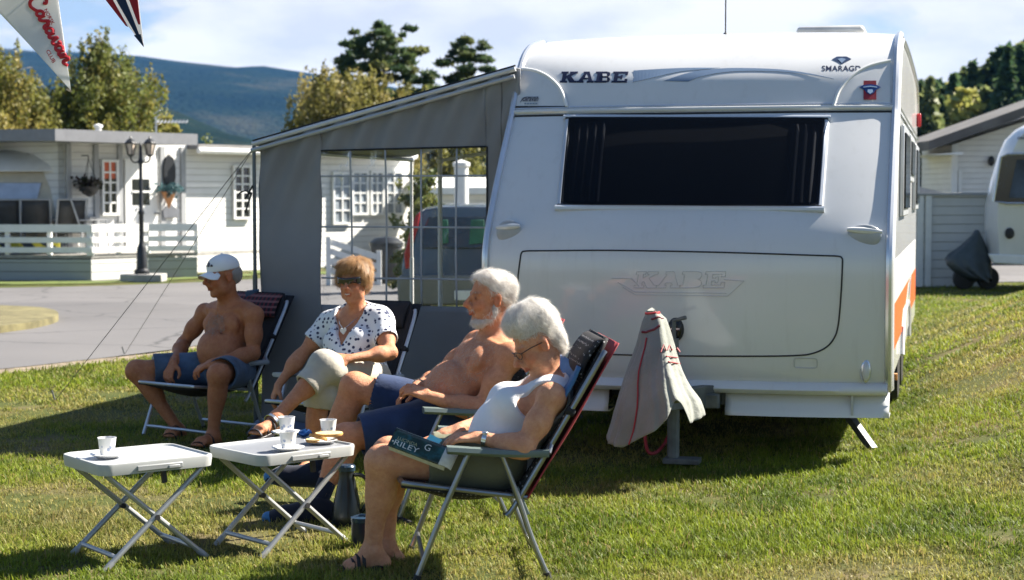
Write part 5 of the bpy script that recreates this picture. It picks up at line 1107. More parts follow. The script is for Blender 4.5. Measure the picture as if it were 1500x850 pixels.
def make_chair(label, frame, arm, fabric, headf, backf, name='camp_chair'):
    t = empty(name, (0, 0, 0), label, 'chair', 'folding camp chairs'); bd_ = (BT - BB).normalized()
    # back frame: one hoop
    hoop = [V((.05, -W2, .25)), V((0, -W2, .315)), BB + bd_ * .45 + V((0, -W2, 0)), BB + bd_ * .66 + V((0, -W2 + .01, 0)), BT + V((-.012, -W2 + .06, 0)), BT + V((-.02, 0, .015)), BT + V((-.012, W2 - .06, 0)), BB + bd_ * .66 + V((0, W2 - .01, 0)), BB + bd_ * .45 + V((0, W2, 0)), V((0, W2, .315)), V((.05, W2, .25))]
    mb = MB(); mb.tube(catmull(hoop, 5), .0115, 10); mb.build('back_frame', frame, t)
    mb = MB(); sf = [V((-.04, -W2 + .02, .318)), V((.40, -W2 + .02, .375)), V((.455, -W2 + .05, .382)), V((.465, 0, .382)), V((.455, W2 - .05, .382)), V((.40, W2 - .02, .375)), V((-.04, W2 - .02, .318))]; mb.tube(catmull(sf, 4), .0115, 10); mb.build('seat_frame', frame, t)
    mb = MB(); mb.grid([[V((x, y, .355 + .06 * x / .45 * .6 - .075 * math.sin(PI * min(1, max(0, (x + .02) / .48))) * (1 - (y / W2) ** 2) * .9 - .02)) for y in np.linspace(-W2 + .015, W2 - .015, 11)] for x in np.linspace(-.01, .46, 13)]); mb.build('seat', fabric, t, smooth=180, solid=.014)
    N_ = V((bd_.z, 0, -bd_.x))  # forward normal of the back
    def bk(s_, y, o=0): return BB + bd_ * s_ + V((0, y, 0)) + N_ * o
    mb = MB(); mb.grid([[bk(s_, y * (1 if s_ < .60 else 1 - .5 * ((s_ - .60) / .125) ** 2 * .35), -.045 * (1 - (y / W2) ** 2) * math.sin(PI * min(1, s_ / .72)) + .012) for y in np.linspace(-W2 + .012, W2 - .012, 13)] for s_ in np.linspace(.03, .725, 22)]); mb.build('backrest', fabric, t, smooth=180, solid=.016)
    mb = MB(); mb.grid([[bk(s_, y, -.030 - .045 * (1 - (y / W2) ** 2) * math.sin(PI * min(1, s_ / .72)) * .9) for y in np.linspace(-W2 + .004, W2 - .004, 9)] for s_ in np.linspace(.02, .73, 14)]); mb.build('back_cover', backf, t, smooth=180, solid=.006)
    mb = MB(); rows = []
    for k in range(13):
        a = PI * k / 12; rows.append([bk(.625 + .085 * -math.cos(a), y * .93, .018 + .035 * math.sin(a) * (1 - (y / .235) ** 6 * .5)) for y in np.linspace(-.235, .235, 12)])
    mb.grid(rows); mb.build('headrest', headf, t, smooth=180, solid=.01)
    for sy in (-1, 1):
        y = sy * (W2 + .028)
        mb = MB(); rows = []
        for x in np.linspace(-.115, .285, 11):
            w_ = .024 + .012 * sstep(-.1, .2, x); z = .512 + .03 * (x + .1) - .006 * math.cos(8 * x); rows.append([V((x, y - w_, z - .010)), V((x, y - w_ * .8, z + .006)), V((x, y + w_ * .8, z + .006)), V((x, y + w_, z - .010)), V((x, y + w_ * .7, z - .022)), V((x, y - w_ * .7, z - .022)), V((x, y - w_, z - .010))])
        mb.grid(rows); mb.f.append((0, 1, 2, 3, 4, 5)); mb.m.append(0); k = len(mb.v) - 7; mb.f.append((k + 5, k + 4, k + 3, k + 2, k + 1, k)); mb.m.append(0); mb.build('armrest', arm, t, smooth=50)
        mb = MB(); mb.tube([V((.195, y - sy * .012, .51)), V((.29, y - sy * .012, .30)), V((.405, y - sy * .012, .006))], .0115, 10); fl_ = mb.build('leg', frame, t); mb = MB(); mb.tube([V((.398, y - sy * .012, .025)), V((.408, y - sy * .012, -.002))], .015, 10); mb.build('rubber_foot', RUB, fl_)
        mb = MB(); mb.tube(catmull([V((.075, y - sy * .012, .51)), V((.04, y - sy * .012, .42)), V((.0, y - sy * .012, .31)), V((-.05, y - sy * .012, .16)), V((-.115, y - sy * .012, .006))], 3), .0115, 10); rl_ = mb.build('leg', frame, t); mb = MB(); mb.tube([V((-.108, y - sy * .012, .025)), V((-.117, y - sy * .012, -.002))], .015, 10); mb.build('rubber_foot', RUB, rl_)
        mb = MB(); mb.bar((.015, y - sy * .03, .36), (-.03, y - sy * .03, .25), .012, .03); mb.build('hinge', arm, t, bevel=.003)
        mb = MB(); mb.tube([bk(.40, sy * W2, -.018), bk(.40, sy * W2, .018)], .018, 10); mb.box(bk(.40, sy * (W2 - .004), .0), (.03, .04, .022)); mb.build('strap_clip', CHK, t, bevel=.003)
        mb = MB(); mb.tube([V((-.115, y, .50)), bk(.255, sy * W2)], .010, 8); mb.build('arm_link', frame, t)
    mb = MB(); mb.tube([V((.375, -W2 - .016, .08)), V((.375, W2 + .016, .08))], .010, 8); mb.build('stretcher', frame, t)
    mb = MB(); mb.tube([V((-.09, -W2 - .016, .07)), V((-.09, W2 + .016, .07))], .010, 8); mb.build('stretcher', frame, t)
    return t
def place(t, P, f):  # f: forward direction in plan
    t.location = P; t.rotation_euler.z = math.atan2(f[1], f[0]); return t
def plan(px, s): Y = FPX / s; return V(((px - 750) / FPX * Y, Y, 0))
chD = make_chair('camp chair with black dotted fabric and a red back, holding the woman who reads', CHF, ARM, CHD, CHD, CHR)
fD = V((-.99, -.10, 0)); PD = plan(750, 366) + V((0, .10, 0)); place(chD, PD, fD)
chC = copy_tree(chD); tag(chC, 'green armed camp chair under the man with the white beard, mostly hidden'); fC = V((-.97, -.22, 0)).normalized(); PC_ = plan(690, 305); place(chC, PC_, fC)
chA = make_chair('light framed camp chair with plaid headrest, holding the man in the white cap', CHL, ARML, CHK, CHP, CHK); fA = V((-.60, -.80, 0)).normalized(); PA = plan(322, 232); place(chA, PA, fA); chA.scale.z = .94
chB = copy_tree(chA); tag(chB, 'dark camp chair behind the woman in the dotted shirt'); fB = V((-.47, -.88, 0)).normalized(); PB = plan(508, 254); place(chB, PB, fB)
for c_ in chB.children:
    if c_.name.startswith('headrest'): c_.data = c_.data.copy(); c_.data.materials[0] = CHK

# ------------------------------------------------------------------ folding tables
TOP_LIT = mat('table_top_lit', (.40, .42, .44), .36, var=.05, bump=.15, bs=260, bd=.001); TOPG = mat('table_top_grey', (.24, .25, .27), .3, var=.06, bump=.2, bs=260, bd=.001); RIM = mat('table_rim', (.43, .44, .43), .4, var=.05); TLEG = mat('table_leg', (.42, .43, .43), .38, .45, var=.1)  # left top is lighter than the grey one: reflected light put into its colour
def make_table(label, topm, Lx, Ly, H=.435):
    t = empty('folding_table', (0, 0, 0), label, 'table', 'small folding tables')
    o = rrect(Lx, Ly, .05, 7); n = len(o); mb = MB()
    lv = [(-.048, .012), (-.010, .003), (0, 0), (0.003, -.004), (.002, -.012), (-.006, -.016)]
    rows = [[V((x * (1 + 2 * i_ / Lx), y * (1 + 2 * i_ / Ly), H + z)) for x, y in o] for z, i_ in [(-.046, -.010), (-.046, 0), (-.008, .004), (0, .002), (.002, -.004), (0, -.010), (-.007, -.013)]]
    mb.grid([r_ + [r_[0]] for r_ in rows]); mb.build('rim', RIM, t, smooth=50)
    mb = MB(); mb.prism([V((x * .962, y * .955, H - .0065)) for x, y in o], (0, 0, -.02)); mb.build('tabletop', topm, t)
    mb = MB(); mb.box((0, -Ly / 2 - .004, H - .026), (.20, .012, .022)); mb.box((.06, -Ly / 2 - .008, H - .03), (.05, .012, .014)); mb.build('rim_handle', mat('rim_grey', (.33, .34, .34), .45), t, bevel=.003)
    mb = MB(); mb.bar((.03, -Ly / 2 + .03, H - .05), (.035, -Ly / 2 + .03, H - .10), .015, .02); mb.build('catch', RUB, t)
    hx_, hz = Lx / 2 - .03, H - .05
    for sy, yy in ((-1, Ly / 2 - .035), (1, Ly / 2 - .035)):
        for d in (-1, 1):
            y = sy * (yy - (.016 if d > 0 else 0)); top_ = V((-d * (hx_ - .01), y, hz)); bot = V((d * hx_, y, .010))
            mb = MB(); mb.tube([top_, bot], .0115, 10); l_ = mb.build('leg', TLEG, t); mb = MB(); mb.tube([top_.lerp(bot, .94), top_.lerp(bot, 1.03)], .0135, 10); mb.build('end_cap', GREYP, l_)
        mb = MB(); mb.tube([V((0, sy * (yy + .014), hz / 2 + .003)), V((0, sy * (yy - .032), hz / 2 + .003))], .012, 10); mb.build('pivot', RUB, t)
    for d in (-1, 1):
        w_ = Ly / 2 - .035 - (.016 if d > 0 else 0); mb = MB(); x = d * (hx_ - .045); z = .010 + .045 / (2 * hx_) * hz * 1.02; mb.tube([V((x, -w_, z)), V((x, w_, z))], .010, 10); mb.build('stretcher', TLEG, t)
    return t
def settle(t, c_, e1): t.location = c_; t.rotation_euler.z = math.atan2(e1[1], e1[0])
# corners read in the photo
TL_, TF_, TR_ = [atY(x, y, 3750.0 * (1.5 - .435) / 1.5 / (y - 290)) for x, y in ((95, 664), (187, 691), (310, 670))]
t1 = make_table('pale topped folding table at the left with one cup on it', TOP_LIT, .50, .42)
c1 = (TL_ + TR_) / 2; c1 = V((c1.x, c1.y, 0)); e1 = V((.80, .60, 0)); settle(t1, c1, e1)
TL2, TF2, TR2 = [atY(x, y, 3750.0 * (1.5 - .435) / 1.5 / (y - 290)) for x, y in ((310, 655), (388, 681), (516, 652))]
t2 = make_table('grey topped folding table with the cups, plate and blue packet on it', TOPG, .50, .42); c2 = (TL2 + TR2) / 2; c2 = V((c2.x, c2.y, 0)); settle(t2, c2, V((.74, .67, 0)))

# ------------------------------------------------------------------ cups, saucers, plate
m, nt, b = newmat('cup_print'); tc = nt.nodes.new('ShaderNodeTexCoord'); mp2 = nt.nodes.new('ShaderNodeMapping'); mp2.inputs['Scale'].default_value = (1, 1, .8); nt.links.new(tc.outputs['Object'], mp2.inputs[0])
vo = nt.nodes.new('ShaderNodeTexVoronoi'); vo.inputs['Scale'].default_value = 55; nt.links.new(mp2.outputs[0], vo.inputs['Vector']); sp = nt.nodes.new('ShaderNodeSeparateXYZ'); nt.links.new(tc.outputs['Object'], sp.inputs[0])
bandz = _ramp(nt, _math(nt, 'MULTIPLY', sp.outputs['Z'], 10), [(.18, 0.0), (.24, 1.0), (.42, 1.0), (.5, 0.0)]); dots = _ramp(nt, vo.outputs['Distance'], [(.3, 1.0), (.42, 0.0)])
nt.links.new(_mix(nt, _math(nt, 'MULTIPLY', bandz, dots), (.80, .79, .77), (.30, .36, .50)), b.inputs['Base Color']); b.inputs['Roughness'].default_value = .3; CUPM = m
CHINA = mat('china_white', (.80, .79, .77), .25, var=.03); COFF = mat('coffee', (.03, .012, .006), .15)
CZ = .435
def make_cup(label):
    t = empty('coffee_cup', (0, 0, 0), label, 'cup', 'coffee cups on the tables'); mb = MB()
    mb.lathe([(.0, .002), (.026, .0), (.028, .006), (.034, .05), (.037, .074), (.0385, .078), (.0365, .078), (.034, .06), (.030, .02), (0, .018)], (0, 0, 0), 32); mb.build('cup', CUPM, t)
    mb = MB(); mb.lathe([(0, .058), (.0335, .058)], (0, 0, 0), 24); mb.build('coffee', COFF, t); return t
def make_saucer(label):
    mb = MB(); mb.lathe([(0, .0), (.035, .0), (.045, .006), (.066, .016), (.070, .019), (.066, .020), (.045, .010), (.03, .006), (0, .006)], (0, 0, 0), 36); o = mb.build('saucer', CHINA); return tag(o, label, 'saucer', 'saucers under the cups')
def on_table(px, py, z=CZ): return gnd(px, py, z)
proto_c = make_cup('white cup alone on the pale left table'); proto_s = make_saucer('white saucer alone on the pale left table')
p = on_table(157, 671, CZ - .006); proto_s.location = p; proto_c.location = p + V((0, 0, .007))
for (px, py, lc, ls) in ((422, 661, 'white cup at the near edge of the grey table, nearest the camera', 'white saucer at the near edge of the grey table'), (420, 638, 'white cup at the far side of the grey table, directly behind another cup', 'white saucer at the far side of the grey table, behind the near cup')):
    p = on_table(px, py, CZ - .006); a = copy_tree(proto_s); a.location = p; tag(a, ls); a = copy_tree(proto_c); a.location = p + V((0, 0, .007)); a.rotation_euler.z = px; tag(a, lc)
a = copy_tree(proto_c); a.location = on_table(481, 640, CZ - .006); a.rotation_euler.z = 2; tag(a, 'white cup beside the plate of bread on the grey table')
# plate with slices of bread
p = on_table(470, 650, CZ - .006); pl = make_saucer('x'); pl.name = 'plate'; pl.scale = (1.05, 1.05, 1); pl.location = p; tag(pl, 'small white plate under the bread slices on the grey table', 'plate'); del pl['group']
CRUST = mat('bread_crust', (.50, .26, .07), .8, var=.3, vs=40, bump=.5, bs=120, bd=.004); CRUMB = mat('bread_crumb', (.66, .50, .24), .85, var=.2, vs=60, bump=.6, bs=200, bd=.003)
def slice_(label, c_, rx, ry, rot, tilt, th=.012):
    mb = MB(); R_ = Matrix.Rotation(rot, 3, 'Z') @ Matrix.Rotation(tilt, 3, 'X'); o = [(rx * math.cos(a) * (1 + .06 * math.sin(3 * a)), ry * math.sin(a) * (1 + .05 * math.cos(2 * a))) for a in np.linspace(0, 2 * PI, 28, endpoint=False)]
    t = empty('bread_slice', c_, label, 'bread', 'bread slices on the plate'); mb.grid([[c_ + R_ @ V((x * k, y * k, z)) for x, y in o + o[:1]] for k, z in ((.97, 0), (1.0, .003), (1.0, th - .003), (.97, th))]); mb.build('crust', CRUST, t)
    mb = MB(); mb.prism([c_ + R_ @ V((x * .96, y * .96, th + .0005)) for x, y in o], R_ @ V((0, 0, -th))); mb.build('crumb', CRUMB, t)
slice_('golden bread slice on top, lying flat beside the cup', p + V((.035, .012, .034)), .062, .036, .3, .10); slice_('browner bread slice leaning at the left of the plate', p + V((-.012, .0, .022)), .055, .035, 2.2, .35); slice_('small bread piece at the near edge of the plate', p + V((-.03, -.05, .014)), .035, .018, -.5, .1)
p = on_table(447, 640, CZ - .006); mb = MB(); rr_ = np.random.default_rng(4)
mb.ell(p + V((0, 0, .016)), (.032, .02, .016), None, 14, 8); o = mb.build('blue_packet', mat('foil_blue', (.02, .10, .32), .3, .4, var=.3, vs=40)); tag(o, 'small crumpled blue packet between the cups on the grey table', 'packet')
for v_ in o.data.vertices: v_.co += V(tuple(rr_.normal(size=3) * .0022))
# vacuum jugs in the grass
p = plan(506, 322); t = empty('vacuum_jug', p, 'tall dark grey vacuum jug with a curved handle on the grass under the table', 'jug'); JUG = mat('jug_grey', (.022, .026, .028), .25, .3, var=.1); JB = mat('jug_lid_blue', (.03, .06, .10), .25, .3)
mb = MB(); mb.lathe([(.0, 0), (.068, 0), (.072, .012), (.070, .05), (.058, .12), (.044, .185), (.036, .225), (.035, .25)], p, 30); mb.build('body', JUG, t)
mb = MB(); mb.lathe([(.035, .25), (.039, .252), (.041, .272), (.036, .279), (0, .28)], p, 26); mb.build('lid', JB, t)
mb = MB(); mb.tube(catmull([p + V((.036, -.01, .235)), p + V((.075, -.015, .23)), p + V((.10, -.015, .19)), p + V((.098, -.012, .12)), p + V((.068, -.008, .06))], 6), .009, 8); mb.build('handle', JUG, t)
p = plan(528, 345); t = empty('thermos', p, 'short dark blue thermos beside the jug, half behind the shin of the reading woman', 'thermos'); mb = MB(); mb.lathe([(0, 0), (.043, 0), (.045, .01), (.045, .115)], p, 26); mb.build('body', mat('thermos_navy', (.012, .02, .045), .3, .3), t)
mb = MB(); mb.lathe([(.045, .115), (.048, .118), (.048, .135), (.03, .142), (0, .142)], p, 24); mb.tube([p + V((-.012, -.02, .146)), p + V((.02, -.02, .146))], .007, 6); mb.build('lid', JB, t)
# bag and cable on the ground behind
p = gnd(585, 762); mb = MB(); mb.tube(catmull([gnd(555, 768) + V((0, 0, .012)), gnd(570, 760) + V((0, 0, .02)), gnd(585, 764) + V((0, 0, .012)), gnd(603, 772) + V((0, 0, .012))], 6), .014, 8); tag(mb.build('bag_strap', CHK), 'black strap lying in the grass behind the shin of the reading woman', 'strap')
# ------------------------------------------------------------------ bodies: smooth signed-distance solids turned into one skin
class Field:
    def __init__(s): s.P = []; s.tints = []
    def _add(s, fn, lo, hi, k, op, grp): s.P.append(dict(fn=fn, lo=np.array(lo), hi=np.array(hi), k=k, op=op, grp=grp)); return s
    def cone(s, a, b, ra, rb, k=.03, op='add', grp='', cuts=(), flat=None):
        a = np.array(a, float); b = np.array(b, float); ba = b - a; L2 = max(1e-9, ba @ ba); r = max(ra, rb)
        cuts = [(np.array(p, float), np.array(n, float)) for p, n in cuts]
        def fn(x, y, z):
            px, py, pz = x - a[0], y - a[1], z - a[2]
            h = np.clip((px * ba[0] + py * ba[1] + pz * ba[2]) / L2, 0, 1)
            d = np.sqrt((px - h * ba[0]) ** 2 + (py - h * ba[1]) ** 2 + (pz - h * ba[2]) ** 2) - (ra + (rb - ra) * h)
            for p, n in cuts: d = np.maximum(d, (x - p[0]) * n[0] + (y - p[1]) * n[1] + (z - p[2]) * n[2])
            return d
        return s._add(fn, np.minimum(a, b) - r, np.maximum(a, b) + r, k, op, grp)
    def ell(s, c, r, ax=None, k=.03, op='add', grp='', cuts=()):
        c = np.array(c, float); r = np.array(r if hasattr(r, '__len__') else (r, r, r), float); A = np.eye(3) if ax is None else np.array([tuple(v) for v in ax], float)
        cuts = [(np.array(p, float), np.array(n, float)) for p, n in cuts]
        def fn(x, y, z):
            px, py, pz = x - c[0], y - c[1], z - c[2]; k0 = 0; k1 = 0
            for i in range(3):
                q = px * A[i, 0] + py * A[i, 1] + pz * A[i, 2]; k0 = k0 + (q / r[i]) ** 2; k1 = k1 + (q / r[i] ** 2) ** 2
            k0 = np.sqrt(k0); d = k0 * (k0 - 1) / np.maximum(np.sqrt(k1), 1e-6)
            for p, n in cuts: d = np.maximum(d, (x - p[0]) * n[0] + (y - p[1]) * n[1] + (z - p[2]) * n[2])
            return d
        e = np.sqrt(sum((A[i][:, None] * r[i]) ** 2 for i in range(3))).ravel()
        return s._add(fn, c - e, c + e, k, op, grp)
    def tint(s, c, r, col, w=1.0): s.tints.append((np.array(c, float), r, np.array(col), w))
    def take(s, other, grps, off=0.0):
        for p in other.P:
            if p['grp'] in grps:
                q = dict(p); q['fn'] = (lambda f, o: lambda x, y, z: f(x, y, z) - o)(p['fn'], off); q['lo'] = p['lo'] - off; q['hi'] = p['hi'] + off; s.P.append(q)
        return s
    def grid(s, h, pad=.02):
        A = [p for p in s.P if p['op'] == 'add']; lo = np.min([p['lo'] for p in A], 0) - pad; hi = np.max([p['hi'] for p in A], 0) + pad
        n = np.ceil((hi - lo) / h).astype(int) + 1; ax = [lo[i] + h * np.arange(n[i]) for i in range(3)]; F = np.full(n, 1.0, np.float32)
        for p in s.P:
            m_ = p['k'] * 1.2 + 2.5 * h; i0 = np.clip(np.floor((p['lo'] - m_ - lo) / h).astype(int), 0, n); i1 = np.clip(np.ceil((p['hi'] + m_ - lo) / h).astype(int) + 1, 0, n)
            if (i1 <= i0).any(): continue
            sl = tuple(slice(a, b) for a, b in zip(i0, i1)); x = ax[0][sl[0]][:, None, None]; y = ax[1][sl[1]][None, :, None]; z = ax[2][sl[2]][None, None, :]
            d = p['fn'](x, y, z); b = F[sl]; k = max(p['k'], 1e-4)
            if p['op'] == 'add': q = np.clip(.5 + .5 * (b - d) / k, 0, 1); F[sl] = b + (d - b) * q - k * q * (1 - q)
            else: d = -d; q = np.clip(.5 - .5 * (b - d) / k, 0, 1); F[sl] = b + (d - b) * q + k * q * (1 - q)
        return F, ax
    def mesh(s, name, h, m, parent=None, warp=None, region=None, base=(1, 1, 1), smooth_it=1):
        F, ax = s.grid(h); x, y, z = ax[0][:, None, None], ax[1][None, :, None], ax[2][None, None, :]
        if warp is not None: F = F + warp(x, y, z)
        if region is not None: F = np.maximum(F, region(x, y, z))
        F[[0, -1]] = 1; F[:, [0, -1]] = 1; F[:, :, [0, -1]] = 1
        vs, fs = nets(F, np.array([a[0] for a in ax]), h)
        # light relaxation
        for _ in range(smooth_it):
            acc = np.zeros_like(vs); cnt = np.zeros(len(vs))
            for i in range(4):
                a, b = fs[:, i], fs[:, (i + 1) % 4]; 
                for ch in range(3): acc[:, ch] += np.bincount(a, vs[b, ch], len(vs)) + np.bincount(b, vs[a, ch], len(vs))
                cnt += np.bincount(a, minlength=len(vs)) + np.bincount(b, minlength=len(vs))
            vs = vs * .5 + .5 * acc / np.maximum(cnt, 1)[:, None]
        cols = np.tile(np.array(base, float), (len(vs), 1))
        for c, r, col, w in s.tints:
            d = np.linalg.norm((vs - c) / r, axis=1); t = (np.clip(1.25 - d, 0, .5) * 2 * w)[:, None]; t = np.minimum(t, 1); cols = cols * (1 - t) + col * t
        return npmesh(name, vs, fs, m, parent, cols=cols)
def nets(F, o, h):
    S = F < 0; c = [S[i:S.shape[0] - 1 + i, j:S.shape[1] - 1 + j, k:S.shape[2] - 1 + k] for i in (0, 1) for j in (0, 1) for k in (0, 1)]
    any_ = np.zeros_like(c[0]); all_ = np.ones_like(c[0])
    for q in c: any_ |= q; all_ &= q
    act = any_ & ~all_; I = np.argwhere(act); idx = np.full(act.shape, -1, np.int64); idx[act] = np.arange(len(I))
    corners = [(i, j, k) for i in (0, 1) for j in (0, 1) for k in (0, 1)]; vals = [F[I[:, 0] + a, I[:, 1] + b, I[:, 2] + d] for a, b, d in corners]
    acc = np.zeros((len(I), 3)); n = np.zeros(len(I))
    for a in range(8):
        for b in range(a + 1, 8):
            ca, cb = corners[a], corners[b]
            if sum(abs(p - q) for p, q in zip(ca, cb)) != 1: continue
            va, vb = vals[a], vals[b]; m_ = (va < 0) != (vb < 0); t = np.where(m_, va / np.where(m_, va - vb, 1), 0)
            for ch in range(3): acc[:, ch] += np.where(m_, ca[ch] + t * (cb[ch] - ca[ch]), 0)
            n += m_
    vs = (I + acc / n[:, None]) * h + o; fs = []
    for axn in range(3):
        u, v = (axn + 1) % 3, (axn + 2) % 3; sl0 = [slice(1, -1)] * 3; sl0[axn] = slice(0, -1); sl1 = [slice(1, -1)] * 3; sl1[axn] = slice(1, None)
        a, b = S[tuple(sl0)], S[tuple(sl1)]; E = np.argwhere(a != b)
        if not len(E): continue
        P = E.copy(); P[:, u] += 1; P[:, v] += 1; flip = ~a[E[:, 0], E[:, 1], E[:, 2]]
        def g(du, dv): q = P.copy(); q[:, u] += du; q[:, v] += dv; return idx[q[:, 0], q[:, 1], q[:, 2]]
        q = np.stack([g(-1, -1), g(0, -1), g(0, 0), g(-1, 0)], 1); q[flip] = q[flip][:, ::-1]; fs.append(q)
    fs = np.concatenate(fs); fs = fs[(fs >= 0).all(1)]; return vs, fs
_wr = np.random.default_rng(9)
def sines(n, fmin, fmax, seed, stretch=(1, 1, 1)):
    r = np.random.default_rng(seed); D = r.normal(size=(n, 3)); D /= np.linalg.norm(D, axis=1)[:, None]; f = fmin * (fmax / fmin) ** r.random(n); ph = r.random(n) * 6.3; D = D * f[:, None] * np.array(stretch); am = fmin / f
    return lambda x, y, z: sum(a * np.sin(d[0] * x + d[1] * y + d[2] * z + p) for d, p, a in zip(D, ph, am)) / math.sqrt(n)
# ------------------------------------------------------------------ skin and cloth materials
def skinmat(name, col, rough=.56):
    m, nt, b = newmat(name); at_ = nt.nodes.new('ShaderNodeAttribute'); at_.attribute_name = 'Col'
    c = _ramp(nt, _noise(nt, 22, 6, .6), [(.3, tuple(c * f for c, f in zip(col, (.86, .76, .70)))), (.7, tuple(min(1, c * f) for c, f in zip(col, (1.08, 1.07, 1.06))))])
    c = _mix(nt, _ramp(nt, _noise(nt, 260, 3), [(.55, 0.0), (.75, .35)]), c, tuple(c * .6 for c in col)); c = _mix(nt, _ramp(nt, _noise(nt, 60, 6, .7), [(.46, 0.0), (.66, .6)]), c, tuple(q * f for q, f in zip(col, (.82, .60, .55)))); c = _mix(nt, 1.0, c, at_.outputs['Color'], 'MULTIPLY')
    nt.links.new(c, b.inputs['Base Color']); b.inputs['Roughness'].default_value = rough; b.inputs['Subsurface Weight'].default_value = .05; b.inputs['Specular IOR Level'].default_value = .35; b.inputs['Subsurface Radius'].default_value = (.012, .005, .003); b.inputs['Subsurface Scale'].default_value = .6
    _bump(nt, _noise(nt, 55, 10, .74), .75, .008, b); return m
SK1 = skinmat('skin_tanned', (.47, .195, .092)); SK2 = skinmat('skin_ruddy', (.62, .285, .15)); SK3 = skinmat('skin_sunned', (.56, .26, .138)); SK4 = skinmat('skin_fair', (.66, .335, .195))
def hairmat(name):
    m, nt, b = newmat(name); at_ = nt.nodes.new('ShaderNodeAttribute'); at_.attribute_name = 'Col'; c = _mix(nt, _ramp(nt, _noise(nt, 90, 4, .6), [(.35, .25), (.6, 0.0)]), at_.outputs['Color'], (.4, .36, .3), 'MULTIPLY')
    nt.links.new(c, b.inputs['Base Color']); b.inputs['Roughness'].default_value = .45; b.inputs['Sheen Weight'].default_value = .3
    trn = nt.nodes.new('ShaderNodeBsdfTranslucent'); nt.links.new(c, trn.inputs['Color']); mx = nt.nodes.new('ShaderNodeMixShader'); mx.inputs[0].default_value = .4
    nt.links.new(b.outputs[0], mx.inputs[1]); nt.links.new(trn.outputs[0], mx.inputs[2]); nt.links.new(mx.outputs[0], nt.nodes['Material Output'].inputs['Surface']); return m
HAIR = hairmat('hair')
# ------------------------------------------------------------------ anatomy
class Fr:  # local frame: forward, left, up
    def __init__(s, o, fwd, up=(0, 0, 1)):
        s.o = V(o); s.f = V(fwd).normalized(); up = V(up); s.l = up.cross(s.f).normalized(); s.u = s.f.cross(s.l)
    def p(s, f, l, u): return s.o + s.f * f + s.l * l + s.u * u
    def ax(s): return (s.f, s.l, s.u)
def head(B, H, k=1.0, old=.5, male=True, smile=0.0):
    A = H.ax(); g = 'head'; E = lambda c, r, kk=.02, op='add': B.ell(H.p(*[q * k for q in c]), [q * k for q in r], A, kk, op, g); Cn = lambda a, b, ra, rb, kk=.01, op='add': B.cone(H.p(*[q * k for q in a]), H.p(*[q * k for q in b]), ra * k, rb * k, kk, op, g)
    E((-.018, 0, .035), (.098, .076, .085)); E((.030, 0, -.018), (.062, .056, .090)); E((.030, 0, -.078), (.052, .050, .036), .025); E((.068, 0, -.102), (.022, .024, .018), .02)
    for s in (-1, 1):
        E((.060, s * .033, -.030), (.025, .022, .026), .02); E((.022, s * .052, -.068), (.03, .014, .03), .02)
        E((.098, s * .031, .008), (.014, .017, .0105), .010, 'sub'); E((.0725, s * .031, .008), (.0140, .0160, .0125), .004)
        Cn((.084, s * .014, .026), (.072, s * .050, .026), .0085, .007, .008)
        E((-.004, s * .079, -.006), (.020, .010, .033), .006); E((-.012, s * .083, .008), (.014, .007, .018), .006); E((.002, s * .090, -.004), (.010, .006, .016), .006, 'sub')
        Cn((.104, s * .013, -.030), (.100, s * .014, -.034), .0095, .008, .006)
        if old: Cn((.098, s * .020, -.030), (.080, s * .036, -.066), .003, .003, .007 * old + .003, 'sub'); Cn((.086, s * .020, -.012), (.074, s * .042, -.018), .0025, .002, .006, 'sub')
    Cn((.092, 0, .014), (.124, 0, -.024), .0085, .0118, .010); Cn((.119, 0, -.028), (.110, 0, -.036), .0105, .008, .006)
    E((.088, 0, -.046), (.02, .028, .012), .012); w = .021 + .006 * smile; up = .006 * smile
    Cn((.101, 0, -.0545), (.089, -w, -.057 + up), .0062, .004, .005); Cn((.101, 0, -.0545), (.089, w, -.057 + up), .0062, .004, .005)
    Cn((.099, 0, -.0690), (.087, -w * .9, -.064 + up), .0070, .004, .005); Cn((.099, 0, -.0690), (.087, w * .9, -.064 + up), .0070, .004, .005)
    Cn((.110, 0, -.0615 - up * .3), (.095, -w, -.060 + up), .0022, .002, .003, 'sub'); Cn((.110, 0, -.0615 - up * .3), (.095, w, -.060 + up), .0022, .002, .003, 'sub')
    lip = (.80, .45, .42)
    for q in ((.10, 0, -.0545), (.10, 0, -.069), (.094, .012, -.058), (.094, -.012, -.058), (.094, .012, -.067), (.094, -.012, -.067)): B.tint(H.p(*[x * k for x in q]), .011 * k, lip, .7)
    for s in (-1, 1): B.tint(H.p(.07 * k, s * .04 * k, -.03 * k), .028 * k, (1.0, .74, .70), .55); B.tint(H.p(-.005 * k, s * .085 * k, -.01 * k), .03 * k, (1.0, .70, .66), .6); B.tint(H.p(.087 * k, s * .029 * k, .006 * k), .008 * k, (.22, .16, .15), .9); B.tint(H.p(.087 * k, s * .037 * k, .005 * k), .007 * k, (.22, .16, .15), .9); B.tint(H.p(.085 * k, s * .031 * k, .007 * k), .016 * k, (.62, .50, .48), .5); B.tint(H.p(.09 * k, s * .020 * k, .027 * k), .010 * k, (.6, .55, .5), .5); B.tint(H.p(.085 * k, s * .038 * k, .028 * k), .012 * k, (.6, .55, .5), .6)
    B.tint(H.p(.115 * k, 0, -.026 * k), .018 * k, (1.05, .68, .62), .6)
    if old:
        for i, zz in enumerate((.050, .062, .074)): Cn((.096 - .006 * i, -.03, zz), (.096 - .006 * i, .03, zz), .0018, .0018, .006, 'sub')
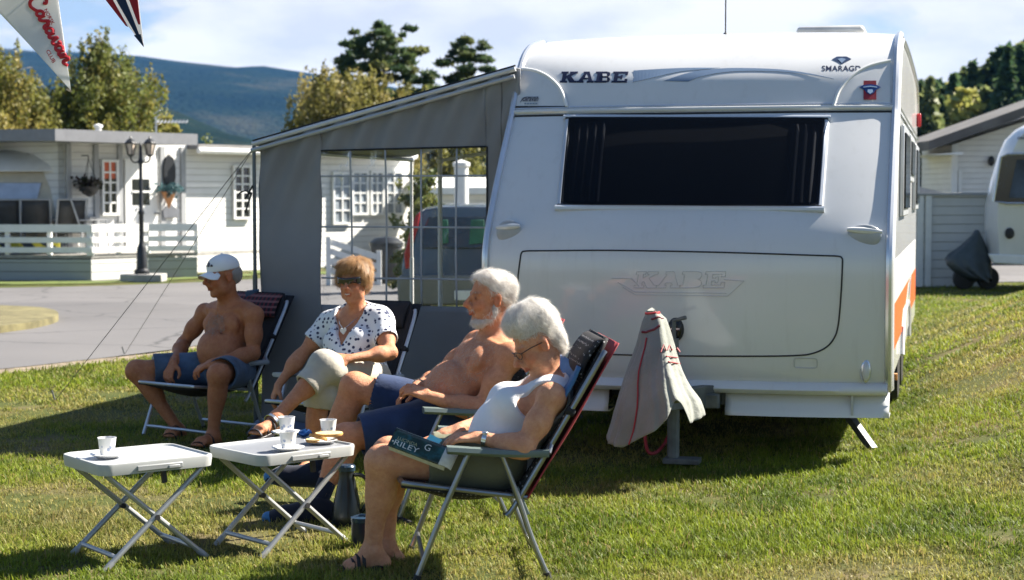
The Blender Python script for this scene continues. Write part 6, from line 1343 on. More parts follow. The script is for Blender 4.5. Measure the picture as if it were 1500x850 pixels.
def eyes(H, parent, k=1.0, look=(0, 0)):
    for s in (-1, 1):
        c = H.p(.0718 * k, s * .031 * k, .0070 * k); mb = MB(); mb.ell(c, .0122 * k, None, 14, 10); e = mb.build('eye', mat('eye_white', (.52, .48, .45), .2, var=.1), parent); d = (H.f + H.l * look[0] + H.u * look[1]).normalized()
        mb = MB(); mb.ell(c + d * .0085 * k, (.0055 * k,) * 3, None, 12, 8); mb.build('iris', mat('iris_dark', (.02, .025, .03), .1), e)
def neck(B, H, base, r=.055, k=1.0): B.cone(base, H.p(-.022 * k, 0, -.055 * k), r * 1.12, r, .035, grp='neck'); B.cone(V(base) + H.f * .03, H.p(.02 * k, 0, -.085 * k), r * .55, r * .5, .03, grp='neck')
def torso(B, hip, sho, right, w=.19, belly=.03, breast=0.0, chest=1.0, belly_w=1.0):
    hip, sho, right = V(hip), V(sho), V(right).normalized(); up = (sho - hip); L = up.length; up.normalize(); right = (right - up * right.dot(up)).normalized(); f = up.cross(right).normalized(); A = (f, right, up)
    Q = lambda a, b, c: hip + f * a + right * b + up * c
    B.ell(Q(-.005, 0, L * .78), (.105 * chest, w * .86, .165), A, .05, grp='torso'); B.ell(Q(.015 + belly, 0, L * .32), (.115 + belly * .8, w * .80 * belly_w, .15), A, .06, grp='torso'); B.ell(Q(-.01, 0, .015), (.125, w * .92, .115), A, .06, grp='torso')
    B.cone(Q(-.012, -w * .78, L * .985), Q(-.012, w * .78, L * .985), .052, .052, .05, grp='torso'); B.cone(Q(-.03, 0, L * 1.06), Q(-.02, -w * .85, L * .99), .05, .045, .05, grp='torso'); B.cone(Q(-.03, 0, L * 1.06), Q(-.02, w * .85, L * .99), .05, .045, .05, grp='torso')
    for s in (-1, 1):
        if breast: B.ell(Q(.085, s * .075, L * .62), (.055 + breast, .072, .07), A, .035, grp='torso')
        else:
            B.ell(Q(.075, s * .075, L * .76), (.036, .078, .062), A, .03, grp='torso'); B.cone(Q(.082, s * .02, L * 1.0), Q(.045, s * .15, L * 1.035), .012, .010, .02, grp='torso'); B.tint(Q(.11, s * .085, L * .70), .017, (.72, .5, .46), .8)
    if not breast: B.cone(Q(.125, -.09, L * .615), Q(.125, .09, L * .615), .005, .005, .03, 'sub', 'torso'); B.tint(Q(.13 + 2 * belly, 0, L * .22), .012, (.5, .4, .36), .8); B.ell(Q(.155 + belly * 1.85, 0, L * .25), (.02, .007, .006), A, .01, 'sub', 'torso')
    return Q, (f, right, up), L
def arm(B, sh, el, wr, r=1.0, grp='arm', musc=1.0):
    sh, el, wr = V(sh), V(el), V(wr); B.ell(sh, (.058 * r,) * 3, None, .04, grp=grp + 'U'); B.cone(sh, el, .050 * r, .038 * r, .035, grp=grp + 'U'); B.ell(sh.lerp(el, .5), (.047 * r * musc,) * 3, None, .05, grp=grp + 'U')
    B.cone(el, wr, .040 * r, .0255 * r, .03, grp=grp + 'F'); B.ell(el.lerp(wr, .28), (.043 * r,) * 3, None, .05, grp=grp + 'F')
def leg(B, hip, kn, an, r=1.0, grp='leg'):
    hip, kn, an = V(hip), V(kn), V(an); B.cone(hip, kn, .092 * r, .060 * r, .05, grp=grp + 'T'); B.ell(kn, (.063 * r,) * 3, None, .03, grp=grp + 'S')
    d = (an - kn).normalized(); th = (kn - hip).normalized(); back = (-th - d * (-th).dot(d)).normalized()
    B.cone(kn, an, .056 * r, .033 * r, .03, grp=grp + 'S'); B.ell(kn.lerp(an, .30) + back * .022 * r, tuple(q * r for q in (.05, .05, .095)), (back, d.cross(back), d), .045, grp=grp + 'S'); B.cone(kn - back * .030 * r, kn.lerp(an, .45) - back * .022 * r, .028 * r, .018 * r, .03, grp=grp + 'S')
def foot(B, an, toe, heel_drop=.045, r=1.0, grp='foot'):
    an, toe = V(an), V(toe); d = toe - an; d.z = 0; d = d.normalized(); s = V((-d.y, d.x, 0)); heel = an - d * .045 + V((0, 0, -heel_drop)); ball = an.lerp(toe, .68); ball.z = toe.z + .012
    B.cone(an, heel, .036 * r, .030 * r, .03, grp=grp); B.cone(an + V((0, 0, -.012)), ball, .034 * r, .026 * r, .035, grp=grp); B.cone(heel + V((0, 0, -.004)), ball + V((0, 0, -.010)), .026 * r, .024 * r, .03, grp=grp); B.cone(ball - s * .024, ball + s * .024, .020, .020, .02, grp=grp)
    for i, o in enumerate((-.032, -.016, 0, .015, .029)): B.cone(ball + s * o * 1.1, toe + s * o * 1.15 - d * abs(o) * .5 + V((0, 0, -.004)), .011, .0095 + .002 * (i in (0,)), .006, grp=grp)
    B.ell(an + s * .030, .014, None, .012, grp=grp); B.ell(an - s * .030, .014, None, .012, grp=grp)
def hand(B, wr, d, n, t, curl=.6, r=1.0, thumb=.5, spread=1.0, grp='hand'):
    """d finger direction, n palm normal (fingers close towards it), t thumb side"""
    wr = V(wr); d = V(d).normalized(); n = V(n); n = (n - d * n.dot(d)).normalized(); tt = V(t); t = n.cross(d).normalized(); t = t if t.dot(tt) > 0 else -t
    off = (.030, .0105, -.0095, -.028); ln = (.070, .079, .073, .057)
    for o, l, e in zip(off, ln, (0, .004, 0, -.008)):
        kn = wr + d * (.085 + e) * r + t * o * r * spread - n * .002; B.cone(wr + d * .012 + t * o * .55 * r, kn, .0145 * r, .0118 * r, .014, grp=grp); p = kn; dd = (d + t * o * 1.2 * spread).normalized(); a = 0
        for f_, c_, rr in ((.45, .55, .0098), (.30, .95, .0088), (.25, .65, .0080)):
            a += curl * c_; dr = dd * math.cos(a) + n * math.sin(a); q = p + dr * l * f_ * r; B.cone(p, q, rr * r * 1.06, rr * r * .96, .0035, grp=grp); p = q
    b0 = wr + d * .022 * r + t * .020 * r; b1 = b0 + (d * .55 + t * .72 + n * .35).normalized() * .042 * r; b2 = b1 + (d * .8 + t * (.5 - .5 * thumb) + n * (.25 + .5 * thumb)).normalized() * .034 * r; b3 = b2 + (d * .85 + t * (.15 - .6 * thumb) + n * .35 * thumb).normalized() * .026 * r
    B.cone(b0, b1, .018 * r, .0125 * r, .012, grp=grp); B.cone(b1, b2, .0118 * r, .0105 * r, .004, grp=grp); B.cone(b2, b3, .0105 * r, .0085 * r, .004, grp=grp)
    B.tint(wr + d * .13 * r, .05, (1.0, .86, .82), .35)
def strands(name, src, n, flow, length, width, cols, parent, seed, lift=.010, sel=None, m=None, jit=.35, up=None):
    """thin curved ribbons lying along a surface"""
    me = src.data; nv = len(me.vertices); co = np.empty(nv * 3, np.float32); me.vertices.foreach_get('co', co); co = co.reshape(-1, 3); no = np.empty(nv * 3, np.float32); me.vertices.foreach_get('normal', no); no = no.reshape(-1, 3)
    r = np.random.default_rng(seed); ids = np.arange(nv) if sel is None else np.nonzero(sel(co, no))[0]
    if not len(ids): return None
    i = r.choice(ids, n); p = co[i].astype(float) + r.normal(size=(n, 3)) * .002; nn = no[i].astype(float); f = flow(p) + r.normal(size=(n, 3)) * jit; f -= nn * (f * nn).sum(1)[:, None]; f /= np.linalg.norm(f, axis=1)[:, None] + 1e-9
    sd = np.cross(nn, f); L = length * (.5 + r.random(n))[:, None]; lf = (lift * r.random(n) ** 1.5)[:, None]; w = width * (.6 + .8 * r.random(n))[:, None]; cv = r.normal(size=n)[:, None] * .18; rows = []
    for t in (0, .35, .7, 1.0):
        c_ = p + f * L * t + nn * (lf * (.25 + math.sin(t * 2.0)) - .5 * L * L / .16 * t * t * .5) + sd * cv * L * t * t; ww = w * (1 - t * .75); rows.append(c_ - sd * ww); rows.append(c_ + sd * ww)
    vs = np.stack(rows, 1).reshape(-1, 3); k = np.arange(n) * 8; fs = np.concatenate([np.stack([k + 2 * j, k + 2 * j + 1, k + 2 * j + 3, k + 2 * j + 2], 1) for j in range(3)])
    return npmesh(name, vs, fs, m or HAIR, parent, smooth=True, cols=leafcol(n, cols, r, 8, .4))
def clothmat(name, col, rough=.8, var=.10, weave=500, bump=.3, wr=.0):
    return mat(name, col, rough, var=var, vs=7, bump=bump, bs=45, bd=.004, spec=.25, sheen=.15)
# ------------------------------------------------------------------ the four people
def J(px, py, Y): return atY(px, py, Y)
WHH = [(.78, .76, .72), (.90, .88, .85), (.84, .80, .74)]
# ================= woman reading, at the right
YD = 6.90
D_ = empty('person', PD, 'white haired woman in a white tank top and olive shorts, reading a book', 'person', 'seated people')
B = Field(); hipD = J(728, 672, 6.92); shD = J(799, 573, 6.93); rt = V((-.12, .99, 0))
Q, ax, L = torso(B, hipD, shD, rt, .165, .022, .022, belly_w=1.05)
HD = Fr(J(787, 504, 6.91), (-.82, -.26, -.52), (-.36, 0, 1)); head(B, HD, .98, .7, False, .8); neck(B, HD, shD + V((.0, 0, .02)), .047)
l_sh, l_el, l_wr = J(808, 582, 6.73), J(768, 657, 6.66), J(703, 641, 6.70); r_sh, r_el, r_wr = J(788, 565, 7.10), J(722, 615, 7.20), J(676, 626, 7.02)
arm(B, l_sh, l_el, l_wr, .95, 'L'); arm(B, r_sh, r_el, r_wr, .92, 'R')
hand(B, l_wr, (-1, -.0, -.02), (-.15, .25, -1), (-.2, .9, .3), .45, .95, .3, grp='handL'); hand(B, r_wr, (-.95, -.25, -.28), (-.1, .1, -1), (-.1, -1, .2), .5, .95, .4, grp='handR')
lh, lk, la = hipD + V((0, -.085, -.01)), J(560, 676, 6.77), J(545, 806, 6.84); rh, rk, ra = hipD + V((0, .085, -.01)), J(570, 664, 6.98), J(566, 802, 7.02)
leg(B, lh, lk, la, 1.0, 'legL'); leg(B, rh, rk, ra, 1.0, 'legR'); lt, rt_ = J(497, 835, 6.80), J(528, 822, 7.02)
foot(B, la, lt, .05, .95, 'footL'); foot(B, ra, rt_, .05, .95, 'footR')
bodyD = B.mesh('body', .005, SK4, D_); eyes(HD, bodyD, .98, (0, -.5))
# tank top
T_ = Field(); T_.take(B, ('torso',), .012); f, r_, u = ax
WHT = clothmat('white_cotton', (.76, .77, .79), .85, .05, bump=.5)
wr1 = sines(7, 18, 60, 2, (1, 1, .5)); bl = np.array(Q(0, 0, -.03)); tl = np.array(Q(0, 0, L * 1.0)); fu, fr_, ff = np.array(u), np.array(r_), np.array(f)
def tankreg(x, y, z):
    px, py, pz = x - bl[0], y - bl[1], z - bl[2]; h = px * fu[0] + py * fu[1] + pz * fu[2]; s = px * fr_[0] + py * fr_[1] + pz * fr_[2]; a = px * ff[0] + py * ff[1] + pz * ff[2]
    low = -h; H_ = L + .03
    neckl = .075 - np.sqrt(s ** 2 + ((h - (H_ + .04)) * .62) ** 2 + 0 * a); neckl = np.where(a > -.02, neckl, .05 - np.sqrt(s ** 2 + ((h - (H_ + .05))) ** 2))
    armh = .088 - np.sqrt((np.abs(s) - .185) ** 2 + ((h - H_ + .035) * .85) ** 2 + (.55 * (a + .005)) ** 2)
    armh = np.maximum(armh, np.abs(s) - .160)
    return np.maximum(low, np.maximum(neckl, armh))
top_ = T_.mesh('tank_top', .005, WHT, D_, warp=lambda x, y, z: .0035 * wr1(x, y, z) * (1 + 0 * x), region=tankreg)
# olive shorts with a turned-up hem
S_ = Field(); OLV = clothmat('olive_cotton', (.155, .155, .098), .85, .15, bump=.6)
for h_, k_ in ((lh, lk), (rh, rk)):
    hem = h_.lerp(k_, .60); dn = (k_ - h_).normalized(); S_.cone(h_, k_, .108, .088, .03, cuts=[(hem, dn)]); S_.cone(hem - dn * .035, hem + dn * .02, .0905, .0885, .002, cuts=[(hem + dn * .004, dn)]); S_.cone(hem - dn * .012, hem + dn * .1, .079, .079, .002, 'sub')
S_.ell(hipD + V((0, 0, .012)), (.145, .185, .125), None, .05); wr2 = sines(8, 22, 70, 5)
S_.mesh('shorts', .005, OLV, D_, warp=lambda x, y, z: .004 * wr2(x, y, z))
# hair: fluffy cap
def inframe(Hf, x, y, z):
    o = np.array(Hf.o); d = (x - o[0], y - o[1], z - o[2]); return [sum(d[i] * np.array(v)[i] for i in range(3)) for v in (Hf.f, Hf.l, Hf.u)]
def hairmesh(name, Hf, prims, subs, base, parent, seed, amp=.006, h=.005, fr=(60, 160)):
    G = Field()
    for c, r_ in prims: G.ell(Hf.p(*c), r_, Hf.ax(), .03)
    for c, r_ in subs: G.ell(Hf.p(*c), r_, Hf.ax(), .012, 'sub')
    w1 = sines(10, fr[0], fr[1], seed, (1, 1, .35)); w2 = sines(6, 25, 50, seed + 1)
    return G.mesh(name, h, HAIR, parent, warp=lambda x, y, z: amp * w1(x, y, z) + amp * .8 * w2(x, y, z), base=base)
hD = hairmesh('hair', HD, [((-.030, 0, .080), (.100, .090, .080)), ((-.062, 0, .042), (.062, .080, .076)), ((-.072, 0, -.02), (.042, .066, .060)), ((.028, 0, .122), (.058, .078, .050)), ((-.03, 0, .122), (.080, .078, .050))], [((.088, 0, .000), (.060, .092, .080)), ((.030, .09, -.032), (.040, .045, .052)), ((.030, -.09, -.032), (.040, .045, .052)), ((-.004, .092, -.010), (.022, .030, .034)), ((-.004, -.092, -.010), (.022, .030, .034))], (.84, .82, .78), D_, 3, .005)
crown = np.array(HD.p(-.05, 0, .17)); fw = np.array(HD.f); dw = np.array(-HD.u)
def flow_from(c, extra): return lambda p: (p - c) / (np.linalg.norm(p - c, axis=1)[:, None] + 1e-6) + extra
strands('hair_strands', hD, 9000, flow_from(crown, dw * .15 - fw * .25), .034, .0007, WHH, hD, 4, .007, jit=.34)
# glasses, watch, strap, rings
mb = MB()
for s in (-1, 1):
    c = HD.p(.102, s * .032, .004); mb.tube([c + HD.l * (.024 * math.cos(a)) + HD.u * (.016 * math.sin(a)) - HD.f * (.010 * abs(math.cos(a)) * (1 if s * math.cos(a) > 0 else 0)) for a in np.linspace(0, 2 * PI, 20, endpoint=False)], .0018, 6, closed=True)
gs = mb.build('glasses', mat('glasses_frame', (.03, .022, .02), .3), D_)
for s in (-1, 1): mb = MB(); mb.tube([HD.p(.094, s * .056, .010), HD.p(.05, s * .079, .012), HD.p(.0, s * .086, .006)], .0024, 6); mb.build('temple_arm', MATS['glasses_frame'], gs)
mb = MB(); mb.tube([HD.p(.106, -.010, .008), HD.p(.109, 0, .010), HD.p(.106, .010, .008)], .0018, 6); mb.build('bridge', MATS['glasses_frame'], gs)
def ringband(name, c, d, r, w, m, parent, up=(0, 0, 1)):
    d = V(d).normalized(); mb = MB(); x = d.cross(V(up)).normalized(); y = x.cross(d); rows = []
    for o, k in ((-w, .93), (-w, 1.0), (w, 1.0), (w, .93)): rows.append([V(c) + d * o + (x * math.cos(a) + y * math.sin(a)) * r * k for a in np.linspace(0, 2 * PI, 25)])
    mb.grid(rows); return mb.build(name, m, parent, smooth=40)
SILVER = mat('silver_jewel', (.7, .7, .68), .2, .95, var=.05); GOLD = mat('gold_jewel', (.75, .5, .2), .25, .95, var=.05)
dw_ = (l_wr - l_el); w_ = ringband('wristwatch', l_wr - dw_.normalized() * .022, dw_, .0305, .009, SILVER, D_); mb = MB(); mb.ell(l_wr - dw_.normalized() * .022 + V((0, -.018, .026)), (.014, .012, .007)); mb.build('dial', SILVER, w_)
# sandals of black bands
BAND_ = mat('sandal_black', (.018, .015, .016), .6, var=.3)
def sandal(an, toe, parent, n=5, m=BAND_, name='sandal', lift=.0):
    an, toe = V(an), V(toe); d = toe - an; d.z = 0; d.normalize(); s = V((-d.y, d.x, 0)); z0 = toe.z - .022; heel = an - d * .06; tip = toe + d * .012; mb = MB()
    out = [(heel - d * .0) - s * .026, heel - s * .032 + d * .04, an - s * .034 + d * .06, toe - s * .048 - d * .03, tip - s * .03, tip + s * .025, toe + s * .046 - d * .03, an + s * .034 + d * .06, heel + s * .032 + d * .04, heel + s * .026]
    c_ = catmull([(p.x, p.y, 0) for p in out], 4, True); slope = (an.z - .055 - z0 - .0)
    def zz(p): t = ((V((p.x, p.y, 0)) - V((an.x, an.y, 0))).dot(d)) / max(.01, (V((toe.x, toe.y, 0)) - V((an.x, an.y, 0))).dot(d)); return z0 + max(0, slope) * (1 - max(-.3, min(1, t)))
    mb.prism([V((p.x, p.y, zz(p) - .004)) for p in c_], (0, 0, -.022)); sn = mb.build(name, m, parent, bevel=.004)
    for k in range(n):
        t = .30 + .62 * k / max(1, n - 1); c = an.lerp(toe, t); hgt_ = (.052 * (1 - t) + .020); rows = []
        for o in (-.007, .007): rows.append([V((c.x, c.y, 0)) + d * o + s * (.043 * math.cos(a)) * (.9 + .2 * t) + V((0, 0, zz(c) + (hgt_ + .012) * math.sin(a))) for a in np.linspace(0, PI, 12)])
        mb = MB(); mb.grid(rows); mb.build('band', m, sn, smooth=180, solid=.004)
    return sn
sandal(la, lt, D_, 5); sandal(ra, rt_, D_, 5)
# open paperback on her lap
bk0, bk1 = J(574, 640, 6.70), J(658, 672, 6.66); ln_ = bk1 - bk0; e = ln_.normalized(); cn = V((-.10, -.74, .66)); cn = (cn - e * cn.dot(e)).normalized(); upv = e.cross(cn).normalized(); upv = -upv if upv.z < 0 else upv
LB, HB, TB = ln_.length * 1.0, .088, .034
bt = empty('book', bk0, 'thick paperback with a dark green and blue cover on the lap of the reader', 'book')
def bp(a, h, t): return bk0 + e * a + upv * (h - HB / 2) + cn * t
PAGE = mat('book_pages', (.66, .64, .58), .9, var=.1, vs=60)
mb = MB(); mb.prism([bp(.004, .004, -.003), bp(LB - .004, .004, -.003), bp(LB - .004, HB - .004, -.003), bp(.004, HB - .004, -.003)], -cn * TB); mb.build('pages', PAGE, bt, bevel=.002)
m, nt, b = newmat('book_cover'); nn_ = _noise(nt, 14, 4, .6); c = _ramp(nt, nn_, [(.36, (.006, .010, .012)), (.50, (.010, .035, .022)), (.60, (.015, .075, .085)), (.70, (.03, .12, .10))]); nt.links.new(c, b.inputs['Base Color']); b.inputs['Roughness'].default_value = .22
mb = MB(); rows = [[bp(a, h, .001 + .010 * max(0, (a / LB - .55)) ** 2 * 8 * .3) for a in np.linspace(0, LB, 14)] for h in np.linspace(0, HB, 6)]; mb.grid(rows); cov = mb.build('cover', m, bt, solid=.0018)
mb = MB(); mb.grid([[bp(a, HB + .001, .001 - t) for a in np.linspace(0, LB, 6)] for t in (0, TB * .3)]); mb.build('cover_fold', PAGE, bt, solid=.001)
mb = MB(); mb.grid([[bp(LB - .03 + .055 * t, HB * (.0 + .95 * k), .004 + .03 * math.sin(2.2 * t) * .5 - .02 * t) for t in np.linspace(0, 1, 8)] for k in (0, .5, 1)]); mb.build('lifted_page', PAGE, bt, solid=.001)
mb = MB(); mb.prism([bp(LB * .52, HB, -.004), bp(LB * .74, HB + .002, -.004), bp(LB * .76, HB + .030, -.012), bp(LB * .54, HB + .034, -.010)], -cn * .001); mb.build('bookmark', mat('bookmark_cyan', (.15, .55, .62), .5), bt)
BLET = mat('cover_letters', (.72, .72, .66), .4); BLE2 = mat('cover_letters_gold', (.42, .40, .22), .4)
def booktext(txt, a0, a1, h0, h1, m): vs, fs = text2d(txt, 1, -.004); q = fit2d(vs, a0, a1, h0, h1); mb = MB(); mb.add([bp(a, h, .0042) for a, h in q], fs); mb.build('lettering', m, cov, smooth=0)
booktext('LUCINDA', LB * .10, LB * .44, HB * .46, HB * .62, BLE2); booktext('RILEY', LB * .08, LB * .50, HB * .16, HB * .42, BLET); booktext('G', LB * .56, LB * .66, HB * .45, HB * .78, BLET)
mb = MB(); mb.ell(bp(LB * .05, HB * .30, .004), (.004, .004, .004)); mb.build('cover_dot', BLET, cov)
# blue towel over the chair back behind her
mb = MB(); 
bd_ = (BT - BB).normalized(); N_ = V((bd_.z, 0, -bd_.x)); rot = Matrix.Rotation(math.atan2(fD.y, fD.x), 3, 'Z')
mb.grid([[PD + rot @ (BB + bd_ * (.30 + .27 * t) + V((0, y, 0)) + N_ * (.030 + .012 * math.sin(9 * y + 4 * t) + .03 * math.exp(-((abs(y) - .2) / .1) ** 2))) for y in np.linspace(-.245, .245, 20)] for t in np.linspace(0, 1, 14)]); tag(mb.build('towel', clothmat('blue_towel', (.07, .17, .36), .9, .15, bump=.7), smooth=180, solid=.012), 'blue towel between the reading woman and the back of her chair', 'towel')

# ================= man with the white beard
C_ = empty('person', PC_, 'bare chested man with a white beard and folded hands, leaning back in his chair', 'person', 'seated people')
B = Field(); hipC = J(652, 612, 8.17); shC = J(724, 508, 8.20); rC = V((-.42, .9, 0)); Q, axC, L = torso(B, hipC, shC, rC, .20, .03, 0, 1.06)
HC = Fr(J(717, 437, 8.18), (-.90, -.42, -.02), (.03, 0, 1)); head(B, HC, 1.03, .6, True, -.1); neck(B, HC, shC + V((.0, 0, .02)), .060)
ls, le, lw = J(750, 522, 8.02), J(702, 602, 7.96), J(628, 581, 7.96); rs, re, rw = J(698, 504, 8.38), J(640, 557, 8.42), J(611, 566, 8.18)
arm(B, ls, le, lw, 1.08, 'L', 1.05); arm(B, rs, re, rw, 1.05, 'R', 1.05)
hand(B, lw, (-.9, .1, .35), (-.2, .5, -.8), (-.1, .6, .8), .75, 1.02, .5, grp='hL'); hand(B, rw, (-.72, -.35, -.45), (.1, -.3, -.9), (-.3, -.8, .5), .6, 1.02, .5, grp='hR')
lh, lk, la = hipC + V((.0, -.095, 0)), J(506, 642, 7.95), J(466, 738, 7.86); rh, rk, ra = hipC + V((-.02, .10, .01)), J(520, 566, 8.28), J(462, 690, 8.34)
leg(B, lh, lk, la, 1.05, 'legL'); leg(B, rh, rk, ra, 1.05, 'legR')
bodyC = B.mesh('body', .0055, SK2, C_); eyes(HC, bodyC, 1.03)
JEAN = clothmat('dark_denim', (.020, .040, .105), .85, .3, bump=.6); S_ = Field()
for h_, k_, q in ((lh, lk, .84), (rh, rk, .80)):
    hem = h_.lerp(k_, q); dn = (k_ - h_).normalized(); S_.cone(h_, k_, .122, .096, .03, cuts=[(hem, dn)]); S_.cone(hem - dn * .012, hem + dn * .1, .088, .088, .002, 'sub')
S_.ell(hipC + V((0, 0, .0)), (.17, .20, .13), None, .05, cuts=[(Q(0, 0, .10), axC[2])]); wr2 = sines(9, 14, 60, 15)
S_.mesh('denim_shorts', .006, JEAN, C_, warp=lambda x, y, z: .007 * wr2(x, y, z))
hC = hairmesh('hair', HC, [((-.032, 0, .055), (.100, .084, .082)), ((-.075, 0, .0), (.045, .070, .062)), ((.02, 0, .095), (.055, .062, .036))], [((.085, 0, .018), (.066, .085, .074)), ((.040, .09, -.045), (.050, .04, .060)), ((.040, -.09, -.045), (.050, .04, .060)), ((-.005, .092, -.008), (.024, .024, .036)), ((-.005, -.092, -.008), (.024, .024, .036))], (.80, .77, .72), C_, 23, .004)
strands('hair_strands', hC, 6000, flow_from(np.array(HC.p(.03, 0, .14)), np.array(-HC.f) * .5 - np.array(HC.u) * .3), .030, .0006, WHH, hC, 24, .011, jit=.4)
bC = hairmesh('beard', HC, [((.052, 0, -.112), (.046, .050, .032)), ((.02, .054, -.080), (.030, .013, .034)), ((.02, -.054, -.080), (.030, .013, .034)), ((.0, .068, -.045), (.012, .010, .034)), ((.0, -.068, -.045), (.012, .010, .034)), ((.097, 0, -.047), (.014, .028, .007))], [((.112, 0, -.0625), (.03, .022, .007))], (.78, .76, .72), C_, 33, .003)
strands('beard_strands', bC, 1500, lambda p: np.tile(np.array(HC.f) * .3 - np.array(HC.u), (len(p), 1)), .024, .0009, WHH, bC, 34, .008, jit=.35)
for s in (-1, 1): mb = MB(); mb.tube([HC.p(.090, s * .014, .027), HC.p(.086, s * .030, .031), HC.p(.072, s * .050, .027)], [.0022, .0028, .002], 6); mb.build('eyebrow', mat('brow_white', (.6, .57, .52), .8, var=.2), C_)
fv, rv, uv = (np.array(v) for v in axC); hp0 = np.array(hipC)
def chestsel(co, no):
    d = co - hp0; h = d @ uv; a = d @ fv; s = d @ rv; return (no @ fv > .25) & (h > .04) & (h < L * 1.02) & (np.abs(s) < .17) & (a > .03) & (co[:, 1] < 8.40) & (co[:, 2] > .5)
strands('chest_hair', bodyC, 3600, lambda p: np.tile(-uv * .9, (len(p), 1)), .014, .00042, [(.45, .38, .32), (.68, .62, .55)], bodyC, 44, .005, sel=chestsel, jit=.7)
ARMH = [(.30, .19, .11), (.52, .38, .25)]
def limbsel(segs):
    def f(co, no):
        ok = np.zeros(len(co), bool)
        for a, b_, r_ in segs:
            a = np.array(a); ba = np.array(b_) - a; h = np.clip((co - a) @ ba / (ba @ ba), .08, .95); ok |= np.linalg.norm(co - a - h[:, None] * ba, axis=1) < r_
        return ok
    return f
strands('arm_hair', bodyC, 2600, lambda p: np.tile(np.array([-.5, 0, -.7]), (len(p), 1)), .013, .00035, ARMH, bodyC, 47, .004, sel=limbsel(((le, lw, .06), (re, rw, .06), (lk, la, .075), (rk, ra, .075))), jit=.6)
def shoe(an, toe, parent, name, m, tipm, r=1.0):
    G = Field(); an, toe = V(an), V(toe); d = (toe - an); d.z *= .6; d.normalize(); s = d.cross(V((0, 0, 1))).normalized(); heel = an - d * .05 + V((0, 0, -.05)); ball = an.lerp(toe, .7); ball.z = toe.z + .012
    G.cone(an + V((0, 0, -.0)), heel, .046, .042, .03); G.cone(an + V((0, 0, -.01)), ball, .048, .042, .03); G.cone(heel, ball + V((0, 0, -.008)), .040, .042, .03); G.cone(ball, toe, .044, .032, .03); G.ell(an + V((0, 0, .03)), (.03, .03, .06), None, .003, 'sub')
    sh_ = G.mesh(name, .006, m, parent); G = Field(); G.cone(toe - d * .012, toe + d * .004 + V((0, 0, .004)), .036, .031, .01); G.mesh('toe_cap', .006, tipm, sh_); return sh_
SHN = clothmat('navy_shoe', (.012, .016, .034), .8, .2); SHT = clothmat('blue_toe', (.05, .19, .42), .6, .15); SOCK = clothmat('navy_sock', (.016, .022, .05), .9, .2)
for a_, t_, k_ in ((la, J(394, 760, 7.86), lk), (ra, J(396, 700, 8.36), rk)):
    shoe(a_, t_, C_, 'shoe', SHN, SHT); G = Field(); dn = (k_ - a_).normalized(); G.cone(a_ - dn * .03, a_ + dn * .13, .043, .044, .02, cuts=[(a_ + dn * .12, dn)]); G.mesh('sock', .006, SOCK, C_)
ringband('bracelet', rw - (rw - re).normalized() * .02, rw - re, .0335, .006, mat('bracelet_dark', (.02, .015, .012), .5), C_)

# ================= man with the white cap
A_ = empty('person', PA, 'bare chested man in a white cap and denim shorts, hands on his lap', 'person', 'seated people')
B = Field(); hipA = J(336, 540, 10.72); shA = J(336, 455, 10.74); rA = V((-.80, .60, 0)); Q, axA, L = torso(B, hipA, shA, rA, .185, .05, 0, 1.0, 1.05)
HA_ = Fr(J(326, 405, 10.66), (-.80, -.60, -.10), (-.04, 0, 1)); head(B, HA_, 1.05, .9, True, .7); neck(B, HA_, shA + V((.0, 0, .01)), .056)
ls, le, lw = J(372, 462, 10.60), J(371, 518, 10.56), J(312, 531, 10.34); rs, re, rw = J(301, 458, 10.90), J(268, 504, 10.95), J(254, 532, 10.62)
arm(B, ls, le, lw, 1.02, 'L'); arm(B, rs, re, rw, 1.0, 'R')
hand(B, lw, (-.88, -.25, -.40), (-.1, .1, -1), (-.2, .9, .3), .7, 1.02, .5, grp='hL'); hand(B, rw, (-.2, -.62, -.60), (.3, .3, -.9), (.9, -.2, .1), .75, 1.02, .5, grp='hR')
lh, lk, la = hipA + V((.06, -.09, 0)), J(320, 549, 10.24), J(312, 638, 10.27); rh, rk, ra = hipA + V((-.07, .08, 0)), J(200, 543, 10.66), J(262, 630, 10.62)
leg(B, lh, lk, la, 1.0, 'legL'); leg(B, rh, rk, ra, 1.0, 'legR'); lt, rt_ = J(288, 657, 10.08), J(247, 648, 10.47); lt.z = rt_.z = .035
foot(B, la, lt, .045, 1.0, 'footL'); foot(B, ra, rt_, .045, 1.0, 'footR')
bodyA = B.mesh('body', .006, SK1, A_); eyes(HA_, bodyA, 1.03)
DEN = clothmat('washed_denim', (.085, .135, .215), .85, .3, bump=.6); S_ = Field()
for h_, k_, q in ((lh, lk, .86), (rh, rk, .80)):
    hem = h_.lerp(k_, q); dn = (k_ - h_).normalized(); S_.cone(h_, k_, .118, .100, .03, cuts=[(hem, dn)]); S_.cone(hem - dn * .02, hem + dn * .1, .090, .090, .002, 'sub')
S_.ell(hipA + V((0, 0, -.005)), (.16, .18, .115), None, .05, cuts=[(Q(0, 0, .07), axA[2])]); wr2 = sines(9, 14, 60, 25)
S_.mesh('denim_shorts', .006, DEN, A_, warp=lambda x, y, z: .007 * wr2(x, y, z))
hA = hairmesh('hair', HA_, [((-.045, 0, .02), (.082, .082, .062)), ((-.075, 0, -.015), (.040, .062, .045))], [((.075, 0, -.0), (.07, .1, .09)), ((-.005, .095, -.012), (.024, .024, .036)), ((-.005, -.095, -.012), (.024, .024, .036))], (.50, .47, .44), A_, 53, .003)
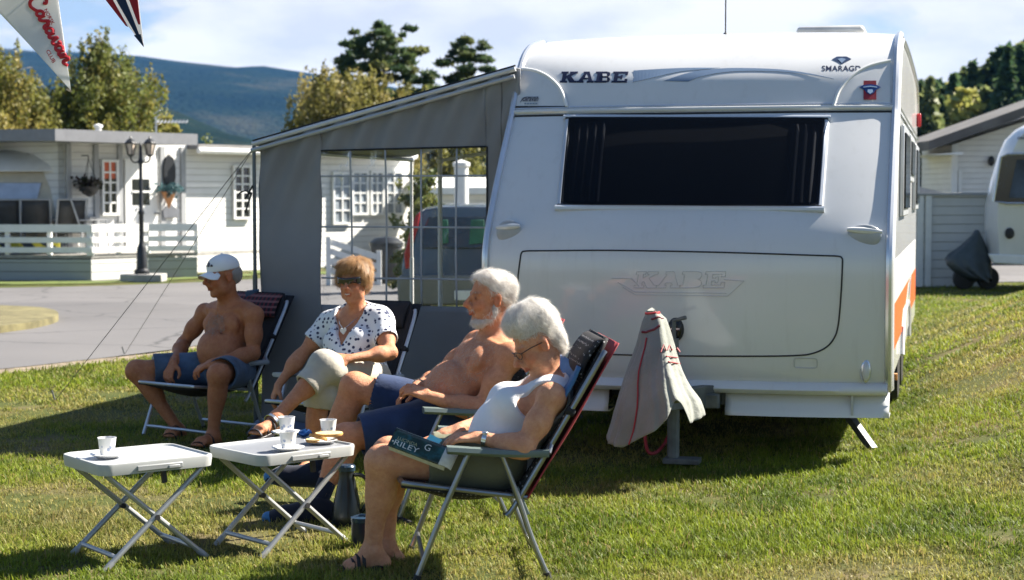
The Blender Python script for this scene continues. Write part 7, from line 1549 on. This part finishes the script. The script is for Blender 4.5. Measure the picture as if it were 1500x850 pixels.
# cap: crown, curved brim, button, dark emblem
CAPM = clothmat('cap_white', (.80, .80, .80), .8, .04, bump=.3); G = Field(); G.ell(HA_.p(-.012, 0, .058), (.108, .088, .082), HA_.ax(), .02, cuts=[(HA_.p(0, 0, .040), -(HA_.u + HA_.f * .06))]); G.ell(HA_.p(-.012, 0, .050), (.100, .081, .070), HA_.ax(), .002, 'sub')
wr3 = sines(5, 15, 40, 6); cap = G.mesh('cap', .005, CAPM, A_, warp=lambda x, y, z: .002 * wr3(x, y, z))
mb = MB(); mb.grid([[HA_.p(.055 + (.100 * t) * math.cos(a) ** .5 if math.cos(a) > 0 else .055, (.082 + .004 * t) * math.sin(a), .047 - .030 * t * .6 - .034 * math.sin(a) ** 2 - .006 * t) for a in np.linspace(-PI / 2 * .97, PI / 2 * .97, 21)] for t in np.linspace(0, 1, 8)]); mb.build('brim', CAPM, cap, smooth=180, solid=.004)
mb = MB(); mb.ell(HA_.p(-.012, 0, .141), (.008, .008, .005)); mb.build('button', CAPM, cap)
EMBL = mat('cap_emblem', (.02, .025, .05), .6)
def capP(a, zz, o=.0035): # point on the front of the crown
    c = HA_.p(-.012, 0, .058); d = HA_.f * math.cos(a) + HA_.l * math.sin(a); k = math.sqrt(max(0, 1 - ((zz - .058) / .082) ** 2)); return c + HA_.f * (math.cos(a) * .108 * k) + HA_.l * (math.sin(a) * .088 * k) + HA_.u * (zz - .058) + d * o
for i, (a0, h_) in enumerate(((.50, .014), (.22, .026), (-.06, .036))):
    q = [(a0 + .04, .072), (a0 - .16, .072), (a0 - .16 - .02 * i, .072 + h_), (a0 - .02, .072 + h_ * .9)]; mb = MB(); mb.add([capP(*p) for p in q] , [(0, 1, 2, 3)]); mb.build('emblem', EMBL, cap, solid=.0015)
strands('chest_hair', bodyA, 500, lambda p: np.tile(np.array([0, 0, -1.]), (len(p), 1)), .020, .0007, [(.3, .25, .2), (.5, .45, .4)], bodyA, 64, .008, sel=lambda co, no: (np.abs(np.linalg.norm(co - np.array(Q(.11, 0, L * .72)), axis=1)) < .085) & (no @ np.array(axA[0]) > .3), jit=.9)
strands('arm_hair', bodyA, 2200, lambda p: np.tile(np.array([-.3, 0, -.8]), (len(p), 1)), .012, .00035, ARMH, bodyA, 67, .004, sel=limbsel(((le, lw, .06), (re, rw, .06), (lk, la, .075), (rk, ra, .075))), jit=.6)
sandal(la, lt, A_, 2, name='flip_flop'); sandal(ra, rt_, A_, 2, name='flip_flop')
mb = MB(); pz = Q(.13, -.01, .06); mb.tube([pz, pz + V((-.004, -.01, -.05))], .003, 5); mb.build('waist_cord', CORD, A_)

# ================= woman in the dotted shirt
B_ = empty('person', PB, 'smiling woman in sunglasses and a white shirt with navy dots, legs crossed', 'person', 'seated people')
B = Field(); hipB = J(527, 556, 9.66); shB = J(521, 468, 9.70); rB = V((-.90, .44, 0)); Q, axB, L = torso(B, hipB, shB, rB, .172, .035, .022, belly_w=1.05)
HB_ = Fr(J(518, 413, 9.62), (-.30, -.95, -.05), (-.03, 0, 1)); head(B, HB_, .98, .5, False, 1.0); neck(B, HB_, shB + V((0, .02, .015)), .047)
ls, le, lw = J(559, 474, 9.62), J(572, 517, 9.42), J(514, 525, 9.26); rs, re, rw = J(483, 474, 9.82), J(440, 522, 9.74), J(408, 564, 9.66)
arm(B, ls, le, lw, .90, 'L'); arm(B, rs, re, rw, .90, 'R')
hand(B, lw, (-.95, -.1, .0), (0, .4, -.9), (0, -.5, .8), .5, .95, .4, grp='hL'); hand(B, rw, (-.35, -.1, -.93), (.8, .3, -.2), (.1, -.95, .1), .6, .95, .4, grp='hR')
lh, lk, la = hipB + V((.08, -.05, .01)), J(476, 537, 9.20), J(405, 612, 9.02); rh, rk, ra = hipB + V((-.09, .04, 0)), J(468, 578, 9.30), J(452, 672, 9.28)
leg(B, lh, lk, la, .98, 'legL'); leg(B, rh, rk, ra, .98, 'legR'); lt, rt_ = J(371, 634, 8.88), J(440, 694, 9.10)
foot(B, la, lt, .045, .95, 'footL'); foot(B, ra, rt_, .045, .95, 'footR')
bodyB = B.mesh('body', .006, SK3, B_); eyes(HB_, bodyB, .98)
m, nt, b = newmat('dotted_shirt'); tc = nt.nodes.new('ShaderNodeTexCoord'); vo = nt.nodes.new('ShaderNodeTexVoronoi'); vo.inputs['Scale'].default_value = 36; vo.inputs['Randomness'].default_value = .75; nt.links.new(tc.outputs['Object'], vo.inputs['Vector'])
nt.links.new(_mix(nt, _ramp(nt, vo.outputs['Distance'], [(.30, 1.0), (.36, 0.0)]), (.74, .75, .77), (.02, .03, .09)), b.inputs['Base Color']); b.inputs['Roughness'].default_value = .85; _bump(nt, _noise(nt, 40, 4), .4, .004, b); DOT = m
T_ = Field(); T_.take(B, ('torso',), .016)
for s_, e_ in ((ls, le), (rs, re)):
    cut = s_.lerp(e_, .58); dn = (e_ - s_).normalized(); T_.ell(s_, (.072,) * 3, None, .04); T_.cone(s_, e_, .066, .068, .035, cuts=[(cut, dn)]); T_.cone(cut - dn * .015, cut + dn * .08, .058, .058, .002, 'sub')
f, r_, u = axB; bl = np.array(Q(0, 0, -.02)); fu, fr_, ff = (np.array(v) for v in (u, r_, f)); wr1 = sines(8, 16, 60, 42)
def vneck(x, y, z):
    px, py, pz = x - bl[0], y - bl[1], z - bl[2]; h = px * fu[0] + py * fu[1] + pz * fu[2]; s = px * fr_[0] + py * fr_[1] + pz * fr_[2]; a = px * ff[0] + py * ff[1] + pz * ff[2]
    v = np.where(a > .0, (h - (L * .60)) * .52 - np.abs(s), .062 - np.sqrt(s ** 2 + (h - L - .07) ** 2)); v = np.minimum(v, .095 - np.abs(s)); return np.maximum(-h, v)
shirt = T_.mesh('shirt', .0055, DOT, B_, warp=lambda x, y, z: .005 * wr1(x, y, z), region=vneck)
CAPRI = clothmat('beige_cotton', (.50, .46, .38), .85, .12, bump=.6); S_ = Field()
for h_, k_, a_, q in ((lh, lk, la, .38), (rh, rk, ra, .22)):
    hem = k_.lerp(a_, q); dn = (a_ - k_).normalized(); S_.cone(h_, k_, .106, .082, .04); S_.ell(k_, (.080,) * 3, None, .04); S_.cone(k_, hem + dn * .05, .078, .074, .03, cuts=[(hem, dn)]); S_.cone(hem - dn * .012, hem + dn * .1, .062, .062, .002, 'sub')
S_.ell(hipB, (.16, .16, .115), None, .05); wr2 = sines(9, 16, 60, 45); S_.mesh('capri_trousers', .006, CAPRI, B_, warp=lambda x, y, z: .006 * wr2(x, y, z))
GIN = [(.36, .185, .07), (.54, .31, .125), (.66, .46, .23)]
hB = hairmesh('hair', HB_, [((-.030, 0, .062), (.105, .088, .078)), ((-.070, 0, .0), (.055, .080, .07)), ((.040, 0, .096), (.048, .074, .034)), ((-.01, .07, .03), (.05, .028, .05)), ((-.01, -.07, .03), (.05, .028, .05))], [((.085, 0, -.008), (.064, .072, .072)), ((.04, .085, -.05), (.05, .03, .05)), ((.04, -.085, -.05), (.05, .03, .05))], (.38, .20, .085), B_, 73, .005)
strands('hair_strands', hB, 7000, flow_from(np.array(HB_.p(-.04, 0, .14)), np.array(-HB_.u) * .3 + np.array(HB_.l) * -.35), .045, .0010, GIN, hB, 74, .012, jit=.28)
# wrap sunglasses
SGL = mat('sunglass', (.008, .008, .012), .06, var=.1, spec=.9); mb = MB(); rows = []
for zz in (.020, .012, .0, -.011, -.016):
    rows.append([HB_.p(.094 * math.cos(a) ** .65 + .012, .078 * math.sin(a), zz + (.010 if zz > -.012 else .006 + .010 * math.cos(a * 3.2) ** 2 * -1 + .01) - .0 + .006 * abs(math.sin(a))) for a in np.linspace(-1.15, 1.15, 29)])
mb.grid(rows); sg = mb.build('sunglasses', SGL, B_, smooth=60, solid=.004)
for s in (-1, 1): mb = MB(); mb.tube([HB_.p(.062, s * .071, .014), HB_.p(.0, s * .084, .010)], .004, 6); mb.build('temple_arm', SGL, sg)
mb = MB(); mb.tube([HB_.p(.0985, -.015, -.0590), HB_.p(.103, 0, -.0612), HB_.p(.0985, .015, -.0590)], [.0022, .0036, .0022], 8)
mb.build('teeth', mat('teeth', (.7, .66, .58), .3, var=.03), B_)
# necklace with pale heart, sandal, ring
q = Q(.10, 0, L * .80); mb = MB(); pts = catmull([Q(.03, .075, L * 1.08), Q(.085, .05, L * .97), Q(.118, .012, L * .86), Q(.121, .0, L * .84), Q(.118, -.012, L * .86), Q(.085, -.05, L * .97), Q(.03, -.075, L * 1.08)], 5); mb.tube([p + f * .012 for p in pts], .0022, 5); nk = mb.build('necklace', SILVER, B_)
hc = Q(.140, 0, L * .815); mb = MB(); hs = [(0, -.026), (.020, -.004), (.021, .008), (.012, .015), (0, .008), (-.012, .015), (-.021, .008), (-.020, -.004)]; mb.prism([hc + r_ * x + u * y for x, y in hs], f * .006); mb.build('pendant', mat('pendant_pale', (.75, .73, .68), .25), nk, bevel=.002)
sandal(la, lt, B_, 3, mat('sandal_dark', (.03, .025, .03), .5)); sandal(ra, rt_, B_, 3, MATS['sandal_dark'])
ringband('anklet', la - (la - lk).normalized() * .0 + V((-.02, -.02, -.02)), lt - la, .046, .012, SILVER, B_)
# ------------------------------------------------------------------ air
hz = MB(); hz.box((0, 2700, 240), (9000, 5600, 500)); hz_o = hz.build('haze', bpy.data.materials.new('haze_air'), smooth=0)
hm = hz_o.data.materials[0]; hm.use_nodes = True; nt = hm.node_tree
nt.nodes.remove(nt.nodes['Principled BSDF']); pv = nt.nodes.new('ShaderNodeVolumePrincipled')
pv.inputs['Density'].default_value = .00005; pv.inputs['Color'].default_value = (.13, .40, 1.0, 1); pv.inputs['Anisotropy'].default_value = 0.0
nt.links.new(pv.outputs[0], nt.nodes['Material Output'].inputs['Volume']); tag(hz_o, kind='stuff')
